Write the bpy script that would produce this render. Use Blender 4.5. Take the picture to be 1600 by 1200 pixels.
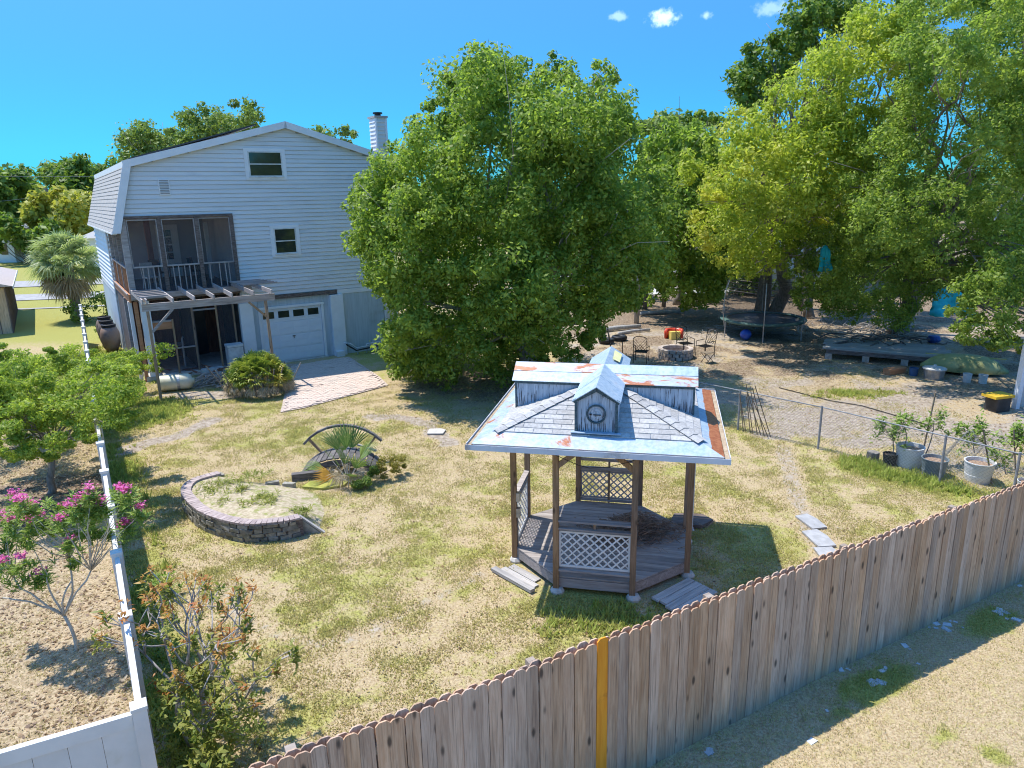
import bpy, math, random
import numpy as np
from mathutils import Vector, Matrix, noise as mnoise
from math import sin, cos, pi, radians, sqrt, atan2, hypot

for o in list(bpy.data.objects): bpy.data.objects.remove(o)
scene = bpy.context.scene
COL = scene.collection
random.seed(7); RNG = np.random.default_rng(7)

# ---------------------------------------------------------------- camera
cam_d = bpy.data.cameras.new('camera'); cam = bpy.data.objects.new('camera', cam_d); COL.objects.link(cam)
cam_d.sensor_width = 36; cam_d.lens = 1100/1600*36
cam_d.clip_start = .1; cam_d.clip_end = 3000
_p, _r = radians(15.04), radians(1.13)
_F = Vector((0, cos(_p), -sin(_p))); _R0 = Vector((1, 0, 0)); _U0 = Vector((0, sin(_p), cos(_p)))
_R = _R0*cos(_r) - _U0*sin(_r); _U = _R0*sin(_r) + _U0*cos(_r)
cam.matrix_world = Matrix(((_R.x, _U.x, -_F.x, 0), (_R.y, _U.y, -_F.y, 0), (_R.z, _U.z, -_F.z, 6.4), (0, 0, 0, 1)))
scene.camera = cam

# ---------------------------------------------------------------- sky and sun
SUN_DIR = Vector((-.40, .21, 1.0)).normalized()
world = bpy.data.worlds.new('World'); scene.world = world; world.use_nodes = True
nt = world.node_tree; nt.nodes.clear()
wo = nt.nodes.new('ShaderNodeOutputWorld'); bg = nt.nodes.new('ShaderNodeBackground')
sky = nt.nodes.new('ShaderNodeTexSky'); sky.sky_type = 'NISHITA'; sky.sun_disc = False
sky.sun_elevation = math.asin(SUN_DIR.z); sky.sun_rotation = atan2(SUN_DIR.x, SUN_DIR.y)
sky.air_density = 1.0; sky.dust_density = .1; sky.ozone_density = 3.0
hs = nt.nodes.new('ShaderNodeHueSaturation'); hs.inputs['Saturation'].default_value = 1.22; hs.inputs['Value'].default_value = 1.0
tint = nt.nodes.new('ShaderNodeMixRGB'); tint.blend_type = 'MULTIPLY'; tint.inputs[0].default_value = 1; 
# added elevation tint: deep blue low down, zenith left bright as neutral fill light
tcs = nt.nodes.new('ShaderNodeTexCoord'); sxs = nt.nodes.new('ShaderNodeSeparateXYZ'); nt.links.new(tcs.outputs['Generated'], sxs.inputs[0])
mrs = nt.nodes.new('ShaderNodeMapRange'); mrs.interpolation_type = 'SMOOTHSTEP'; mrs.inputs['From Min'].default_value = -.02; mrs.inputs['From Max'].default_value = .9; nt.links.new(sxs.outputs['Z'], mrs.inputs['Value'])
mxs = nt.nodes.new('ShaderNodeMixRGB'); mxs.inputs[1].default_value = (.03, .245, .42, 1); mxs.inputs[2].default_value = (1.0, 1.0, 1.0, 1); nt.links.new(mrs.outputs[0], mxs.inputs[0]); nt.links.new(mxs.outputs[0], tint.inputs[2])
nt.links.new(sky.outputs[0], hs.inputs['Color']); nt.links.new(hs.outputs[0], tint.inputs[1])
# a few small clouds low in the sky
tc = nt.nodes.new('ShaderNodeTexCoord')
def cloud(prev, d, size, seed, amount):
    mp = nt.nodes.new('ShaderNodeVectorMath'); mp.operation = 'SUBTRACT'; mp.inputs[1].default_value = d
    nt.links.new(tc.outputs['Generated'], mp.inputs[0])
    sc = nt.nodes.new('ShaderNodeVectorMath'); sc.operation = 'MULTIPLY'; sc.inputs[1].default_value = (1/size[0], 1/size[0], 1/size[1])
    nt.links.new(mp.outputs[0], sc.inputs[0])
    ln = nt.nodes.new('ShaderNodeVectorMath'); ln.operation = 'LENGTH'; nt.links.new(sc.outputs[0], ln.inputs[0])
    nz = nt.nodes.new('ShaderNodeTexNoise'); nz.inputs['Scale'].default_value = 60+seed; nz.inputs['Detail'].default_value = 4
    nt.links.new(tc.outputs['Generated'], nz.inputs['Vector'])
    ad = nt.nodes.new('ShaderNodeMath'); ad.operation = 'MULTIPLY_ADD'; ad.inputs[1].default_value = 1.6; nt.links.new(nz.outputs['Fac'], ad.inputs[0]); nt.links.new(ln.outputs['Value'], ad.inputs[2])
    mr = nt.nodes.new('ShaderNodeMapRange'); mr.interpolation_type = 'SMOOTHSTEP'
    mr.inputs['From Min'].default_value = 1.0; mr.inputs['From Max'].default_value = 1.9; mr.inputs['To Min'].default_value = amount; mr.inputs['To Max'].default_value = 0
    nt.links.new(ad.outputs[0], mr.inputs['Value'])
    mx = nt.nodes.new('ShaderNodeMixRGB'); mx.inputs[2].default_value = (3.6, 4.6, 5.2, 1)
    nt.links.new(mr.outputs[0], mx.inputs[0]); nt.links.new(prev, mx.inputs[1]); return mx.outputs[0]
def skydir(x, y):
    v = _F + _R*((x-800)/1100) - _U*((y-600)/1100); v.normalize(); return tuple(v)
c_ = tint.outputs[0]
for (x, y, sx, sz, a) in ((1036, 27, .022, .010, .75), (966, 25, .014, .006, .35), (1104, 24, .008, .005, .4), (1206, 13, .022, .010, .3)):
    c_ = cloud(c_, skydir(x, y), (sx, sz), x*.07, a)
nt.links.new(c_, bg.inputs['Color']); bg.inputs['Strength'].default_value = .15
nt.links.new(bg.outputs[0], wo.inputs[0])

sd = bpy.data.lights.new('sun', 'SUN'); sd.energy = 2.5; sd.angle = radians(.53); sd.color = (1, .955, .88)
so = bpy.data.objects.new('sun', sd); COL.objects.link(so); so.location = (0, 0, 40)
so.rotation_euler = SUN_DIR.to_track_quat('Z', 'Y').to_euler()
scene.view_settings.view_transform = 'Standard'; scene.view_settings.look = 'None'
scene.view_settings.gamma = 1; scene.view_settings.use_curve_mapping = False
scene.view_settings.exposure = 1.36
scene.render.filter_size = 1.1
try: scene.cycles.filter_width = 1.1
except Exception: pass
scene.render.resolution_x = 1024; scene.render.resolution_y = 768

# ---------------------------------------------------------------- helpers
def tag(o, label=None, cat=None, group=None, kind=None):
    if label: o['label'] = label
    if cat: o['category'] = cat
    if group: o['group'] = group
    if kind: o['kind'] = kind
    return o
def empty(name, loc, rz=0, label=None, cat=None, group=None, parent=None):
    o = bpy.data.objects.new(name, None); COL.objects.link(o); o.location = loc; o.rotation_euler = (0, 0, rz)
    if parent: o.parent = parent
    return tag(o, label, cat, group)

class MB:
    def __init__(s): s.v = []; s.f = []; s.m = []
    def add(s, vs, fs, mi=0):
        n = len(s.v); s.v += [tuple(v) for v in vs]; s.f += [tuple(i+n for i in f) for f in fs]; s.m += [mi]*len(fs); return s
    def box(s, c, d, rot=None, mi=0):
        hx, hy, hz = d[0]/2, d[1]/2, d[2]/2
        vs = [Vector((x, y, z)) for x in (-hx, hx) for y in (-hy, hy) for z in (-hz, hz)]
        if rot is not None:
            R = rot if isinstance(rot, Matrix) else Matrix.Rotation(rot, 3, 'Z')
            vs = [R @ v for v in vs]
        c = Vector(c)
        return s.add([v+c for v in vs], [(0, 1, 3, 2), (4, 6, 7, 5), (0, 4, 5, 1), (2, 3, 7, 6), (0, 2, 6, 4), (1, 5, 7, 3)], mi)
    def span(s, x0, x1, y0, y1, z0, z1, mi=0):
        return s.box(((x0+x1)/2, (y0+y1)/2, (z0+z1)/2), (abs(x1-x0), abs(y1-y0), abs(z1-z0)), None, mi)
    def bar(s, a, b, w, h, up=(0, 0, 1), mi=0):
        a = Vector(a); b = Vector(b); d = b-a; L = d.length; d = d/L; up = Vector(up)
        if abs(d.dot(up)) > .98: up = Vector((1, 0, 0))
        x = d.cross(up).normalized(); z = x.cross(d).normalized()
        R = Matrix((x, d, z)).transposed()
        return s.box((a+b)/2, (w, L, h), R, mi)
    def prism(s, poly, h, axis='z', off=0, mi=0):
        """poly: 2d points (ccw) extruded h along axis from off"""
        n = len(poly)
        def P(p, t):
            return (p[0], p[1], t) if axis == 'z' else ((p[0], t, p[1]) if axis == 'y' else (t, p[0], p[1]))
        vs = [P(p, off) for p in poly]+[P(p, off+h) for p in poly]
        fs = [tuple(range(n-1, -1, -1)), tuple(range(n, 2*n))]+[(i, (i+1) % n, n+(i+1) % n, n+i) for i in range(n)]
        if axis == 'y': fs = [tuple(reversed(f)) for f in fs]
        return s.add(vs, fs, mi)
    def tube(s, pts, rad, k=6, cap=True, mi=0):
        pts = [Vector(p) for p in pts]; n = len(pts)
        if not hasattr(rad, '__len__'): rad = [rad]*n
        vs = []; fs = []; px = None
        for i, p in enumerate(pts):
            d = (pts[min(i+1, n-1)]-pts[max(i-1, 0)]).normalized()
            if px is None:
                px = d.orthogonal().normalized()
            px = (px-d*px.dot(d)).normalized(); py = d.cross(px)
            for j in range(k):
                a = 2*pi*j/k; vs.append(p+(px*cos(a)+py*sin(a))*rad[i])
        for i in range(n-1):
            for j in range(k):
                fs.append((i*k+j, i*k+(j+1) % k, (i+1)*k+(j+1) % k, (i+1)*k+j))
        if cap: fs += [tuple(range(k-1, -1, -1)), tuple((n-1)*k+j for j in range(k))]
        return s.add(vs, fs, mi)
    def lathe(s, prof, k=20, c=(0, 0, 0), mi=0):
        vs = []; fs = []; n = len(prof)
        for r, z in prof:
            for j in range(k): vs.append((c[0]+r*cos(2*pi*j/k), c[1]+r*sin(2*pi*j/k), c[2]+z))
        for i in range(n-1):
            for j in range(k): fs.append((i*k+j, i*k+(j+1) % k, (i+1)*k+(j+1) % k, (i+1)*k+j))
        if prof[0][0] > .001: fs.append(tuple(range(k-1, -1, -1)))
        if prof[-1][0] > .001: fs.append(tuple((n-1)*k+j for j in range(k)))
        return s.add(vs, fs, mi)
    def mesh(s, name, mats, smooth=False):
        me = bpy.data.meshes.new(name); me.from_pydata(s.v, [], s.f)
        for m in (mats if isinstance(mats, (list, tuple)) else [mats]): me.materials.append(m)
        if any(s.m): me.polygons.foreach_set('material_index', s.m)
        if smooth: me.polygons.foreach_set('use_smooth', [True]*len(me.polygons))
        me.update(); return me
    def build(s, name, mats, parent=None, loc=None, rot=None, smooth=False, label=None, cat=None, group=None, kind=None):
        o = bpy.data.objects.new(name, s.mesh(name, mats, smooth)); COL.objects.link(o)
        if parent: o.parent = parent
        if loc is not None: o.location = loc
        if rot is not None: o.rotation_euler = rot
        return tag(o, label, cat, group, kind)
def place(name, me, parent, loc=(0, 0, 0), rot=(0, 0, 0), scale=None):
    o = bpy.data.objects.new(name, me); COL.objects.link(o); o.parent = parent; o.location = loc; o.rotation_euler = rot
    if scale: o.scale = scale
    return o
def np_mesh(name, verts, quads, mat, attr=None, smooth=False):
    """verts Nx3, quads Mx(3|4) numpy"""
    me = bpy.data.meshes.new(name); k = quads.shape[1]
    me.vertices.add(len(verts)); me.vertices.foreach_set('co', np.ascontiguousarray(verts, dtype=np.float32).ravel())
    me.loops.add(quads.size); me.loops.foreach_set('vertex_index', np.ascontiguousarray(quads, dtype=np.int32).ravel())
    me.polygons.add(len(quads)); me.polygons.foreach_set('loop_start', np.arange(0, quads.size, k, dtype=np.int32))
    try: me.polygons.foreach_set('loop_total', np.full(len(quads), k, dtype=np.int32))
    except Exception: pass
    if smooth: me.polygons.foreach_set('use_smooth', np.ones(len(quads), dtype=bool))
    me.update(calc_edges=True)
    if attr is not None:
        a = me.color_attributes.new('tone', 'FLOAT_COLOR', 'POINT'); a.data.foreach_set('color', np.ascontiguousarray(attr, dtype=np.float32).ravel())
    me.materials.append(mat); return me

# ---------------------------------------------------------------- materials
def N(nt, t, **kw):
    n = nt.nodes.new(t)
    for k, v in kw.items(): setattr(n, k, v)
    return n
def newmat(name):
    m = bpy.data.materials.new(name); m.use_nodes = True; nt = m.node_tree; b = nt.nodes['Principled BSDF']; return m, nt, b
def mixc(nt, f, a, b, mode='MIX'):
    n = nt.nodes.new('ShaderNodeMixRGB'); n.blend_type = mode
    for i, x in enumerate((f, a, b)):
        if hasattr(x, 'is_linked') or hasattr(x, 'links'): nt.links.new(x, n.inputs[i])
        elif i == 0: n.inputs[0].default_value = x
        else: n.inputs[i].default_value = tuple(x)+((1,) if len(x) == 3 else ())
    return n.outputs[0]
def noise(nt, vec, scale, detail=3, rough=.55, dist=0):
    n = nt.nodes.new('ShaderNodeTexNoise'); n.inputs['Scale'].default_value = scale; n.inputs['Detail'].default_value = detail
    n.inputs['Roughness'].default_value = rough; n.inputs['Distortion'].default_value = dist
    nt.links.new(vec, n.inputs['Vector']); return n.outputs['Fac']
def ramp(nt, f, a, b):
    n = nt.nodes.new('ShaderNodeMapRange'); n.interpolation_type = 'SMOOTHSTEP'
    n.inputs['From Min'].default_value = a; n.inputs['From Max'].default_value = b; nt.links.new(f, n.inputs['Value']); return n.outputs[0]
def math_(nt, op, a, b=None, c=None):
    n = nt.nodes.new('ShaderNodeMath'); n.operation = op
    for i, x in enumerate((a, b, c)):
        if x is None: continue
        if hasattr(x, 'links'): nt.links.new(x, n.inputs[i])
        else: n.inputs[i].default_value = x
    return n.outputs[0]
def ovec(nt, stretch=(1, 1, 1), rnd=True):
    tcn = nt.nodes.new('ShaderNodeTexCoord'); mp = nt.nodes.new('ShaderNodeMapping'); mp.inputs['Scale'].default_value = stretch
    nt.links.new(tcn.outputs['Object'], mp.inputs['Vector'])
    if not rnd: return mp.outputs[0]
    oi = nt.nodes.new('ShaderNodeObjectInfo'); ad = nt.nodes.new('ShaderNodeVectorMath'); ad.operation = 'ADD'
    ml = math_(nt, 'MULTIPLY', oi.outputs['Random'], 37.0); cb = nt.nodes.new('ShaderNodeCombineXYZ')
    for i in range(3): nt.links.new(ml, cb.inputs[i])
    nt.links.new(mp.outputs[0], ad.inputs[0]); nt.links.new(cb.outputs[0], ad.inputs[1]); return ad.outputs[0]
def objrand(nt):
    return nt.nodes.new('ShaderNodeObjectInfo').outputs['Random']
def bump(nt, b, h, strength, dist=.02):
    n = nt.nodes.new('ShaderNodeBump'); n.inputs['Strength'].default_value = strength; n.inputs['Distance'].default_value = dist
    nt.links.new(h, n.inputs['Height']); nt.links.new(n.outputs[0], b.inputs['Normal'])
def mat(name, c1, c2=None, scale=4, stretch=(1, 1, 1), rough=.8, bmp=.25, rnd=.12, lo=.35, hi=.65, metallic=0, dirt=None, dscale=1.5, dlo=.55, dhi=.75, spec=.3, detail=5):
    m, nt, b = newmat(name); v = ovec(nt, stretch)
    n1 = noise(nt, v, scale, detail, .6)
    col = mixc(nt, ramp(nt, n1, lo, hi), c1, c2 or tuple(x*.75 for x in c1))
    if dirt:
        n2 = noise(nt, ovec(nt), dscale, 5, .65); col = mixc(nt, ramp(nt, n2, dlo, dhi), col, dirt)
    if rnd:
        r = math_(nt, 'MULTIPLY_ADD', objrand(nt), 2*rnd, 1-rnd); hv = nt.nodes.new('ShaderNodeHueSaturation')
        nt.links.new(col, hv.inputs['Color']); nt.links.new(r, hv.inputs['Value']); col = hv.outputs[0]
    nt.links.new(col, b.inputs['Base Color']); b.inputs['Roughness'].default_value = rough; b.inputs['Metallic'].default_value = metallic
    b.inputs['Specular IOR Level'].default_value = spec
    if bmp: bump(nt, b, n1, bmp)
    return m
def leafmat(name, c1, c2, trans=.35, yellow=None, patch=.5):
    """leaves: every leaf its own tone, clumps of the crown drift between two greens"""
    m, nt, b = newmat(name); out = nt.nodes['Material Output']
    g = nt.nodes.new('ShaderNodeNewGeometry'); tcn = nt.nodes.new('ShaderNodeTexCoord')
    n1 = noise(nt, tcn.outputs['Object'], patch, 3)
    f = math_(nt, 'MULTIPLY_ADD', g.outputs['Random Per Island'], .8, math_(nt, 'MULTIPLY_ADD', n1, 1.5, -.6))
    col = mixc(nt, math_(nt, 'MINIMUM', math_(nt, 'MAXIMUM', f, 0), 1), c1, c2)
    if yellow:
        n2 = ramp(nt, noise(nt, tcn.outputs['Object'], patch*.6, 2), .5, .68); col = mixc(nt, n2, col, yellow)
    nt.links.new(col, b.inputs['Base Color']); b.inputs['Roughness'].default_value = .5; b.inputs['Specular IOR Level'].default_value = .35
    tr = nt.nodes.new('ShaderNodeBsdfTranslucent'); nt.links.new(mixc(nt, 1, col, (.92, 1.0, .62), 'MULTIPLY'), tr.inputs['Color'])
    mx = nt.nodes.new('ShaderNodeMixShader'); mx.inputs[0].default_value = trans
    nt.links.new(b.outputs[0], mx.inputs[1]); nt.links.new(tr.outputs[0], mx.inputs[2]); nt.links.new(mx.outputs[0], out.inputs['Surface'])
    return m
def glassy(name, col, rough=.08):
    m, nt, b = newmat(name); n1 = noise(nt, ovec(nt), 6, 3)
    nt.links.new(mixc(nt, n1, col, tuple(c*.5 for c in col)), b.inputs['Base Color']); b.inputs['Roughness'].default_value = rough; b.inputs['Specular IOR Level'].default_value = .8
    return m
def screenmat():
    m, nt, b = newmat('insect_screen'); out = nt.nodes['Material Output']
    b.inputs['Base Color'].default_value = (.07, .07, .08, 1); b.inputs['Roughness'].default_value = .8
    t = nt.nodes.new('ShaderNodeBsdfTransparent'); mx = nt.nodes.new('ShaderNodeMixShader'); mx.inputs[0].default_value = .28
    nt.links.new(t.outputs[0], mx.inputs[1]); nt.links.new(b.outputs[0], mx.inputs[2]); nt.links.new(mx.outputs[0], out.inputs['Surface']); return m

def woodmat(name, c1, c2, grain=(14, 14, 1.2), knots=True, rnd=.16, rough=.85, gdark=(.08, .055, .04), foot=None):
    m, nt, b = newmat(name); v = ovec(nt, grain)
    n1 = noise(nt, v, 1.6, 6, .65, .6); n2 = noise(nt, ovec(nt, tuple(g*4 if g > 3 else g for g in grain)), 1.3, 4)
    col = mixc(nt, ramp(nt, n1, .3, .7), c1, c2); col = mixc(nt, math_(nt, 'MULTIPLY', ramp(nt, n2, .50, .72), .6), col, gdark)
    if knots:
        vo = nt.nodes.new('ShaderNodeTexVoronoi'); vo.inputs['Scale'].default_value = 1.0
        nt.links.new(ovec(nt, tuple((6 if g > 3 else 2.2) for g in grain)), vo.inputs['Vector'])
        k = ramp(nt, vo.outputs['Distance'], .20, .07); col = mixc(nt, math_(nt, 'MULTIPLY', k, .9), col, gdark)
    n3 = noise(nt, ovec(nt, tuple(.35*g if g > 3 else g*.8 for g in grain)), 1.1, 3)
    hv = nt.nodes.new('ShaderNodeHueSaturation'); nt.links.new(col, hv.inputs['Color'])
    r = math_(nt, 'MULTIPLY_ADD', objrand(nt), 2*rnd, 1-rnd); r2 = math_(nt, 'MULTIPLY', r, math_(nt, 'MULTIPLY_ADD', n3, .7, .65)); nt.links.new(r2, hv.inputs['Value'])
    r3 = math_(nt, 'MULTIPLY_ADD', math_(nt, 'FRACT', math_(nt, 'MULTIPLY', objrand(nt), 7.3)), .3, .78); nt.links.new(r3, hv.inputs['Saturation'])
    col = hv.outputs[0]
    if foot:   # rain-splashed dirt on the bottom of the boards
        sx = nt.nodes.new('ShaderNodeSeparateXYZ'); tcn = nt.nodes.new('ShaderNodeTexCoord'); nt.links.new(tcn.outputs['Object'], sx.inputs[0])
        h = math_(nt, 'ADD', sx.outputs['Z'], math_(nt, 'MULTIPLY', n3, .35)); col = mixc(nt, math_(nt, 'MULTIPLY', ramp(nt, h, .5, .12), .35), col, foot)
    nt.links.new(col, b.inputs['Base Color']); b.inputs['Roughness'].default_value = rough; b.inputs['Specular IOR Level'].default_value = .2
    bump(nt, b, n1, .4, .01); return m
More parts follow.
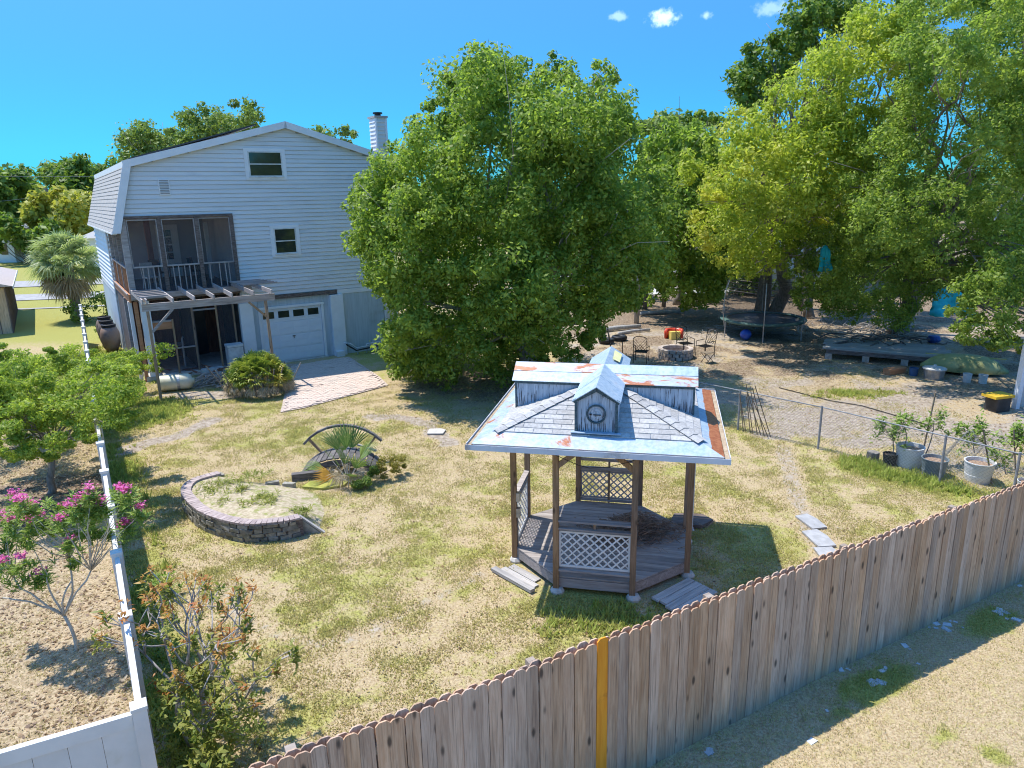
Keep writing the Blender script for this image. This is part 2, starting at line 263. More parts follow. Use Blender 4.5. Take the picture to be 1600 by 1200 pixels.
LOBES = {
 'oak': [(0.93,21.65,2.24,1.16),(-1.85,25.51,6.83,1.04),(-0.79,21.57,9.28,1.14),(1.35,27.86,3.46,1.15),(-2.39,21.6,3.99,0.84),(2.61,21.23,6.89,0.81),(1.82,22.75,9.25,0.88),(-3.4,22.68,0.94,0.65),(-3.82,22.99,3.26,0.6),(-3.8,22.63,7.12,0.74),(-3.55,24.68,0.31,0.67),(-0.14,20.74,6.17,1.26),(-4.31,27.07,3.55,1.18),(-0.64,24.15,10.44,0.46),(-0.42,22.89,0.98,0.71),(4.26,22.24,4.1,0.82),(5.09,25.65,6.62,0.46),(-2.14,23.11,8.93,0.52),(4.01,24.52,2.79,0.62),(1.98,21.23,4.36,0.81),(-4.29,23.78,6.39,0.95),(0.54,27.53,8.19,0.87),(-2.29,21.84,7.45,1.05),(-0.1,25.51,0.77,0.95),(4.91,24.31,6.08,0.7),(-1.58,23.95,8.03,0.97),(3.26,26.65,6.7,0.87),(0.19,23.07,9.8,0.5),(-1.39,25.32,9.81,0.96),(-2.69,26.42,1.02,1.27),(4.2,22.46,6.14,1.2),(-4.57,24.4,3.82,0.57),(3.45,25.21,9.41,0.72),(-0.66,23.2,3.49,1.18),(3.46,23.68,8.56,0.7),(4.25,27.06,5.43,1.05),(2.11,24.01,4.79,1.14),(-2.6,20.95,5.86,0.96),(-2.98,26.25,8.54,0.75),(2.66,23.09,1.75,0.45),(-1.89,22.1,1.46,1.27),(-3.1,23.28,7.65,0.44),(-3.35,26.84,5.21,0.92),(0.74,26.42,5.32,0.96),(-1.98,25.11,2.73,0.82),(4.3,25.13,4.63,1.01),(1.82,27.96,7.89,1.1),(-0.96,26.84,4.51,0.96),(1.61,20.74,5.84,0.87),(-4.82,26.09,6.46,0.74),(1.31,25.3,0.54,0.46),(1.99,22.83,1.37,0.51),(0.25,20.24,4.15,1.27),(-1.46,20.79,4.33,0.81),(-1.43,22.76,6.02,1.24),(2.82,21.94,8.53,0.8),(0.97,21.02,4.03,0.86),(1.81,24.53,9.74,0.83),(-1.57,25.42,4.21,0.85),(1.03,20.59,7.95,1.26),(2.11,23.19,6.07,0.82),(3.29,26.28,3.54,1.14),(0.24,26.02,10.03,0.94),(3.08,24.19,2.04,0.44),(-3.19,23.82,0.92,0.84),(2.07,21.55,7.78,1.18),(-4.02,23.85,3.09,0.47),(0.95,23.2,0.98,0.49),(-4.37,22.78,6,0.71),(-1.59,23.26,9.86,0.44),(1.26,23.23,7.45,0.88),(-4.33,22.83,5.15,0.86),(-4.05,22.9,2.01,0.54),(-4.79,24.3,5.37,0.54),(-1.96,25.59,8.2,0.98),(2.52,22.04,3.04,1.06),(-1.5,21.24,5.64,1.01),(3.07,24,3.08,1.01),(1.1,25.22,2.84,0.9),(2.83,24.72,1.47,0.5),(2.97,22.93,9.69,0.58),(-3.48,24.83,2.71,1),(-2.29,22.94,0.39,0.51),(0.48,23.75,2.46,1.02),(-0.66,22.54,10.01,0.77),(-4.74,23.62,5.26,0.44),(-1.26,20.93,7.28,0.93),(-3.59,22.18,2.21,0.82),(-1.77,22.61,4.25,1.16),(0.78,26.42,6.84,1.29),(3.16,21.02,5.8,0.95),(1,21.01,6.85,0.84),(-0.69,24.41,1.7,0.99),(3.86,26.26,8.48,0.97),(3.56,21.51,4.53,1.26),(-0.82,21.4,7.84,0.81),(1.59,26.66,1.81,1.03),(-3.39,28.02,4.81,0.95),(1.72,22.79,8.36,1.17),(-0.38,25.05,3.22,0.91),(-1.06,21.12,2.52,0.9),(-0.46,25.81,4.97,0.85),(0.72,25.7,1.54,1.09),(-3.1,24.53,1.64,1.05),(0.91,25.21,8.08,0.88),(2.27,25.11,5.33,1.04),(0.03,24.82,6.13,1.21),(2.87,23.49,7.05,1.05),(3.31,27.07,3.07,0.87),(-4.74,25.71,4.29,0.95),(-3.97,23.2,1.26,0.44),(-3.34,21.5,4.45,1.23),(-0.68,26.55,1.37,1.22),(-1.21,23.99,9.31,1.29),(0.84,22.94,4.75,1.02),(-4.04,25.88,1.23,0.82),(-0.34,20.8,3.31,1.03),(-0.37,25.01,10,1.08),(1.3,24.42,10.3,0.46),(-3.45,25.25,7.36,1.02),(-0.45,24.83,8.76,1.16),(-1.83,27.93,1.83,1),(2.89,28.02,4.71,1.19),(3.98,23.02,3.04,0.5),(3.68,23.08,8.33,0.44),(0.42,21.2,5.13,0.86),(-3.67,23.8,7.31,0.73),(-4.26,22.8,3.93,0.53),(-2.13,26.95,6.79,0.81),(3.27,25.35,2.77,1.03),(4.96,23.27,4.35,0.44),(0.59,25.3,7.09,1.04),(0.92,21.36,8.81,0.8),(-3.45,21.93,5.83,1),(2.75,24.24,6.21,1.13),(-2.85,21.32,2.93,0.91),(-3.95,22.38,5.58,0.93),(3.47,24.44,4.65,1.19),(-3.08,24.52,5.04,1.21),(3.32,24.38,7.92,1.26)],
 'yellow': [(9.93,26.43,7.86,1.07),(14.71,30.27,7.21,1.11),(6.98,28.77,6.88,0.44),(14.33,27.28,10.77,1.36),(8.81,31.17,4.66,1.08),(8.19,26.72,7.04,0.93),(11.4,26.93,10.12,1.39),(12.2,33.67,7.09,0.88),(15.84,29.26,9.15,0.44),(7.79,28.56,4.46,0.49),(15.02,28.87,13.05,0.44),(13.32,27.7,6.63,1.05),(15.12,31.42,12.31,1.03),(12.42,29.74,4.98,0.7),(14.67,32.92,8.61,1.23),(13.07,28.47,12.2,0.59),(10.07,28.7,3.83,1.04),(13.57,26.75,8.77,1.21),(6.9,27.99,7.22,0.67),(13.83,32.27,9.44,1.09),(8.44,28.79,6.56,0.84),(10.47,31.57,4.01,1.03),(15.57,32.31,6.39,1.05),(10.49,28.18,7.07,0.81),(11.42,27.03,5.86,1),(11.24,30.22,3.79,0.45),(11.99,26.32,8.07,1.01),(9.08,28.06,8.86,0.67),(11.53,31.05,10.2,0.9),(8.33,26.83,4.84,0.81),(15.38,28.44,9.22,0.44),(9.06,28.35,3.51,0.79),(8.17,27.61,7.95,0.89),(10.59,33.11,4.85,0.9),(15.22,28.36,11.23,0.74),(9.32,32,6.1,1.05),(11.02,28.23,4.72,0.71),(16.78,31,10.77,0.45),(15.63,28.81,10.92,0.44),(12.59,27.71,11.34,0.86),(14.64,27.69,8.65,0.89),(9.5,30.41,5.9,1.09),(15.62,29.3,8.05,0.45),(11.87,32.09,7.69,0.86),(9.21,26.09,5.85,0.85),(11.36,29.51,6.49,1.21),(14.76,28.18,7.31,0.57),(12.71,26.27,10.35,0.92),(12.72,29.72,10.66,1.25),(13.62,30.16,6.84,0.89),(15.78,30.48,9.47,0.92),(10.18,31.4,8.79,1.21),(9.98,27.59,4.78,0.95),(11.63,28.2,10.95,0.7),(12.6,28.63,4.98,0.44),(10.07,29.89,8.03,1.15),(10.84,26.16,8.68,0.87),(13.29,30.33,8.65,1.12),(10.6,26.28,6.65,1.42),(7.54,29.29,5.47,0.44),(15.78,29.76,7.63,0.44),(13.92,27.33,11.89,0.84),(11.16,26.62,7.62,1.41),(9.13,27.47,8.32,0.81),(14.46,27.98,12.27,0.84),(13.76,28.93,12.27,0.97),(16.87,31.79,12.01,1.06),(12.41,26.7,7.22,0.87),(11.8,26.06,8.96,0.82),(12.74,31.4,11.51,0.44),(13.11,27.19,11.85,0.85),(14.19,30.29,5.15,0.51),(8.34,25.95,6.64,0.84),(10.17,28.4,9.7,0.68),(15.25,28.7,7.72,0.44)],
 'darktop': [(13.89,37.25,12.04,0.5),(16.28,36.55,14.39,0.99),(14.13,36.54,14.56,1.04),(14.54,38.57,14.17,0.83),(11.71,36.36,11.2,0.87),(12.6,39.05,11.69,1.29),(15.15,36.5,15,1),(13.49,36.26,13.02,0.91),(12.24,37.69,10.5,0.44),(15.16,36.87,13.1,0.78),(12.44,36.5,12.72,0.84),(14.84,39.64,13.35,0.92),(12.76,37,10.81,0.56),(11.76,37.93,12.12,0.48),(11.66,36.82,12.73,0.58),(13.21,36.83,11.72,0.93),(16.35,37.45,14.46,1.11),(11.97,36.86,10.56,0.73),(15.67,38.94,15.21,0.89),(17.04,39.51,15.3,1.21),(12.81,37.61,11.5,1.18),(11.51,36.7,11.91,0.72),(13.75,39.36,12.71,1.24),(15.11,37.6,14.67,0.95),(15.87,39.38,14.95,0.92),(11.43,36.91,11.35,0.62),(16.28,37.07,13.59,0.44),(14.37,35.89,13.85,0.84)],
 'right': [(13.03,22.13,5.77,0.82),(19.15,25.07,4.65,0.42),(16.82,25.02,9.39,1.17),(18,25.04,2.6,0.41),(12.87,24.11,12.04,0.79),(20.11,26.71,5.5,0.61),(15.9,27.67,13.25,0.84),(11.86,24.68,6.47,0.76),(13.15,24.61,9.32,0.74),(13.24,27.64,6.25,0.77),(16.87,28.38,9.87,1),(14.19,24.47,3.6,0.69),(18.87,30.22,8.45,0.9),(19.12,30.01,4.71,1.27),(16.31,24.85,12.9,0.46),(18.11,25.03,10.29,0.41),(14.62,22.36,8.31,1.07),(13.98,27.67,3.95,0.48),(15.33,22.59,5.74,1.11),(15.9,23.16,11.45,1.16),(16.54,23.27,3.69,0.8),(16.56,26.72,6.09,0.77),(13.52,28.12,7.47,0.46),(17.44,25.9,13.18,0.5),(15.06,27.24,8.48,1.12),(17.26,23.86,7.22,1.29),(17.24,26.8,3.17,0.54),(20.26,29.65,11.77,0.81),(19.18,26.94,10.25,0.84),(17.44,24.77,12.87,0.41),(14.56,27.44,11.14,0.61),(18.66,27.83,12.83,1.21),(17.96,25.13,11.45,0.41),(13.44,26.22,12.87,0.45),(17.08,26.65,12.17,0.78),(21.44,28.42,3.8,0.84),(19.23,26.4,4.57,0.76),(12.86,23.44,10.42,0.89),(14.99,28.13,12.2,0.81),(14.07,28.41,5.04,0.9),(12.48,23.28,6.51,1.08),(18.29,24.32,4.54,0.9),(12.67,23.62,8.16,1.11),(12.19,24.62,7.84,0.6),(17.87,27.58,6.97,0.77),(13.04,25.11,3.94,0.41),(16.3,24.02,5.37,0.85),(15.12,24.52,9.8,1.18),(15.05,24.48,12.64,0.72),(15.49,27.37,4.89,1.13),(15.75,26.27,12.53,0.79),(12.29,24.98,4.54,0.51),(20.65,27.04,3.64,0.69),(12.32,22.97,4.95,0.76),(14.16,23.16,11.9,0.8),(13.96,22.21,9.89,1.15),(17.53,29.2,4.14,1.03),(14.33,26.17,10.24,0.87),(19.52,28.2,5.42,0.89),(13.49,22.79,4.83,0.89),(20.61,26.64,2.38,0.45),(20.07,26.16,3.55,0.59),(13.41,26.39,5.2,1.01),(19.67,27.47,2.38,0.61),(19.04,25.36,6.33,0.46),(18.17,24.68,8.25,0.48),(20.99,29.92,7.74,0.83),(20.08,27.38,9,0.45),(13.27,26.29,7.59,1.12),(17.46,26.55,8.16,1.01),(13.85,23.06,7.01,0.91),(18.73,25.91,2.47,0.41),(17.11,27.4,13.04,1.27),(19.42,28.27,8.14,1.19),(19.39,30.49,7.06,0.87),(16.61,30.18,7.43,1.02),(15.54,22.93,9.08,0.89),(16.95,25.3,3.71,0.98),(18.74,30.31,11.32,0.98),(14.44,27.82,12.69,0.52),(14.69,27.41,6.15,0.83),(15.79,22.59,6.7,0.81),(15.64,27.56,3.26,0.7),(13.7,26.24,6.62,0.77),(16.28,23.44,8.17,0.78),(19.7,28.75,10.31,1.29),(18.49,24.22,3.28,0.88),(18.04,25.84,10.26,0.94),(15.7,22.49,4.49,0.99),(19.24,24.91,2.65,0.47),(16.92,23.07,4.92,0.87),(16.13,24.67,4.49,0.98),(15.35,24.5,3.53,0.61),(18.48,24.63,6.04,0.58),(11.62,22.87,5.66,0.94),(12.96,24.59,11.02,0.47),(12.9,23.29,9.29,0.75),(20.75,28.77,8.86,1.12),(16.9,29.25,13.21,1.1),(13.3,24.3,4.64,0.88),(18.69,25.66,9.4,0.49),(18.17,26.61,13.35,0.56),(12.96,24.44,10.23,0.59),(19.19,29.61,13.34,1.25),(19.98,28.95,2.7,1.08),(17.12,24.14,10.58,0.92),(18.39,28.59,13.7,0.76),(15.24,28.62,8.26,1.23),(13.78,27.36,3.65,0.74),(17.3,30.27,2.84,1.09),(15.29,27.77,1.45,0.83),(15.47,28.43,4.41,0.41),(12.05,29.27,2.07,0.5),(13.75,30.56,4.11,1.04),(14.64,30.46,1.56,0.73),(12.28,28.01,4.78,0.86),(13.47,28.81,2.02,0.98),(13.78,28.4,5.15,0.4),(11.39,28.2,3.29,0.57),(16.45,27.75,2.97,1.03),(16.65,28.88,1.5,0.39),(11.87,29.49,3.61,0.7),(16.22,30.82,1.35,0.81),(15.11,27.66,3.88,0.72),(14.46,27.82,2.37,1),(16.31,28.33,1.59,0.42),(15.92,30.58,3.85,0.72),(16.04,28.49,4.14,0.45),(13.44,29.84,4.88,0.68),(17.02,30.02,1.61,0.79),(16.28,29.15,2.66,0.73),(16.38,28.99,3.9,0.75),(14.47,28.42,4.86,0.39),(12.72,30.53,2.2,0.71),(14.01,28.38,1.43,0.44),(14.95,30.96,3.47,0.71),(12.72,27.39,2.9,0.98),(16.82,28.45,3.6,0.39),(11.29,28.36,4.58,0.69),(13.58,29.88,2.07,0.88),(12.09,27.44,3.38,0.78),(15.5,29.76,4.03,0.83),(13.02,28.15,3.69,1),(11.62,29.35,4.5,0.69),(13.36,27.74,4.72,0.95),(11.87,28.36,2.02,0.51),(14.52,20.33,2.45,0.8),(14.41,21.67,4,0.25),(17.35,22.81,2.85,0.71),(16.21,21.11,4.3,0.4),(14.36,20.43,4.05,0.52),(15.62,20.97,1.71,0.28),(15.06,21.52,1.65,0.36),(16.51,20.71,2.64,0.57),(13.86,21.34,2.37,0.35),(16.99,21.64,1.97,0.64),(16.59,21.86,3.24,0.61),(13.24,20.63,2.83,0.44),(15.3,22.02,3.59,0.79),(14.7,22.13,2.09,0.62),(15.38,20.18,3.61,0.52),(13.6,20.15,3.49,0.76),(15.87,20.24,2.43,0.53),(14.16,21.44,2.99,0.51),(14.98,21.38,3.55,0.5),(15.06,20.8,4.38,0.34),(16.78,20.91,1.92,0.25),(16.69,21.67,4.33,0.25),(16.59,20.83,3.57,0.26),(14.28,21.94,3.34,0.43),(16.08,20.83,1.86,0.28),(15.47,20.22,2.88,0.56),(15.67,22.36,1.61,0.58),(14.78,20.76,3.56,0.54),(13.77,20.6,2.17,0.49),(14.66,21.27,4.13,0.48),(13.22,20.23,7.65,0.65),(11.47,20.7,12.06,0.44),(16.2,20.8,6.47,0.3),(11.81,20.09,9.85,0.69),(15.67,22.44,10.53,0.59),(13.28,20.79,12.11,0.3),(14.16,19.99,9.45,0.63),(15.74,20.56,7.53,0.39),(15.61,22.04,7.32,0.66),(12.84,21.78,9.44,0.56),(14.71,22,8.97,0.67),(15.28,20.29,6.51,0.79),(12.98,19.8,10.82,0.77),(15.79,20.75,8.35,0.3),(15.97,23.28,9.07,0.59),(15.27,20.63,10.37,0.39),(14.65,20.44,11.52,0.78),(11.58,20.04,11.07,0.57),(14.94,21.69,12.07,0.71),(12.9,19.6,9.42,0.82),(15.57,22.21,8.71,0.55),(12.48,20.91,10.03,0.8),(13.41,22.86,10.5,0.7),(14.32,22.79,11.64,0.57),(14.34,21.44,8.1,0.85),(14.06,22.39,10.55,0.75)],
 'middle': [(8.69,34.43,4.18,1.34),(7.45,36.29,8.91,0.5),(6.26,35.64,7.41,0.56),(11.62,38.63,2.68,1.15),(8.9,38.98,7.12,1.09),(9.15,34.45,6.51,0.91),(10.39,35.36,1.63,0.72),(9.42,37.21,9.25,0.54),(11.45,37.89,5.75,0.54),(8.91,37.73,2.17,1.16),(6.85,35.07,5.24,0.93),(10.19,35.37,7.65,0.63),(7.55,35.55,1.48,0.73),(8.19,34.39,2.06,0.9),(8.04,37.43,8.16,1.46),(6.93,37.62,5.59,0.92),(6.47,35.57,2.76,0.73),(8.91,35.55,9.07,0.62),(7.44,34.51,7.33,1.2),(9.3,37.2,5.49,0.97),(9.24,35.96,2.41,0.92),(6.84,36.48,8.34,0.5),(6.37,35.6,6.17,0.71),(10.93,35.55,3.86,0.83),(7.71,35.25,8.77,0.92),(10.92,36.57,6.2,0.63),(11,37.1,7.17,0.5),(10.36,37.37,4.21,1.16),(8.95,39,4.07,0.98),(11.32,38.06,6.78,0.54),(8.84,34.57,8.32,1.11),(11.49,35.91,2.62,0.5),(11.36,36.53,3.76,0.62),(7.15,34.21,4.67,1),(10.65,37.65,8.13,0.5),(10.31,34.74,2.95,0.97),(10.45,36.91,1.36,0.96),(7.22,36.79,2.77,0.99),(7,34.31,3.4,1.16),(9.62,38.5,8.75,1.01),(8.12,34.06,5.84,1.35),(8.43,36.34,3.17,1.47),(6.67,36.55,4.37,0.85),(10.35,35.29,6.42,0.91),(9.43,34.59,1.88,1),(10.81,35.69,5.53,0.58),(9.05,35.65,1.09,0.67),(7.04,35.74,8.62,0.5),(9.2,36.19,7.71,0.99),(10.56,38.27,7.61,1.08),(7.67,36.64,7.05,1.26),(7.41,35.95,7.68,1.02),(9.45,35.38,8.39,0.98),(7.14,37.89,2.1,1.16),(10.36,35.25,4.75,1.04),(9.41,35.8,4.52,0.99),(10.01,38.01,6.99,0.91),(10.73,39.56,2.3,1)],
 'farR1': [(13.42,67.55,9.92,1.31),(14.28,69.75,12.45,1.16),(13.11,69.78,9.74,0.74),(14.26,67.53,11.95,1.4),(15.92,71.86,12.27,0.97),(12.1,67.95,11.84,0.77),(12.82,68.88,12.17,0.71),(15.02,69.5,9.84,1.01)],
 'farR2': [(17.91,72.33,10.54,1.51),(20.98,73.77,12.5,1.07),(20.46,76.28,13.5,0.66),(19.09,73.38,13.36,0.66),(20.1,73.51,10.19,0.66),(22.23,73.37,10.26,0.66),(18.12,75,12.76,1.37),(19.29,76.7,12.09,1.3),(17.65,74.79,10.2,0.66)],
 'farH1': [(-29.48,59.38,9.24,1.38),(-26.87,59.68,10.45,1.43),(-30.99,62.47,10.79,1.71),(-26.87,60.26,8.36,0.74),(-32.52,63.14,8.43,0.72),(-28.03,62.48,9.57,1.14),(-29.01,59.4,11.21,1.22),(-29.66,61.19,11.98,0.84),(-31.09,60.29,8.5,1.02),(-31.27,63.27,8.32,0.67),(-30.29,64.23,10.71,1.39),(-30.74,60.35,11.18,0.84),(-27.99,59.97,8.46,1.33),(-28.87,63.8,11.3,0.98)],
 'farH2': [(-18.93,55.77,12.58,0.94),(-25.35,59.85,12.53,1),(-22.81,56.45,12.97,0.58),(-22.4,58.37,11.59,1.1),(-24.4,56.48,12.27,0.62),(-22.55,55.12,11.15,1.03),(-20.42,56,11.13,1.08),(-24.99,56.24,10.19,0.7),(-24.62,57.69,10.67,0.93),(-23.57,55.83,10.36,1.28),(-20.45,56.62,13.45,0.44),(-23.46,60.38,12.87,0.98),(-19.63,56.9,12.08,0.84),(-19.93,58.07,13.3,0.53),(-21.82,59.57,11.98,0.85),(-20.29,58,11.78,1.12),(-23.35,55.79,12.33,0.87),(-25.35,56.39,11.51,0.44),(-24.73,59.03,10.21,0.52),(-26.65,59.9,11.05,1),(-21.25,55.49,11.62,1.16),(-24.68,60.68,11.72,1.17)],
 'farH3': [(-15.26,60.9,11.12,1.02),(-12.6,58.45,11.47,0.53),(-12.82,59.64,10.67,0.39),(-14.59,58.24,11.11,0.75),(-14.83,59.23,10.51,0.4),(-13.11,58.5,10.91,0.8),(-15.21,58.82,11.09,0.4),(-12.37,59.08,11.21,0.46)],
 'farL1': [(-67.64,97.31,5.25,2.21),(-61.19,92.22,9.4,1.37),(-62.11,90.45,3.78,2.67),(-62.12,94.76,8.07,1.68),(-66.4,92.41,1.67,1.1),(-65.07,97.84,2.96,1.62),(-65.09,92.34,9.45,1.1),(-63.13,90.89,8.26,2.69),(-63.37,93.51,2.44,1.43),(-65.21,97.12,9.38,2.23),(-64.66,90.89,2.64,2.45),(-68.86,96.92,9.13,1.19),(-65.31,94.56,1.94,1.1),(-65.33,91.72,7.25,1.55)],
 'farL2': [(-65.03,107.93,7.2,0.99),(-73.38,112.28,8.09,1.14),(-69.52,106.83,8.16,1.69),(-67.84,109.86,10.41,1.83),(-65.34,106.64,9.97,1.82),(-66.83,107.28,6.26,1.66),(-67.71,111.53,6.53,1.48),(-69.65,107.97,5.95,1.02),(-72.16,112.07,6.53,2.19),(-72.67,110.7,9.01,0.99)],
 'farL3': [(-52.24,97.24,9.97,1.98),(-60.7,103.17,9.08,2.29),(-57.3,97.86,4.69,1.1),(-56,96.26,7.43,2.22),(-53.62,99.15,6.78,1.44),(-59.42,98.02,7.81,1.29),(-53.33,96.58,5.5,2.43),(-59.28,102.34,7.53,2.17),(-57.64,98.06,10.8,1.1),(-57.61,98.87,6.75,2.24),(-56.22,97.49,10.76,1.62),(-58.79,100.12,10.19,2.22),(-57.2,97.27,9.5,2.1)],
 'farY': [(-49.01,81.54,6.08,1.52),(-56.66,87.09,5.78,1.32),(-52.33,88.36,5.6,2.18),(-52.71,82.6,6.73,1.3),(-49.69,81.47,4.02,1.53),(-54.49,82.48,4.44,0.95),(-49.98,85.85,6.03,1.54),(-51.6,82.72,4.34,1.67),(-54.17,82.46,3.33,0.91),(-54.79,85.46,4.4,1.88),(-51.13,83,7.52,0.83),(-52.69,86.06,3.35,0.99),(-53.58,82.33,5.59,1.5),(-48.32,82.95,3.42,0.83)],
 'farD': [(-49.44,77.5,3.73,1.18),(-55.88,78.09,4.01,0.8),(-52.67,77.98,2.12,0.73),(-53.61,79.72,2.58,1.42),(-55.77,77.63,2.32,1.04),(-53.51,77.25,3.95,1.6),(-58.37,81.38,3.85,0.66),(-56.17,78.18,3.18,0.72),(-50.73,77.73,2.3,1.29),(-55.18,81.97,2.27,1.39),(-56.12,80.69,3.83,1.57),(-49.18,77.9,1.35,0.72)],
 'under1': [(7.39,40.63,0.83,0.83),(5.82,43.5,-0.32,0.89),(5.85,40.07,1.08,1.17),(5.66,41.83,-0.64,0.53),(5.46,41.58,0.66,0.73),(5.2,40.86,-0.04,0.5),(7.97,42.97,-0.1,0.6),(6.8,40.63,1.43,0.5),(6.32,40.75,-0.53,0.5),(6.97,40.76,-0.52,0.5),(6.93,41.77,1.23,0.6),(6.71,42.49,-0.01,1.28)],
 'under2': [(20.93,42.06,-0.65,0.96),(17.55,39.9,1.94,0.5),(18.46,39.6,-0.48,0.9),(21.27,39.86,1.72,0.58),(18.07,41,0.89,0.59),(19.8,39.75,-0.72,0.66),(19.52,39.45,1.74,0.99),(21.58,39.94,0.45,0.67),(19.68,42.11,-1.21,0.69),(19.87,42.21,1.87,0.67),(18.36,40.64,2.15,0.73),(18.96,41.26,0.35,1.32),(22.74,42.05,-0.67,0.8),(18.77,39.3,0.51,0.96)],
 'under3': [(25.58,38.43,0.67,1.21),(28.67,39.05,1.74,0.54),(27.76,40.59,1.81,0.59),(29.41,38.64,-0.41,0.86),(26.84,39.68,-0.17,0.91),(25.58,40.77,1.55,0.56),(30.95,40.93,-0.99,0.94),(29.81,39.74,1.42,0.79),(25.18,39.01,2.27,0.5),(29.31,41.37,0.2,1.09),(27.08,38.16,1.17,0.94),(26.46,38.46,-0.38,1.19),(26.48,39.97,2.06,0.5),(29.12,38.63,0.86,0.91),(28.87,38.81,-1.29,0.58),(28.15,41.69,1,1.05)],
 'under4': [(15.76,46.54,-0.37,0.85),(17.79,44.71,1.59,0.75),(15.43,44.34,1.51,0.95),(16.7,44.48,-0.2,0.84),(18.26,46.55,1.52,0.59),(17.47,46.6,0.42,1.08),(18.03,45.14,-0.29,0.69),(14.68,44.51,0.07,0.82),(15.83,45.41,1.19,1.22),(13.92,44.38,1.65,0.91),(18.66,44.77,0.23,0.83),(15.13,47.53,1.12,0.94)],
 'lefttree': [(-8.95,16.1,2.22,0.3),(-9.74,13.15,1.77,0.31),(-10.97,14.79,1.02,0.35),(-11.92,16.51,2.61,0.49),(-8.13,14.33,2.56,0.32),(-9.77,14.21,2.86,0.29),(-11.28,15.32,3.23,0.24),(-9.76,15.49,2.58,0.4),(-9.45,14.78,1.45,0.27),(-8.83,14.02,1.65,0.15),(-10.85,14.4,2.84,0.29),(-11.06,13.94,1.37,0.29),(-10.21,16.69,2.44,0.39),(-10.06,14.35,1.99,0.41),(-8.98,13.66,2.57,0.38),(-10.89,15.27,2.4,0.43),(-10.77,13.44,1.5,0.2),(-10.36,16.17,1.44,0.28),(-11.77,16.07,1.31,0.4),(-9.88,13.55,2.36,0.37),(-11.32,14.52,2.53,0.26),(-10.92,15.91,1.53,0.38),(-10.36,14.72,3.13,0.39),(-11.52,15.08,2.93,0.23),(-8.73,15.04,2.84,0.25),(-10.14,13.54,1.42,0.22),(-8.44,14.76,2.75,0.34),(-8.14,13.73,2.11,0.32),(-12.4,16.1,1.63,0.31),(-12.21,15.76,2.58,0.15),(-11.74,15.46,3.03,0.16),(-10.53,14.53,1.65,0.34),(-10.49,15.64,3.16,0.15),(-11.28,14.17,1.86,0.16),(-9.13,15.2,2.89,0.2),(-8.21,14.23,1.95,0.2),(-9.12,14.6,2.09,0.44),(-8.49,13.93,2.52,0.5),(-10.42,13.51,2.04,0.34),(-9.81,16.47,2.63,0.15),(-10.03,15.27,1.86,0.3),(-9.1,13.36,1.73,0.3),(-8.55,14.78,1.78,0.23),(-12.31,15.57,1.58,0.23),(-10.98,16.83,2.67,0.29),(-9.78,13.13,2.14,0.3),(-11.71,14.79,1.35,0.35),(-9.01,15.92,1.7,0.24),(-11.69,15.86,2.01,0.37),(-9.6,13.72,1.36,0.15),(-10.34,13.95,2.71,0.35),(-10.51,15.94,3.01,0.17),(-10.62,13.89,2.22,0.34),(-10.21,14.88,1.95,0.31),(-11.46,16.44,1.76,0.29),(-10.08,16.04,2.33,0.34),(-10.91,16.48,1.91,0.32),(-8.77,13.46,2,0.28),(-10.67,13.99,2.56,0.29),(-10.98,14.19,2.27,0.3)],
}
# ---------------------------------------------------------------- ground
def seg_dist(X, Y, pts):
    d = np.full(X.shape, 1e9)
    for (x1, y1), (x2, y2) in zip(pts[:-1], pts[1:]):
        L = (x2-x1)**2+(y2-y1)**2; t = np.clip(((X-x1)*(x2-x1)+(Y-y1)*(y2-y1))/L, 0, 1)
        d = np.minimum(d, np.hypot(X-x1-t*(x2-x1), Y-y1-t*(y2-y1)))
    return d
def sstep(a, b, x):
    t = np.clip((x-a)/(b-a), 0, 1); return t*t*(3-2*t)
def vnoise(X, Y, s, seed=0, octv=3):
    """value noise, vectorised"""
    out = np.zeros(X.shape); amp = 1; tot = 0
    for o in range(octv):
        x = X*s+seed*17.3; y = Y*s+seed*9.1; xi = np.floor(x).astype(int); yi = np.floor(y).astype(int); fx = x-xi; fy = y-yi
        def h(a, b):
            q = (a*374761393+b*668265263+seed*1442695+o*9781) & 0x7fffffff; q = (q ^ (q >> 13))*1274126177 & 0x7fffffff; return ((q ^ (q >> 16)) & 0xffff)/65535.
        fx = fx*fx*(3-2*fx); fy = fy*fy*(3-2*fy)
        out += amp*((h(xi, yi)*(1-fx)+h(xi+1, yi)*fx)*(1-fy)+(h(xi, yi+1)*(1-fx)+h(xi+1, yi+1)*fx)*fy); tot += amp; amp *= .5; s *= 2.1
    return out/tot
def gheight(X, Y):
    dip = -.11*sstep(4.5, 1.0, X)*sstep(10, 7.5, Y)*sstep(-6, -1, X)
    return dip + .03*(vnoise(X, Y, .5, 3)-.5)
def gz(x, y): return float(gheight(np.array([x]), np.array([y]))[0])
def blob(X, Y, x, y, rx, ry=None, a=0):
    ry = ry or rx; c, s = cos(a), sin(a); dx = X-x; dy = Y-y
    return np.hypot((dx*c+dy*s)/rx, (-dx*s+dy*c)/ry)
WF0 = (-2.07, 4.93); WFD = (.883, .469)
def wf_side(X, Y): return -(X-WF0[0])*WFD[1]+(Y-WF0[1])*WFD[0]    # >0 inside the yard
VF0 = (-3.58, 5.64); VFD = (-.5195, .8545)
def vf_side(X, Y): return (X-VF0[0])*VFD[1]-(Y-VF0[1])*VFD[0]     # >0 inside the yard (right)
CL = [(5.0, 19.8), (7.75, 16.83), (9.47, 14.52), (11.0, 12.45)]
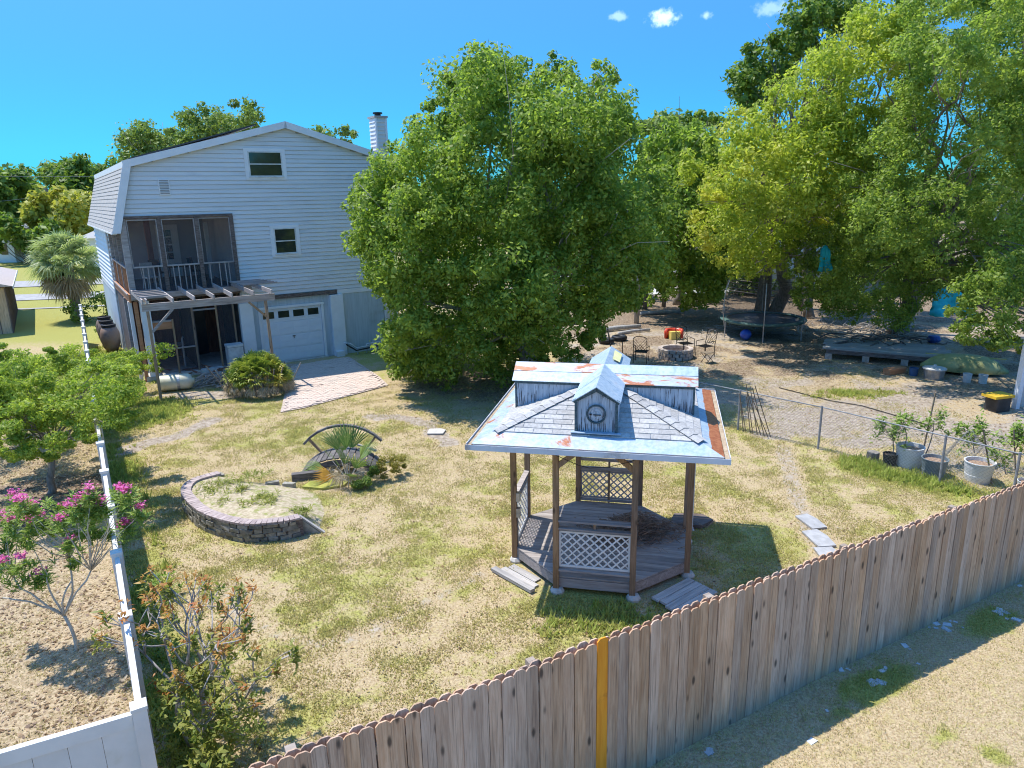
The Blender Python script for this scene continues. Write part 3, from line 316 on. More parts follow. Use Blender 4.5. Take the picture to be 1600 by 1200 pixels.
def zones(X, Y):
    n1 = vnoise(X, Y, .55, 1, 4); n2 = vnoise(X, Y, 1.6, 2, 3); n3 = vnoise(X, Y, .25, 5, 3)
    green = sstep(.30, .85, n1*.35+n2*.5+.3*vnoise(X, Y, 4.5, 7, 2))*.7; sand = 0*X; mulch = 0*X
    inside = (wf_side(X, Y) > 0)
    vs = vf_side(X, Y)
    # strip along the vinyl fence, yard side
    green = np.maximum(green, np.where((vs > 0) & inside, sstep(1.3, .3, vs)*sstep(.2, .5, n2)*.9, 0))
    green = np.maximum(green, sstep(1.1, .4, blob(X, Y, -12.5, 21, 3.4, 2.4))*sstep(.2, .45, n2))
    green = np.maximum(green, sstep(1.1, .4, blob(X, Y, -17, 27, 4, 7, .5))*sstep(.25, .5, n2))
    green = np.maximum(green, sstep(1.1, .5, blob(X, Y, 2.2, 10.1, 2.6, .9))*.8*sstep(.2, .5, n2))
    green = np.maximum(green, sstep(1.1, .5, blob(X, Y, 4.6, 12.0, 1.4, 1.2))*.6)
    green = np.maximum(green, sstep(1.1, .4, blob(X, Y, 11, 21.7, 1.6, .6))*1.0)
    green = np.maximum(green, sstep(1.1, .4, blob(X, Y, -5, 29.5, 3, 2.0))*.8)
    cl = seg_dist(X, Y, [(8.2, 15.6), (9.6, 14.2), (10.8, 12.6)]); green = np.maximum(green, sstep(1.0, .3, cl)*.95)
    far = sstep(29, 35, Y)*(X < -17.5); green = np.where(far > 0, np.maximum(green, far*(.6+.5*n1)), green)
    nearg = ~inside; green = np.where(nearg, green*.35, green)
    for x, y, rx, ry in ((5.3, 7.1, .5, .22), (5.6, 6.8, .35, .2), (6.6, 7.4, .4, .2), (4.6, 7.9, 1.2, .35), (7.5, 9.5, 1.2, .35)):
        green = np.where(nearg, np.maximum(green, sstep(1.2, .4, blob(X, Y, x, y, rx, ry, .5))*sstep(.3, .5, n2)), green)
    # sand: paths and bare patches
    def put(m): 
        nonlocal sand; sand = np.maximum(sand, m)
    j = (n2-.5)*.7
    put(sstep(.5, .1, seg_dist(X, Y, [(-10.25, 17.84), (-9.94, 18.44), (-9.41, 18.83), (-9.1, 20.3)])+j*.6))
    put(sstep(.5, .1, seg_dist(X, Y, [(-4.3, 20.4), (-3.07, 20.0), (-2.2, 18.95), (-1.76, 17.96)])+j)*.8)
    put(.6*sstep(.24, .08, seg_dist(X, Y, [(-4.95, 10.7), (-4.39, 9.86), (-3.69, 9.41), (-2.94, 9.15), (-2.23, 9.44), (-1.62, 10.03), (-.6, 11)])+j*.3)*.75)
    put(.75*sstep(.35, .1, seg_dist(X, Y, [(6.94, 17), (6.24, 14.54), (5.71, 12.4), (5.6, 11.2)])+j*.4)*.7)
    for x, y, rx, ry in ((6.9, 18.0, .8, .5), (9.1, 17.2, 1.1, .5), (7.6, 19.6, 1.4, .6), (-10.0, 23.2, 2.6, .7), (9.0, 19.2, 1.1, .4), (-9.4, 26.8, 2, 1), (-16.2, 29.5, 1.6, 2.2)):
        put(sstep(1.2, .5, blob(X, Y, x, y, rx, ry)+j)*.85)
    # right yard: grey sand and litter
    R = sstep(-1, 1.5, (X-6.0)*.6+(Y-21.5)*.55 + (n1-.5)*5)*(X > 2)
    R = np.maximum(R, sstep(22, 25, Y+(n1-.5)*3)*sstep(1.5, 4, X))
    sand = np.maximum(sand, R*(.45+.55*sstep(.35, .6, n1)))
    litter = R*sstep(.40, .56, vnoise(X, Y, .7, 8, 4))*.85*(1-.6*sstep(24, 21, Y))
    litter = np.maximum(litter, sstep(31.5, 34, Y+(n1-.5)*2)*sstep(3, 6, X)*.9)
    litter = np.maximum(litter, sstep(1.15, .6, blob(X, Y, -.2, 24, 4.2, 3.0)+(n2-.5)*.5)*.8)
    mulch = np.maximum(mulch, litter)
    # neighbour's bed, left of the vinyl fence
    L = (vs < 0) & (Y < 24)
    mulch = np.where(L, np.maximum(mulch, .45+.3*n2), mulch)
    mulch = np.where(L, np.maximum(mulch, sstep(1.1, .7, blob(X, Y, -10.6, 14.6, 2.2, 1.9))*.95), mulch)
    green = np.where(L, green*sstep(.55, .75, n1+.15*sstep(-1.5, -3, vs)), green); sand = np.where(L, sstep(.55, .75, n3)*.5, sand)
    green = np.clip(green*(1-sand*.8)*(1-mulch*.5), 0, 1)
    return np.clip(green, 0, 1), np.clip(sand, 0, 1), np.clip(mulch, 0, 1)
xs = np.concatenate([-np.geomspace(500, 20.5, 34), np.arange(-20, 20.01, .13), np.geomspace(20.5, 500, 34)])
ys = np.concatenate([[-60, -30, -15, -5, 0, 2], np.arange(3, 36.01, .13), np.geomspace(36.4, 700, 70)])
GX, GY = np.meshgrid(xs, ys); g_, s_, m_ = zones(GX, GY)
GZ = gheight(GX, GY); GZ[(abs(GX) > 40) | (GY > 60)] = 0
vz = np.stack([GX, GY, GZ], -1).reshape(-1, 3); nx, ny = len(xs), len(ys)
ii = np.arange(nx*ny).reshape(ny, nx); q = np.stack([ii[:-1, :-1], ii[:-1, 1:], ii[1:, 1:], ii[1:, :-1]], -1).reshape(-1, 4)
def groundmat():
    m, nt, b = newmat('dry_lawn'); tcn = nt.nodes.new('ShaderNodeTexCoord'); V = tcn.outputs['Object']
    at = nt.nodes.new('ShaderNodeAttribute'); at.attribute_name = 'tone'; sp = nt.nodes.new('ShaderNodeSeparateColor'); nt.links.new(at.outputs['Color'], sp.inputs[0])
    G_, S_, M_ = sp.outputs[0], sp.outputs[1], sp.outputs[2]
    fine = noise(nt, V, 28, 6, .7); mid = noise(nt, V, 7, 5, .65); fib = noise(nt, V, 90, 3, .7)
    straw = mixc(nt, ramp(nt, fine, .32, .68), (.30, .21, .112), (.565, .448, .268))
    straw = mixc(nt, math_(nt, 'MULTIPLY', ramp(nt, mid, .48, .68), .55), straw, (.42, .355, .125))
    straw = mixc(nt, math_(nt, 'MULTIPLY', ramp(nt, fib, .50, .66), .35), straw, (.62, .56, .44))
    green = mixc(nt, ramp(nt, fine, .35, .65), (.21, .205, .05), (.44, .42, .13))
    def thr(fac, n, w=.26):   # break the zone edges up with noise
        s = math_(nt, 'ADD', fac, math_(nt, 'MULTIPLY_ADD', n, 1.1, -.55)); return ramp(nt, s, .5-w, .5+w)
    col = mixc(nt, thr(G_, mid), straw, green)
    sandc = mixc(nt, ramp(nt, mid, .3, .7), (.24, .19, .145), (.47, .40, .32))
    sandc = mixc(nt, math_(nt, 'MULTIPLY', ramp(nt, fine, .55, .7), .5), sandc, (.24, .18, .11))
    col = mixc(nt, thr(S_, mid, .15), col, sandc)
    chips = nt.nodes.new('ShaderNodeTexVoronoi'); chips.inputs['Scale'].default_value = 26; nt.links.new(V, chips.inputs['Vector'])
    cs = nt.nodes.new('ShaderNodeSeparateColor'); nt.links.new(chips.outputs['Color'], cs.inputs[0])
    mul = mixc(nt, ramp(nt, cs.outputs[0], .15, .95), (.15, .105, .07), (.54, .43, .31))
    mul = mixc(nt, ramp(nt, math_(nt, 'ADD', M_, math_(nt, 'MULTIPLY', mid, .3)), .75, 1.1), mixc(nt, .5, mul, straw), mixc(nt, .45, mul, (.10, .065, .045)))
    col = mixc(nt, thr(M_, mid, .2), col, mul)
    nt.links.new(col, b.inputs['Base Color']); b.inputs['Roughness'].default_value = .95; b.inputs['Specular IOR Level'].default_value = .1
    h = math_(nt, 'ADD', fine, math_(nt, 'MULTIPLY', mid, 1.5)); bump(nt, b, h, .7, .03); return m
M_ground = groundmat()
go = bpy.data.objects.new('ground', np_mesh('ground', vz, q, M_ground, np.stack([g_, s_, m_, np.ones_like(g_)], -1).reshape(-1, 4), True)); COL.objects.link(go); tag(go, kind='structure')

# grass: small tufts of bent blades, denser and greener where the lawn is green
def grass(name, n, region, hmin, hmax, cols, dens, blades=6, wid=.012, label='grass', seed=1, spread=.06):
    r = np.random.default_rng(seed); x0, x1, y0, y1 = region
    P = []
    while sum(len(p) for p in P) < n:
        X = r.uniform(x0, x1, 60000); Y = y0+(y1-y0)*r.random(60000)**1.35; d = dens(X, Y); k = r.random(60000) < d; P.append(np.stack([X[k], Y[k]], -1))
        if len(P) > 60: break
    P = np.concatenate(P)[:n]; n = len(P)
    gg, ss, mm = zones(P[:, 0], P[:, 1])
    size = r.uniform(hmin, hmax, n)*(.6+.8*vnoise(P[:, 0], P[:, 1], 1.2, 4))*(.75+.6*gg)
    u = np.clip(gg*.9+r.normal(0, .22, n), 0, 1)[:, None]; w = r.random((n, 1))
    base = (1-u)*(np.array(cols[0])*(1-w)+np.array(cols[1])*w)+u*(np.array(cols[2])*(1-w)+np.array(cols[3])*w)
    B = blades; a = r.uniform(0, 2*pi, (n, B)); lean = r.uniform(.15, .9, (n, B)); off = r.normal(0, spread, (n, B, 2))
    cx = P[:, None, 0]+off[..., 0]; cy = P[:, None, 1]+off[..., 1]; cz = np.repeat(gheight(P[:, 0], P[:, 1])[:, None], B, 1)-.005
    H = size[:, None]*r.uniform(.6, 1.2, (n, B)); dx = np.cos(a); dy = np.sin(a); wv = wid*(.7+.6*r.random((n, B)))
    v0 = np.stack([cx-dy*wv, cy+dx*wv, cz], -1); v1 = np.stack([cx+dy*wv, cy-dx*wv, cz], -1)
    v2 = np.stack([cx+dx*H*lean, cy+dy*H*lean, cz+H*np.sqrt(1-.5*lean**2)], -1)
    V = np.stack([v0, v1, v2], 2).reshape(-1, 3); F = np.arange(len(V)).reshape(-1, 3)
    c = np.repeat(base[:, None, :], B, 1)*(.8+.4*r.random((n, B, 1))); c = np.repeat(c.reshape(-1, 3), 3, 0); c = np.concatenate([c, np.ones((len(c), 1))], 1)
    me = np_mesh(name, V, F, M_grass, c); o = bpy.data.objects.new(name, me); COL.objects.link(o); return tag(o, label, 'grass', None, 'stuff')
def grassmat():
    m, nt, b = newmat('grass_blades'); out = nt.nodes['Material Output']; at = nt.nodes.new('ShaderNodeAttribute'); at.attribute_name = 'tone'
    nt.links.new(at.outputs['Color'], b.inputs['Base Color']); b.inputs['Roughness'].default_value = .7; b.inputs['Specular IOR Level'].default_value = .15
    tr = nt.nodes.new('ShaderNodeBsdfTranslucent'); nt.links.new(at.outputs['Color'], tr.inputs['Color']); mx = nt.nodes.new('ShaderNodeMixShader'); mx.inputs[0].default_value = .5
    nt.links.new(b.outputs[0], mx.inputs[1]); nt.links.new(tr.outputs[0], mx.inputs[2]); nt.links.new(mx.outputs[0], out.inputs['Surface']); return m
M_grass = grassmat()
STRAW = [(.60, .50, .30), (.54, .465, .19), (.36, .37, .085), (.55, .54, .15)]
def solid(X, Y):      # 1 where something hard stands on the ground
    m = (blob(X, Y, 1.6, 11.76, 1.7) < 1)
    HX = (X+7.788)*.83896+(Y-28.86)*.5442; HY = -(X+7.788)*.5442+(Y-28.86)*.83896
    m |= (HX > -6.9) & (HX < 2.8) & (HY > -.1) & (HY < 15); m |= (HX > -1.6) & (HX < 2.1) & (HY > -5.6) & (HY < 0) & (HX+.4*HY > -3.8)
    return m
def dens_yard(X, Y):
    g, s, m = zones(X, Y); d = (.3+.6*g)*(1-.85*s)*(1-.85*m); d[solid(X, Y)] = 0; d *= (wf_side(X, Y) > .05)
    d *= (.25+1.3*sstep(.35, .6, vnoise(X, Y, 2.6, 11, 2))); return d
grass('grass', 80000, (-15, 13, 6, 27), .022, .06, STRAW, dens_yard, label='patchy half-dry grass tufts across the yard', seed=2)
def dens_near(X, Y):
    g, s, m = zones(X, Y); d = (.6+1.2*g); d[wf_side(X, Y) > -.03] = 0; return d
grass('grass', 34000, (0, 12, 2.5, 11.5), .02, .05, STRAW, dens_near, label='short dry grass outside the wooden fence', seed=3, spread=.04, wid=.006)
def dens_tall(X, Y):
    g, s, m = zones(X, Y); vs = vf_side(X, Y)
    d = 1.0*sstep(.75, .2, seg_dist(X, Y, [(8.4, 15.6), (9.6, 14.2), (11.0, 12.3)]))
    d *= sstep(.35, .6, vnoise(X, Y, 1.7, 9)); d = np.maximum(d, .5*sstep(.9, .3, vs)*(vs > 0.05)*sstep(.4, .65, vnoise(X, Y, 1.3, 6))); d = np.maximum(d, .3*sstep(1.2, .5, blob(X, Y, 2.0, 9.6, 2.0, .5)))
    d = np.maximum(d, sstep(1.1, .4, blob(X, Y, 11, 21.7, 1.6, .6))*sstep(.35, .6, vnoise(X, Y, 2.1, 3))); d = np.maximum(d, .5*sstep(1.1, .4, blob(X, Y, -5, 29, 2.2, 1.5)))
    d = np.maximum(d, .7*sstep(1.1, .4, blob(X, Y, -12.5, 21, 2.8, 2.2))); d = np.maximum(d, .55*sstep(1.1, .4, blob(X, Y, -16.5, 27, 2.6, 6, .5)))
    d[solid(X, Y)] = 0; return d*(wf_side(X, Y) > .08)
grass('weeds', 4800, (-19, 14, 6, 33), .06, .15, [(.44, .46, .12), (.54, .52, .16), (.30, .38, .07), (.44, .50, .12)], dens_tall, blades=9, wid=.022, label='taller green weeds along the fences', seed=4, spread=.05)

# wood chips, dead leaves and twigs lying on the ground
def litter(name, n, region, dens, cols, smin, smax, label, cat, seed):
    r = np.random.default_rng(seed); x0, x1, y0, y1 = region; P = []
    for _ in range(40):
        X = r.uniform(x0, x1, 40000); Y = y0+(y1-y0)*r.random(40000)**1.3; k = r.random(40000) < dens(X, Y); P.append(np.stack([X[k], Y[k]], -1))
        if sum(len(p) for p in P) > n: break
    P = np.concatenate(P)[:n]; n = len(P); a = r.uniform(0, 2*pi, n); s = r.uniform(smin, smax, n); w = s*r.uniform(.25, .7, n)
    t = np.stack([np.cos(a), np.sin(a), r.uniform(-.35, .35, n)], -1); b = np.stack([-np.sin(a), np.cos(a), r.uniform(-.5, .5, n)], -1)
    C = np.stack([P[:, 0], P[:, 1], gheight(P[:, 0], P[:, 1])+.008+.3*s*r.random(n)], -1); t *= s[:, None]; b *= w[:, None]
    V = np.stack([C-t, C+b-t*.1, C+t, C-b], 1).reshape(-1, 3); F = np.arange(4*n).reshape(-1, 4); k = r.integers(0, len(cols), n); c = np.array(cols)[k]*r.uniform(.7, 1.2, (n, 1)); c = np.repeat(c, 4, 0); c = np.concatenate([c, np.ones((len(c), 1))], 1)
    o = bpy.data.objects.new(name, np_mesh(name, V, F, M_grass, c)); COL.objects.link(o); return tag(o, label, cat, None, 'stuff')
litter('wood_chips', 26000, (-16, -3, 5, 22), lambda X, Y: (vf_side(X, Y) < -.08)*.9*(.3+.7*sstep(.3, .6, vnoise(X, Y, 1.5, 21))), [(.60, .46, .30), (.52, .38, .24), (.66, .55, .40), (.26, .17, .10), (.44, .33, .25)], .015, .045, 'tan wood-chip mulch left of the vinyl fence', 'mulch', 5)
litter('leaf_litter', 26000, (-14, 19, 6, 36), lambda X, Y: ((wf_side(X, Y) > .05) & (vf_side(X, Y) > 0) & ~solid(X, Y))*(.12+.9*zones(X, Y)[2]+.3*zones(X, Y)[1]*(X > 5)), [(.34, .22, .12), (.48, .36, .2), (.24, .15, .09), (.58, .5, .36)], .012, .04, 'dead leaves scattered over the yard', 'leaves', 6)
# ---------------------------------------------------------------- street at the far left
def strip(name, p0, d, w, L, z, m, kind='structure'):
    d = Vector((d[0], d[1], 0)).normalized(); n = Vector((-d.y, d.x, 0)); p = Vector((p0[0], p0[1], z)); vs = []; fs = []
    k = 24
    for i in range(k+1):
        t = -L/2+L*i/k
        for s in (-w/2, w/2): vs.append(p+d*t+n*s)
    fs = [(2*i, 2*i+2, 2*i+3, 2*i+1) for i in range(k)]
    return MB().add(vs, fs).build(name, m, kind=kind)
M_asph = mat('street_asphalt', (.30, .29, .28), (.38, .37, .35), 3, rough=.9, bmp=.1, rnd=0)
M_conc = mat('concrete', (.46, .43, .38), (.58, .55, .50), 5, rough=.9, bmp=.15, rnd=.06, dirt=(.30, .27, .22))
SD = (.985, .17)
strip('sidewalk', (-33, 44.0), SD, .5, 90, .03, M_asph); strip('road', (-33, 50.3), SD, 3.6, 160, .045, M_asph); strip('service_road', (-36, 59.5), SD, 5.0, 160, .05, M_asph)
strip('lane', (18, 47), (1, .03), 3.0, 30, .035, M_conc)

# ---------------------------------------------------------------- wooden picket fence
M_picket = woodmat('weathered_picket', (.46, .275, .165), (.60, .405, .27), foot=(.27, .20, .15), rnd=.17)
M_orange = mat('orange_picket', (.74, .27, .02), (.82, .34, .03), 2, stretch=(10, 10, 1), rough=.7, bmp=.15, rnd=0, dirt=(.5, .17, .02), dlo=.62, dhi=.75)
M_rail = woodmat('fence_rail', (.30, .23, .17), (.42, .33, .25), grain=(1.2, 14, 14), knots=False)
wf = empty('wood_fence', (WF0[0], WF0[1], 0), atan2(WFD[1], WFD[0]), 'long dog-eared brown wooden picket fence with one orange board crossing the foreground', 'fence')
def picket_mesh(w, h, t=.016, ear=.035, lean=0.0):
    p = [(-w/2, -.2), (w/2, -.2), (w/2+lean, h-ear), (w/2-ear*.8+lean, h-.006), (w/2-ear*1.1+lean, h), (-w/2+ear*1.1+lean, h), (-w/2+ear*.8+lean, h-.006), (-w/2+lean, h-ear)]
    return MB().prism(p, t, 'y', -t/2).mesh('picket', M_picket)
pk = [picket_mesh(.1385, 1.83+dh, lean=l) for dh in (-.008, 0, .007, .014) for l in (-.004, .003)]
PW = .1425; nP = 112; x = -.35; iOR = None
orange_x = 3.40        # along the fence (the board at the left third)
i = 0
while x < 21.1:
    gzx = gz(WF0[0]+WFD[0]*x, WF0[1]+WFD[1]*x)
    me = random.choice(pk); nm = 'picket'
    o = place(nm, me, wf, (x+random.uniform(-.002, .002), -.030+random.uniform(-.003, .002), random.uniform(-.022, .014)), (random.uniform(-.010, .003), random.uniform(-.004, .004), random.uniform(-.015, .015)))
    if abs(x-orange_x) < PW/2:
        oo = picket_mesh(.140, 1.845); oo.materials[0] = M_orange; o.data = oo; o['label'] = 'unweathered orange picket'; o.location.y -= .002; 
    if x+PW/2 < 21.05:
        place('picket', random.choice(pk), wf, (x+PW/2+random.uniform(-.004, .004), .036, random.uniform(-.012, .008)), (random.uniform(-.003, .005), 0, random.uniform(-.008, .008)))
    x += PW; i += 1
for z in (.32, .95, 1.55):
    for k in range(9): MB().span(-.4+k*2.4, -.4+(k+1)*2.4-.01, -.019, .026, z-.045, z+.045).build('rail', M_rail, wf)
for k in range(9): MB().span(-.4+k*2.4-.045+.55, -.4+k*2.4+.045+.55, .0275+.018, .135, -.2, 1.815).build('post', M_rail, wf)

# ---------------------------------------------------------------- white vinyl fence
M_vinyl = mat('white_vinyl', (.62, .60, .56), (.68, .66, .62), 2, rough=.45, bmp=.02, rnd=.03, dirt=(.48, .46, .36), dscale=1.2, dlo=.55, dhi=.8, spec=.4)
M_shade = mat('black_post_cap', (.03, .03, .03), rough=.5)
vf = empty('vinyl_fence', (VF0[0], VF0[1], 0), atan2(VFD[1], VFD[0]), 'off-white vinyl privacy fence with square post caps running up the left side', 'fence')
cap_me = MB().span(-.072, .072, -.072, .072, 1.80, 1.835).add([(-.072, -.072, 1.8355), (.072, -.072, 1.8355), (.072, .072, 1.8355), (-.072, .072, 1.8355), (0, 0, 1.865)], [(0, 1, 4), (1, 2, 4), (2, 3, 4), (3, 0, 4)]).mesh('cap', M_vinyl)
post_me = MB().span(-.0635, .0635, -.0635, .0635, -.2, 1.80).mesh('post', M_vinyl)
def vboard(w, h): return MB().prism([(-w/2, -.018), (w/2-.004, -.018), (w/2-.004, .018), (-w/2, .018)], h, 'z', 0).mesh('board', M_vinyl)
SP = 1.765; b_me = vboard((SP-.127)/6, 1.5); b_me2 = vboard((SP-.127)/6, 1.5)
rail_me = MB().span(0, SP-.127, -.03, .03, 0, .14).mesh('rail', M_vinyl)
def vinyl_run(root, n0, n1):
    for k in range(n0, n1):
        p = place('post', post_me, root, (k*SP, 0, 0)); c = place('cap', cap_me, p)
        if k < n1-1:
            for z in (.06, 1.62): place('rail', rail_me, root, (k*SP+.0635, 0, z))
            w = (SP-.127)/6
            for j in range(6): place('board', b_me, root, (k*SP+.0635+w*(j+.5), 0, .16))
vinyl_run(vf, 0, 19)
vf2 = empty('vinyl_fence', (VF0[0], VF0[1], 0), radians(206), 'white vinyl fence panel with vertical boards in the bottom left corner', 'fence')
for z in (.06, 1.62): place('rail', rail_me, vf2, (.0635, 0, z))
for j in range(6): place('board', b_me, vf2, (.0635+(SP-.127)/6*(j+.5), 0, .16))
p = place('post', post_me, vf2, (SP, 0, 0)); place('cap', cap_me, p)
for z in (.06, 1.62): place('rail', rail_me, vf2, (SP+.0635, 0, z))
for j in range(6): place('board', b_me, vf2, (SP+.0635+(SP-.127)/6*(j+.5), 0, .16))
# the corner post stands with its black cap foot
# ---------------------------------------------------------------- the house (x along the gable wall, y into the house)
M_siding = mat('pale_siding', (.67, .675, .67), (.72, .725, .72), 1.5, stretch=(.3, 1, 3), rough=.55, bmp=.02, rnd=.025, dirt=(.54, .54, .54), dscale=.5, dlo=.5, dhi=.85, spec=.35)
M_white = mat('white_trim', (.72, .73, .74), (.78, .79, .80), 2, rough=.5, bmp=.03, rnd=.02, dirt=(.55, .54, .48), dscale=1.2, dlo=.6, dhi=.85)
M_ply = mat('bluish_panel', (.42, .49, .53), (.50, .57, .61), 2.0, stretch=(7, 7, .5), rough=.75, bmp=.1, rnd=.02, dirt=(.33, .36, .36), dscale=1.0, dlo=.5, dhi=.8)
M_dark = mat('old_dark_wood', (.10, .075, .065), (.20, .16, .14), 6, stretch=(1, 6, 6), rough=.9, bmp=.3, rnd=.1)
M_grey = woodmat('grey_weathered_wood', (.26, .225, .21), (.44, .39, .36), grain=(1.2, 12, 12), knots=False, gdark=(.16, .13, .12))
M_brownpost = woodmat('brown_post_wood', (.26, .17, .10), (.38, .26, .17), grain=(12, 12, 1.2), knots=True)
M_redwood = mat('reddish_boards', (.20, .085, .06), (.30, .14, .09), 3, stretch=(5, 5, .6), rough=.85, bmp=.2, rnd=.1)
M_orangeboard = mat('orange_brown_board', (.42, .19, .09), (.50, .25, .13), 3, stretch=(.6, 4, 4), rough=.8, bmp=.1, rnd=.05)
M_shingle = mat('grey_shingle', (.34, .33, .31), (.44, .43, .41), 22, rough=.95, bmp=.4, rnd=.16, spec=.1, dirt=(.30, .30, .30), dscale=.9, dlo=.55, dhi=.8)
M_black = mat('black_panel', (.018, .018, .022), (.03, .03, .035), 3, rough=.35, bmp=0, rnd=0, spec=.5)
M_glass = glassy('window_glass', (.035, .045, .04))
M_gdoor = mat('garage_door_white', (.70, .74, .78), (.75, .79, .82), 1.5, rough=.45, bmp=.02, rnd=.01, dirt=(.58, .60, .60), dscale=1, dlo=.55, dhi=.85)
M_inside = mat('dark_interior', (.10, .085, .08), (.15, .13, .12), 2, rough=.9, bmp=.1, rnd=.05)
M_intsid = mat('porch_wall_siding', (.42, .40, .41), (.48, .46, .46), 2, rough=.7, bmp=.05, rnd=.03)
M_screen = screenmat()
M_pvc = mat('white_pvc', (.72, .72, .70), rough=.4, bmp=0, rnd=.03, spec=.5)
M_met = mat('grey_metal', (.35, .36, .37), (.5, .5, .5), 8, rough=.4, bmp=.05, rnd=.1, metallic=.6)
M_blk = mat('black_iron', (.02, .02, .022), rough=.5, bmp=0, rnd=.1)

M_latv = mat('vent_grey', (.34, .36, .38), rnd=0)
HY = atan2(.54419983, .83895563)
house = empty('house', (-7.7884, 28.86035, 0), HY, 'pale two-and-a-half-storey house with gambrel roof, screened corner porch and white garage door', 'house')
HD = 14.0                 # depth of the house
XL, XR = -6.86, 2.74
RIDGE = (-.80, 9.12); BROWL = (-6.33, 7.70); EAVEL = (-6.98, 5.40); RE = (XR, 8.08)
def roof_z(x): return BROWL[1]+(x-BROWL[0])*(RIDGE[1]-BROWL[1])/(RIDGE[0]-BROWL[0]) if x < RIDGE[0] else RIDGE[1]+(x-RIDGE[0])*(RE[1]-RIDGE[1])/(RE[0]-RIDGE[0])
def left_x(z):
    if z <= EAVEL[1]: return XL
    if z <= BROWL[1]: return max(XL, EAVEL[0]+(z-EAVEL[1])*(BROWL[0]-EAVEL[0])/(BROWL[1]-EAVEL[1]))
    return BROWL[0]+(z-BROWL[1])*(RIDGE[0]-BROWL[0])/(RIDGE[1]-BROWL[1])
def right_x(z): return XR if z <= RE[1] else RE[0]-(z-RE[1])*(RE[0]-RIDGE[0])/(RIDGE[1]-RE[1])
# core walls behind the siding (butted pieces, porch corner left open)
PX = -3.12; PD = 5.4; PZ = 3.26; PT = 5.84
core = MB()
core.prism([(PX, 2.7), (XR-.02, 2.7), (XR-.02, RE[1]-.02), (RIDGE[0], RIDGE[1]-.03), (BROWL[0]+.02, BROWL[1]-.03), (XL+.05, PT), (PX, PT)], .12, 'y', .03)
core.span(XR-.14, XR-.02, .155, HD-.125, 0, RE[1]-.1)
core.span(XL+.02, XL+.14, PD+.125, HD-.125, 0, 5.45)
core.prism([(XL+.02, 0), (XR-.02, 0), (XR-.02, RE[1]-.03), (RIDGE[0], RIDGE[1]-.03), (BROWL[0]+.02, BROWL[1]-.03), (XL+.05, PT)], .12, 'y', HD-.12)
core.build('wall', mat('lap_shadow_core', (.40, .41, .42), (.50, .51, .52), 2, rnd=0), house)  # core greyer than the boards, so the gaps paint the laps' shadow lines
# clapboards of the gable
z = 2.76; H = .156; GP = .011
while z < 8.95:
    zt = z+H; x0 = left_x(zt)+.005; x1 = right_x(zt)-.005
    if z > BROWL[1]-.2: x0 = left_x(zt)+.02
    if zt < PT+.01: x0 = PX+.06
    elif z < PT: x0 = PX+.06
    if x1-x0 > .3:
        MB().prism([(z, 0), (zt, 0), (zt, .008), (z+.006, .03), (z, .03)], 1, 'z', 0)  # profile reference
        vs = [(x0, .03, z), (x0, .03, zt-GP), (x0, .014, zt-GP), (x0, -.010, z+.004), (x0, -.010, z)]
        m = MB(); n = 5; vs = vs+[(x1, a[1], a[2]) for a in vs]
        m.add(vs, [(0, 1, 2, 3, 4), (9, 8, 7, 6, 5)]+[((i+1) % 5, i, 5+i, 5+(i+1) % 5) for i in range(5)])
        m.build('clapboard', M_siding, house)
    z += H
top = MB().prism([(RIDGE[0]-1.0, 8.9), (RIDGE[0]+1.0, 8.9), (RIDGE[0], 9.1)], .02, 'y', .005)
# side siding (left wall behind the porch and right wall)
z = 2.76
while z < 5.3:
    MB().prism([(XL+.02, z+.02), (XL-.065, z+.02), (XL-.065, z+.03), (XL+.010, z+.2), (XL+.02, z+.2)], HD-PD-.3, 'y', PD+.2).build('side_clapboard', M_siding, house); z += .2
m = MB(); z = .1
while z < 8: m.prism([(XR-.02, z), (XR+.014, z), (XR+.014, z+.006), (XR-.006, z+H), (XR-.02, z+H)], HD-.3, 'y', .14); z += H
m.build('side_siding', M_siding, house, kind='stuff')
# lower storey
MB().span(XL-.03, XL+.03, PD+.2, HD-.05, 0, 2.745).build('lower_side_wall', M_ply, house)
MB().span(XL-.045, XL-.032, PD+.2, HD-.05, 2.56, 2.745).build('belly_band', M_white, house)
MB().span(.90, XR-.02, .0, .10, 0, 2.555).build('plywood_panel', M_ply, house)
for x in (1.28, 1.66, 2.04, 2.42): MB().span(x-.004, x+.004, -.004, -.001, .05, 2.5).build('groove_batten', M_ply, house)
MB().span(.72, XR+.01, -.02, .13, 2.56, 2.745).build('belly_band', M_white, house)
MB().span(.36, .895, -.16, .12, -.1, 2.555).build('pilaster', M_white, house)
MB().span(-3.24, -2.76, -.16, .12, -.1, 2.555).build('pilaster', M_white, house)
MB().span(-2.756, -2.53, .0, .12, 0, 2.6).build('plywood_panel', M_ply, house)
MB().span(-2.52, .02, .0, .12, 2.24, 2.6).build('plywood_panel', M_ply, house)
MB().span(.025, .355, .0, .12, 0, 2.6).build('plywood_panel', M_ply, house)
ledger = MB()
for k in range(5):
    a = -1.86+k*.51; ledger.span(a, a+.5, -.075, -.006, 2.585+random.uniform(-.008, .008), 2.745+random.uniform(-.01, .01))
ledger.build('charred_ledger_board', M_dark, house)
MB().span(XL+.1, PX, -.02, .16, 2.95, PZ).build('porch_rim_board', M_dark, house)
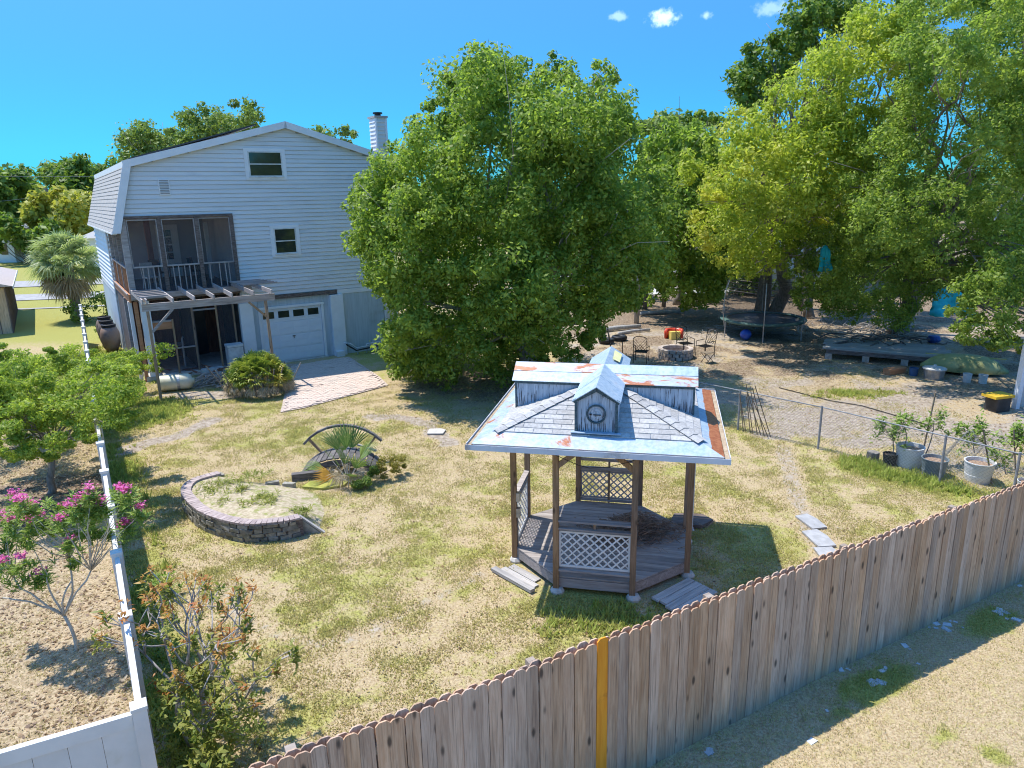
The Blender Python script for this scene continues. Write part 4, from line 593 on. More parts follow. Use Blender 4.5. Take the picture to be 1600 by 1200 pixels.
# garage door
gd = MB().span(-2.44, -.02, .05, .09, .03, 2.2).build('garage_door', M_gdoor, house)
for (a, b, c, d) in ((-2.54, -2.445, .02, 2.30), (-.015, .08, .02, 2.30)): MB().span(a, b, -.03, .06, c, d).build('door_casing', M_white, house)
MB().span(-2.56, .10, -.045, .045, 2.205, 2.30).build('door_casing', M_white, house)
for r in range(4):
    zb = .05+r*.536
    MB().span(-2.436, -.024, .032, .049, zb, zb+.526).build('door_section', M_gdoor, gd)
    if r < 3:
        for c in range(4):
            xa = -2.40+c*.60
            for k in (0, 1):
                zz = zb+.05+k*.24
                MB().span(xa+.02, xa+.54, .020, .031, zz, zz+.20).build('embossed_panel', M_gdoor, gd)
    else:
        for c in range(4):
            xa = -2.37+c*.60; MB().span(xa, xa+.44, .018, .031, zb+.16, zb+.43).build('window_pane', M_glass, gd)
            fr = MB(); fr.span(xa-.03, xa+.47, .010, .0305, zb+.431, zb+.461); fr.span(xa-.03, xa+.47, .010, .0305, zb+.129, zb+.159); fr.span(xa-.03, xa-.001, .010, .0305, zb+.159, zb+.431); fr.span(xa+.441, xa+.47, .010, .0305, zb+.159, zb+.431); fr.build('window_frame', M_gdoor, gd)
MB().span(-1.28, -1.17, -.01, .018, 1.02, 1.05).span(-1.235, -1.215, -.005, .018, .95, 1.015).build('handle', M_blk, gd)
MB().span(-2.6, .1, -.14, -.04, -.02, .045).build('threshold', M_conc, house)
MB().span(.38, .70, -.42, -.17, 0, .22).build('step_block', M_white, house)
# windows
def window(xa, xb, za, zb, trim=.14):
    w = MB().span(xa-trim, xb+trim, -.026, -.006, zb, zb+trim*.8).span(xa-trim, xb+trim, -.026, -.006, za-trim*.8, za).span(xa-trim, xa, -.026, -.006, za, zb).span(xb, xb+trim, -.026, -.006, za, zb).build('window', M_white, house)
    f = .045; zm = (za+zb)/2
    fr = MB().span(xa, xb, -.035, .01, zb-f, zb).span(xa, xb, -.035, .01, za, za+f).span(xa, xa+f, -.035, .01, za+f, zb-f).span(xb-f, xb, -.035, .01, za+f, zb-f).span(xa+f, xb-f, -.03, .005, zm-.02, zm+.02)
    fr.build('frame', M_pvc, w)
    MB().span(xa+f, xb-f, -.012, -.006, za+f, zm-.02).build('pane', M_glass, w); MB().span(xa+f, xb-f, -.020, -.014, zm+.02, zb-f).build('pane', M_glass, w)
    MB().span(xa-.02, xb+.02, -.06, -.0355, za-.03, za+.012).build('sill', M_pvc, w)
window(-2.28, -1.02, 7.24, 8.16); window(-1.62, -.76, 4.33, 5.32)
v = MB().span(-5.44, -5.08, -.03, -.005, 6.63, 7.17).build('vent', M_white, house)
for k in range(9): MB().box((-5.26, -.036, 6.68+k*.055), (.30, .012, .03), Matrix.Rotation(.5, 3, 'X')).build('louvre', M_latv, v)
# roof: thin slabs with overhang in front
def slab(name, a, b, t, m, y0=-.14, y1=HD+.2, out=None):
    a = Vector((a[0], 0, a[1])); b = Vector((b[0], 0, b[1])); d = (b-a).normalized(); nrm = Vector((-d.z, 0, d.x))
    if nrm.z < 0: nrm = -nrm
    mb = MB(); P = [a, b, b+nrm*t, a+nrm*t]
    mb.add([(p.x, y0, p.z) for p in P]+[(p.x, y1, p.z) for p in P], [(0, 1, 2, 3), (7, 6, 5, 4), (1, 0, 4, 5), (2, 1, 5, 6), (3, 2, 6, 7), (0, 3, 7, 4)])
    return mb.build(name, m, house)
slab('roof', (BROWL[0]-.12, BROWL[1]+.0), (RIDGE[0], RIDGE[1]+.06), .06, M_shingle); slab('roof', (RIDGE[0], RIDGE[1]+.06), (RE[0]+.25, RE[1]+.0), .06, M_shingle)
for k in range(4): slab('solar_panel', (BROWL[0]+.1, BROWL[1]+.13), (RIDGE[0]-1.0, RIDGE[1]-.02), .05, M_black, .15+k*3.3, 3.2+k*3.3)
def fascia(a, b, w, y=-.165):
    a = Vector((a[0], 0, a[1])); b = Vector((b[0], 0, b[1])); d = (b-a).normalized(); n = Vector((-d.z, 0, d.x)); n = n if n.z > 0 else -n
    P = [a-n*w, b-n*w, b, a]; mb = MB(); mb.add([(p.x, y, p.z) for p in P]+[(p.x, y+.024, p.z) for p in P], [(0, 1, 2, 3), (7, 6, 5, 4), (1, 0, 4, 5), (2, 1, 5, 6), (3, 2, 6, 7), (0, 3, 7, 4)]); return mb.build('fascia', M_white, house)
fascia((BROWL[0]-.16, BROWL[1]+.07), (RIDGE[0], RIDGE[1]+.13), .24); fascia((RIDGE[0]+.002, RIDGE[1]+.13), (RE[0]+.28, RE[1]+.06), .24)
# mansard skirt on the left with courses of shingles
mans = MB().prism([(BROWL[0]-.10, BROWL[1]-.02), (EAVEL[0]-.12, EAVEL[1]), (EAVEL[0]+.02, EAVEL[1]), (BROWL[0]+.04, BROWL[1]-.02)], HD+.1, 'y', -.12).build('mansard_slope', M_shingle, house)
sh = MB(); rows = 16
for r in range(rows):
    t0 = r/rows; t1 = (r+1.0)/rows; xa = BROWL[0]-.105+(EAVEL[0]-BROWL[0]-.02)*t0; za = BROWL[1]-.02+(EAVEL[1]-BROWL[1]+.02)*t0; xb = BROWL[0]-.105+(EAVEL[0]-BROWL[0]-.02)*t1; zb = BROWL[1]-.02+(EAVEL[1]-BROWL[1]+.02)*t1
    y = -.12-(r % 2)*.15
    while y < HD:
        a = max(y, -.12); b = min(y+.298, HD); j = random.uniform(0, .004)
        if b-a > .05: sh.add([(xa, a, za), (xa, b, za), (xb-.016-j, b, zb), (xb-.016-j, a, zb), (xb, a, zb-.004), (xb, b, zb-.004)], [(0, 1, 2, 3), (3, 2, 5, 4), (0, 3, 4), (1, 5, 2)])
        y += .304
sh.build('shingles', M_shingle, house, kind='stuff')
mb = MB(); a = (BROWL[0]-.14, BROWL[1]-.02); b = (EAVEL[0]-.14, EAVEL[1]-.04)
mb.add([(a[0], -.16, a[1]), (b[0], -.16, b[1]), (b[0]+.26, -.16, b[1]), (a[0]+.26, -.16, a[1]), (a[0], -.125, a[1]), (b[0], -.125, b[1]), (b[0]+.26, -.125, b[1]), (a[0]+.26, -.125, a[1])], [(3, 2, 1, 0), (4, 5, 6, 7), (0, 1, 5, 4), (1, 2, 6, 5), (2, 3, 7, 6), (3, 0, 4, 7)]); mb.build('fascia', M_white, house)
MB().span(EAVEL[0]-.16, EAVEL[0]+.0, -.12, HD, EAVEL[1]-.07, EAVEL[1]-.012).build('eave_trim', M_white, house)
MB().span(BROWL[0]-.15, BROWL[0]-.115, -.12, HD, BROWL[1]-.14, BROWL[1]+.055).build('eave_trim', M_white, house)
MB().span(XR+.016, XR+.11, -.02, .1, 0.02, RE[1]-.12).build('corner_board', M_white, house)
# chimney
ch = MB().span(3.26, 3.74, .80, 1.45, 0, 9.62).build('chimney', M_siding, house)
m = MB(); z = 4.0
while z < 9.5:
    m.span(3.33, 3.67, .775, .799, z, z+.05); m.prism([(3.22, z), (3.22, z+.01), (3.255, z+.15), (3.255, z)], .6, 'y', .82); z += .16
m.build('chimney_siding', M_siding, ch, kind='stuff')
for x in (3.24, 3.68): MB().span(x, x+.08, .765, .798, 3, 9.62).build('corner_trim', M_white, ch)
MB().span(3.20, 3.80, .74, 1.51, 9.622, 9.70).build('chimney_cap', M_shingle, ch)
MB().lathe([(.13, 9.702), (.13, 9.80), (.20, 9.80), (.20, 9.86), (0, 9.88)], 14, (3.5, 1.1, 0)).build('flue_cap', M_blk, ch)

# upper porch ------------------------------------------------
MB().span(XL+.1, PX-.05, .165, PD, PZ-.12, PZ-.02).build('porch_floor', M_dark, house)
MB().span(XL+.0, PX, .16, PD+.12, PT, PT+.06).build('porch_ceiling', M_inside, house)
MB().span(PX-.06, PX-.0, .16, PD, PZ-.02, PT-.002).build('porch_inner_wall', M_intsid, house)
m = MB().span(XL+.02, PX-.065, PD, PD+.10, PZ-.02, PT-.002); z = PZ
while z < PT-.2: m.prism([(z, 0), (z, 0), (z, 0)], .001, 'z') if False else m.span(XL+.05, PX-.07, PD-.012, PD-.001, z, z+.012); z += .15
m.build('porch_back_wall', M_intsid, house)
dr = MB().span(-5.10, -4.25, PD-.06, PD-.013, PZ, 5.45).build('porch_door', M_white, house)
for c in range(2):
    for r in range(4): MB().span(-4.98+c*.24, -4.78+c*.24, PD-.075, PD-.061, 4.0+r*.32, 4.27+r*.32).build('pane', M_glass, dr)
MB().span(-5.72, -5.52, 3.4, 3.6, PZ, PT-.01).build('reddish_post', M_redwood, house)
MB().span(-3.55, -3.40, 3.2, 3.35, PZ, PT-.3).build('white_column', M_white, house)
def porchpost(x, y, z0=PZ-.25, z1=PT): return MB().span(x-.065, x+.065, y-.05, y+.08, z0, z1).build('porch_post', M_dark, house)
for x in (-5.60, -4.36, -3.13): porchpost(x, .0)
MB().span(-6.86, -6.66, -.06, .1, PZ-.25, PT).build('corner_post', M_grey, house)
MB().span(XL+.02, PX+.05, -.05, .09, PT, PT+.09).build('porch_header', M_dark, house)
bays = [(-6.64, -5.67), (-5.53, -4.43), (-4.29, -3.20)]
for a, b in bays:
    sc = MB().span(a, b, .045, .049, PZ+.02, PT-.03).build('screen', M_screen, house)
    MB().span(a, b, -.02, .04, PT-.07, PT-.03).span(a, b, -.03, .04, 4.13, 4.185).span(a, a+.035, -.02, .04, 4.185, PT-.07).span(b-.035, b, -.02, .04, 4.185, PT-.07).build('screen_frame', M_grey, house)
    n = 6
    for k in range(1, n):
        if random.random() < .92: MB().box((a+(b-a)*k/n+random.uniform(-.03, .03), .0, (PZ+4.13)/2+.0), (.035, .03, 4.13-PZ), Matrix.Rotation(random.uniform(-.02, .02), 3, 'Y')).build('baluster', M_grey, house)
# left side opening of the porch
for y in (1.8, 3.6, 5.3): MB().span(XL-.02, XL+.09, y-.05, y+.05, PZ-.25, PT-.5).build('porch_post', M_grey, house)
MB().span(XL-.02, XL+.06, .1, PD, 4.13, 4.19).build('side_rail', M_grey, house)
for k in range(16): MB().span(XL+.01, XL+.035, .3+k*.32, .335+k*.32, PZ, 4.13).build('side_baluster', M_orangeboard, house)
MB().span(XL-.06, XL-.0, -.07, PD+.1, PZ-.32, PZ-.03).build('orange_rim_board', M_orangeboard, house)
MB().span(XL-.11, XL-.065, -.07, PD+.1, PZ-.05, PZ-.0).build('rim_cap', M_grey, house)
MB().tube([(XL-.06, 5.9, 5.3), (XL-.07, 5.6, 5.1), (XL-.07, 5.55, .1)], .035, 6).build('downspout', M_pvc, house)
# stored furniture on the porch
def thingbox(name, label, cat, loc, parts, rz=0, mat_=None, group=None):
    r = empty(name, loc, rz, label, cat, group)
    for nm, mb, m in parts: mb.build(nm, m, r)
    return r
def H2W(x, y, z=0): return (-7.7884+.83896*x-.5442*y, 28.86035+.5442*x+.83896*y, z)
def stack_chair(x, y, z, rz, m, label, cat='chair'):
    seat = MB().span(-.22, .22, -.22, .22, .40, .45); back = MB().box((0, .24, .70), (.44, .04, .5), Matrix.Rotation(-.18, 3, 'X'))
    r = thingbox('chair', label, cat, H2W(x, y, z), [('seat', seat, m), ('backrest', back, m)], rz+HY)
    for a in (-.19, .19):
        for b in (-.19, .19): MB().bar((a, b, .41), (a*1.15, b*1.15, 0), .03, .03).build('leg', m, r)
    return r
stack_chair(-6.0, 1.1, PZ, .3, M_pvc, 'white plastic chair on the upper porch behind the left railing')
stack_chair(-5.5, 2.8, PZ, 2.5, M_blk, 'dark chair on the porch beside the reddish post')
stack_chair(-4.1, 2.6, PZ, 1.0, M_blk, 'dark chair on the porch in front of the door')
t = thingbox('table', 'low dark table on the upper porch behind the middle screen', 'table', H2W(-4.75, 1.9, PZ), [('tabletop', MB().span(-.55, .55, -.35, .35, .68, .72), M_dark)], HY)
for a in (-.5, .5):
    for b in (-.3, .3): MB().span(a-.025, a+.025, b-.025, b+.025, 0, .68).build('leg', M_dark, t)

# lower porch ------------------------------------------------
MB().span(XL+.1, -3.25, -.05, PD, -.02, .16).build('lower_floor_slab', M_conc, house)
m = MB().span(XL+.15, -3.25, 3.2, 3.3, .16, 2.9)
for k in range(22): m.span(XL+.2+k*.155, XL+.34+k*.155, 3.17, 3.199, .17, 2.88)
m.build('lower_back_wall', M_redwood, house); MB().span(-4.95, -4.0, 3.0, 3.165, .16, 2.6).build('doorway_shade_slab', M_black, house); MB().span(-4.9, -4.85, .06, 3.0, .16, 2.6).build('storage_wall', M_inside, house)  # black slab paints the darkness of the open doorway
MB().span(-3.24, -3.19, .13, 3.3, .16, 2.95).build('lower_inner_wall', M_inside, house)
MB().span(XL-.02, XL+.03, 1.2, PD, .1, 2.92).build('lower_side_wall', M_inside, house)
MB().span(-6.62, -6.30, -.02, .18, 0, 2.94).build('column', M_white, house)
MB().span(-6.96, -6.84, .25, .40, 0, 2.94).build('column', M_white, house)
MB().span(-6.80, -6.68, -.0, .14, 0, 2.94).build('brown_post', M_orangeboard, house)
MB().span(-6.98, -6.88, 1.6, 1.72, 0, 2.94).build('brown_post', M_grey, house)
for x in (-5.62, -4.92, -4.07, -3.45): MB().span(x-.03, x+.03, -.01, .05, .16, 2.9 if x > -5 else 2.2).build('screen_stud', M_brownpost, house)
MB().span(-6.3, -4.95, -.01, .05, 1.08, 1.13).build('screen_rail', M_grey, house)
MB().span(-4.89, -4.10, -.01, .05, 2.42, 2.48).build('door_header', M_grey, house)
MB().span(-6.3, -4.95, .052, .056, .2, 2.9).build('screen', M_screen, house)
MB().span(-4.04, -3.48, .052, .056, .2, 2.9).build('screen', M_screen, house)
MB().span(-4.88, -4.08, -.12, .1, .0, .19).build('white_doorsill', M_pvc, house)
MB().span(-6.9, -3.25, .165, .30, 2.94, PZ-.125).build('porch_beam', M_dark, house)
fz = empty('freezer', H2W(-3.62, -.02, .16), HY, 'white chest freezer standing in the lower porch corner', 'freezer')
MB().span(-.30, .26, -.52, -.0, 0, .80).build('body', M_pvc, fz); MB().span(-.32, .28, -.54, .0, .815, .90).build('lid', M_pvc, fz)
MB().span(-.30, .26, -.51, -.0, .80, .815).build('seal', M_blk, fz)
cb = empty('tool_chest', H2W(-6.0, .5, .0), HY, 'orange-brown wooden box hanging on the lower porch screen', 'box')
MB().span(-.3, .35, -.45, -.2, 1.85, 2.12).build('box', M_orangeboard, cb); MB().span(-.32, .37, -.47, -.18, 2.123, 2.18).build('lid', M_grey, cb)
wb = empty('workbench', H2W(-5.9, 1.2, .16), HY, 'dark workbench inside the lower screened porch', 'table')
MB().span(-.6, .7, -.3, .3, .85, .9).build('tabletop', M_grey, wb)
for a in (-.55, .62): MB().span(a, a+.06, -.25, .25, 0, .85).build('leg', M_dark, wb)
MB().tube([(0, 0, .1), (0, .02, 1.2), (.05, 0, 1.25)], .035, 6).build('pipe_stand', M_pvc, None, H2W(-5.32, .55, .16), label='white upright pipe inside the lower porch', cat='pipe')
MB().tube([(-.15, 0, 0), (-.15, 0, .2), (.15, 0, .2), (.15, 0, 0), (-.15, 0, 0.001)], .02, 5).build('frame_stand', M_pvc, None, H2W(-6.05, -.3, .02), label='small white metal frame beside the left porch column', cat='frame')

# pergola ----------------------------------------------------
pg = empty('pergola', H2W(-4.7, -3.15), HY, 'weathered grey timber pergola projecting from the porch', 'pergola')
def L(x, y, z): return (x+4.7, y+3.15, z)
for x, bow in ((-6.70, .0), (-2.98, .03)):
    m = MB(); m.tube([L(x, -3.15, -.1), L(x+bow, -3.15, 1.2), L(x, -3.15, 3.0)], .062, 4); m.build('post', M_brownpost, pg)
MB().bar(L(-6.85, -3.15, 3.12), L(-2.65, -3.15, 3.10), .07, .24).build('front_beam', M_grey, pg)
MB().bar(L(-6.85, -.12, 3.14), L(-2.7, -.12, 3.14), .07, .2).build('back_beam', M_grey, pg)
for x in (-6.82, -6.70): MB().bar(L(x, -3.35, 3.33), L(x, -.0, 3.33), .04, .14).build('rafter', M_grey, pg)
for i_, x in enumerate((-5.95, -5.29, -4.66, -4.08, -3.42, -2.84)):
    MB().bar(L(x+random.uniform(-.04, .04), -3.45, 3.31), L(x+.02, .0, 3.33), .042, .15).build('rafter', M_grey, pg)
for y in (-2.8, -2.35, -1.9, -1.4, -.9): MB().bar(L(-6.86, y, 3.425), L(-6.0, y+.03, 3.425), .09, .035).build('slat', M_grey, pg)
for k in range(6): MB().bar(L(-3.5+.03*k, -.25-.28*k, 3.42), L(-2.35+.05*k, -.2-.28*k, 3.43), .09, .035).build('slat', M_grey, pg)
MB().bar(L(-6.66, -3.15, 2.3), L(-5.95, -3.15, 3.0), .07, .07).build('brace', M_grey, pg)
MB().bar(L(-3.02, -3.15, 2.45), L(-3.55, -3.15, 3.0), .07, .07).build('brace', M_brownpost, pg)

# patio ------------------------------------------------------
M_brick = mat('pale_pink_brick', (.53, .41, .34), (.62, .51, .43), 9, rough=.9, bmp=.2, rnd=0, dirt=(.42, .38, .33), dscale=1.6, dlo=.5, dhi=.75)
poly = [(-8.72, 27.12), (-7.2, 20.9), (-6.55, 21.35), (-4.35, 23.9), (-4.9, 25.2), (-6.75, 28.6)]
mb = MB(); 
pat = empty('patio', (-6.9, 24.8, 0)); tag(pat, 'pale brick patio in front of the garage door', None, None, 'structure')
mb.add([(x+6.9, y-24.8, .028) for x, y in poly], [tuple(range(len(poly)))]); mb.build('joint_sand', mat('joint_sand', (.44, .35, .30), (.52, .43, .37), 8, rnd=0), pat)
def inpoly(x, y, P):
    c = False
    for i in range(len(P)):
        x1, y1 = P[i]; x2, y2 = P[i-1]
        if (y1 > y) != (y2 > y) and x < (x2-x1)*(y-y1)/(y2-y1)+x1: c = not c
    return c
mb = MB(); R_ = Matrix.Rotation(HY, 3, 'Z')
for r in range(-60, 60):
    for c in range(-26, 26):
        v = R_ @ Vector((c*.206+(r % 2)*.103, r*.106, 0)); x, y = v.x-6.9, v.y+24.8
        if inpoly(x, y, poly) and inpoly(x+.12, y+.05, poly) and inpoly(x-.12, y-.05, poly) and random.random() < .985:
            mb.box((v.x, v.y, .03+random.uniform(-.004, .006)), (.196, .096, .05), Matrix.Rotation(HY+random.uniform(-.03, .03), 3, 'Z'))
mb.build('paving_bricks', M_brick, pat, kind='stuff')

# three rain jars, tank, branches, pipes -----------------------
M_clay = mat('brown_clay', (.22, .15, .12), (.32, .23, .18), 3, rough=.5, bmp=.1, rnd=.2, dirt=(.12, .12, .13), dscale=1.5, dlo=.45, dhi=.7, spec=.5)
for k, (x, y, s, lb) in enumerate(((-17.75, 30.75, .92, 'nearest of the big brown clay jars by the house side wall'), (-18.5, 31.9, .92, 'middle of the big brown clay jars by the house side wall'), (-19.2, 33.0, .92, 'farthest of the big clay jars by the house side wall'))):
    r = empty('clay_jar', (x, y, 0), 0, lb, 'jar', 'clay jars beside the house')
    MB().lathe([(.22*s, 0), (.36*s, .25), (.43*s, .6), (.42*s, .85), (.34*s, 1.05), (.26*s, 1.12)], 22).build('body', M_clay, r, smooth=True)
    MB().lathe([(.30*s, 1.12), (.32*s, 1.16), (.31*s, 1.22), (.24*s, 1.24), (.22*s, 1.16), (0, 1.15)], 22).build('rim', M_blk, r)
tk = empty('water_tank', (-11.75, 23.85, .30), radians(20), 'cream cylindrical tank lying on its side by the pergola post', 'tank')
M_cream = mat('cream_tank', (.60, .57, .42), (.68, .65, .50), 3, rough=.45, bmp=.05, rnd=0, dirt=(.42, .36, .22), dscale=2, dlo=.5, dhi=.8, spec=.5)
mm = MB(); prof = [(0, -.58), (.20, -.56), (.27, -.48), (.27, .42), (.22, .50), (.10, .54), (.10, .60), (0, .60)]
mm.lathe([(r_, z_) for r_, z_ in prof], 20); o = mm.build('body', M_cream, tk, smooth=True); o.rotation_euler = (0, pi/2, 0)
o = MB().lathe([(.273, 0), (.276, .01), (.276, .09), (.273, .10)], 20).build('band', M_met, tk); o.rotation_euler = (0, pi/2, 0); o.location = (.05, 0, 0)
M_twig = mat('grey_branch', (.30, .27, .24), (.42, .39, .36), 9, stretch=(1, 1, 1), rough=.9, bmp=.2, rnd=.1)
def heap(name, c, rx, ry, h, n, L0, r0, m, label, cat, seed, flat=.15):
    rr = random.Random(seed); mb = MB()
    for _ in range(n):
        x = rr.gauss(0, rx*.5); y = rr.gauss(0, ry*.5); z = max(.02, h*(1-min(1, hypot(x/rx, y/ry)))*rr.random()+.03); a = rr.uniform(0, 2*pi) if rr.random() < .5 else rr.gauss(.3, .5); l = L0*rr.uniform(.4, 1.1)
        pts = []; d = Vector((cos(a), sin(a), rr.uniform(-flat, flat)))
        for k in range(5): pts.append(Vector((x, y, z))+d*l*(k/4-.5)+Vector((rr.gauss(0, .05), rr.gauss(0, .05), rr.gauss(0, .03)+.08*sin(k*pi/4)*l)))
        for p in pts: p.z = max(.015, p.z)
        mb.tube(pts, [r0*(1-.6*k/4)*rr.uniform(.6, 1.2) for k in range(5)], 4)
    return mb.build(name, m, None, c, label=label, cat=cat)
heap('branch_pile', (-10.55, 24.6, 0), .95, .55, .55, 90, 1.3, .022, M_twig, 'tangled pile of dry grey branches between the tank and the palm shrub', 'branches', 3)
pr = empty('pipe_run', H2W(1.65, -.45), HY, 'white plumbing pipes and fittings along the foot of the house wall', 'pipes')
for nm, pts in (('pipe', [(-.95, .1, .55), (-.7, .05, .5), (-.45, .0, .28), (.1, .0, .3), (.3, 0, .42)]), ('pipe', [(.0, 0, .02), (.02, 0, .4), (.8, 0, .42), (.82, 0, .05)]), ('pipe', [(.3, .05, .45), (.8, .05, .62), (1.3, .05, .62), (1.35, .0, .3), (1.6, -.1, .25)]), ('pipe', [(-.4, 0, .28), (-.4, 0, 0)]), ('pipe', [(1.5, .1, .9), (1.5, .12, 1.7), (1.75, .1, 1.75), (1.8, .1, 1.3)])):
    MB().tube(pts, .03, 6).build(nm, M_pvc, pr, smooth=True)
MB().tube([(-.9, -.05, .5), (-.5, -.1, .2), (.3, -.1, .25), (1.1, -.05, .35), (1.5, -.1, .15)], .035, 6).build('hose', M_blk, pr, smooth=True)
heap('plank_debris', (-12.0, 26.3, 0.02), 2.0, .5, .25, 16, 1.0, .04, M_redwood, 'reddish scrap wood lying along the porch step', 'debris', 9)
# ---------------------------------------------------------------- gazebo
GY = radians(-12.4)
gz_ = empty('gazebo', (1.6, 11.76, 0), GY, 'octagonal wooden gazebo with cross-shaped rusty metal cupola, shingled roof and white lattice panels', 'gazebo')
M_post = woodmat('brown_gazebo_post', (.24, .14, .075), (.36, .23, .13), grain=(12, 12, 1.3), gdark=(.10, .06, .035))
M_deck = woodmat('grey_deck_board', (.27, .235, .215), (.40, .36, .33), grain=(1.2, 12, 12), knots=False, gdark=(.13, .11, .10), rnd=.2)
M_lat = mat('white_lattice', (.66, .67, .66), (.72, .73, .72), 4, rough=.6, bmp=.03, rnd=.05)
def rustmetal(name, lo, hi, axis_bias=None, st=(1, 1, 1)):
    m, nt, b = newmat(name); v = ovec(nt, st, False)
    n1 = noise(nt, v, 2.2, 7, .68, .4); n2 = noise(nt, v, 16, 4, .6); 
    base = mixc(nt, ramp(nt, n2, .3, .7), (.27, .37, .46), (.40, .49, .56)); base = mixc(nt, math_(nt, 'MULTIPLY', ramp(nt, noise(nt, v, 5, 4), .5, .7), .5), base, (.52, .57, .60))
    rust = mixc(nt, ramp(nt, n2, .3, .7), (.30, .085, .03), (.45, .17, .07))
    f = n1
    if axis_bias is not None:
        sx = nt.nodes.new('ShaderNodeSeparateXYZ'); nt.links.new(v, sx.inputs[0]); f = math_(nt, 'ADD', n1, ramp(nt, sx.outputs[axis_bias[0]], axis_bias[1], axis_bias[2])); 
    f = ramp(nt, f, lo, hi); halo = ramp(nt, n1, lo-.13, hi)
    col = mixc(nt, math_(nt, 'MULTIPLY', halo, .3), base, (.62, .42, .33)); col = mixc(nt, f, col, rust)
    nt.links.new(col, b.inputs['Base Color']); b.inputs['Metallic'].default_value = .12; b.inputs['Roughness'].default_value = .5
    bump(nt, b, n2, .15, .01); return m
M_flash = rustmetal('galvanised_flashing', .565, .65)
M_flashr = rustmetal('rusty_edge_flashing', .60, .72, (0, 1.70, 1.80))
M_cup = rustmetal('cupola_sheet', .475, .555, None, (.8, 3.0, 3.0))
M_cupb = rustmetal('cupola_sheet_clean', .70, .74)
def peelmat():
    """grey-blue boards with dark peeling streaks running down"""
    m, nt, b = newmat('peeling_blue_boards'); v = ovec(nt, (1, 1, 1), False)
    st = noise(nt, ovec(nt, (75, 75, 3.2), False), 1.0, 4, .6); big = noise(nt, v, 3.2, 3)
    col = mixc(nt, ramp(nt, noise(nt, ovec(nt, (30, 30, 1), False), 1, 3), .35, .65), (.36, .41, .46), (.50, .55, .60))
    sx = nt.nodes.new('ShaderNodeSeparateXYZ'); nt.links.new(v, sx.inputs[0])
    low = ramp(nt, sx.outputs['Z'], 3.25, 2.85)
    f = math_(nt, 'ADD', st, math_(nt, 'MULTIPLY_ADD', low, .10, math_(nt, 'MULTIPLY', big, .16)))
    col = mixc(nt, math_(nt, 'MULTIPLY', ramp(nt, f, .66, .71), .92), col, (.06, .055, .06))
    nt.links.new(col, b.inputs['Base Color']); b.inputs['Roughness'].default_value = .9; bump(nt, b, st, .4, .01); return m
M_peel = peelmat()
M_dtrim = mat('dark_slate_trim', (.05, .08, .085), (.10, .14, .15), 8, stretch=(3, 3, 3), rough=.8, bmp=.2, rnd=.1)
M_gut = mat('white_gutter', (.60, .61, .64), (.68, .69, .70), 2, stretch=(1, 1, 1), rough=.5, bmp=.03, rnd=0, dirt=(.42, .38, .34), dscale=3, dlo=.52, dhi=.75)
M_gutin = mat('gutter_debris', (.30, .22, .14), (.44, .35, .24), 14, rough=.95, bmp=.4, rnd=0)
RO = 1.63; octp = [(RO*cos(pi/8+k*pi/4), RO*sin(pi/8+k*pi/4)) for k in range(8)]
DZ = .30
# deck boards clipped by the octagon
def oct_halfwidth(y):
    ay = abs(y); a = RO*cos(pi/8); s = RO*sin(pi/8)
    return a if ay <= s else (a-(ay-s) if ay < a else None)
bw = .137; y = -RO*cos(pi/8)+.002
while y < RO*cos(pi/8)-.03:
    y2 = min(y+bw-.007, RO*cos(pi/8)-.001); a1, a2 = oct_halfwidth(y), oct_halfwidth(y2); 
    zt = DZ+random.uniform(-.002, .003)
    MB().prism([(-a1, y), (a1, y), (a2, y2), (-a2, y2)], .028, 'z', zt-.028).build('deck_board', M_deck, gz_)
    y += bw
for k in range(8):
    a, b = octp[k], octp[(k+1) % 8]; A = Vector((a[0]*.985, a[1]*.985, DZ-.12)); B = Vector((b[0]*.985, b[1]*.985, DZ-.12)); MB().bar(A, B, .035, .16).build('rim_joist', M_deck, gz_)
for k in range(8):
    x, y = octp[k]; hh = 2.63
    m = MB().box((x, y, (hh-.05)/2), (.095, .095, hh+.05), None); m.build('post', M_post, gz_)
    MB().lathe([(.11, -.05), (.12, .04), (.09, .09), (0, .10)], 8, (x+.02, y, 0)).build('footing', M_conc, gz_)
# beam ring + braces
for k in range(8):
    a, b = octp[k], octp[(k+1) % 8]; MB().bar((a[0]*.93, a[1]*.93, 2.56), (b[0]*.93, b[1]*.93, 2.56), .04, .12).build('ring_beam', M_dark, gz_)
yf = -RO*cos(pi/8); xs_ = RO*sin(pi/8)
for s in (-1, 1): MB().bar((s*xs_, yf, 2.22), (s*(xs_-.36), yf, 2.52), .085, .04, (0, 1, 0)).build('brace', M_post, gz_)
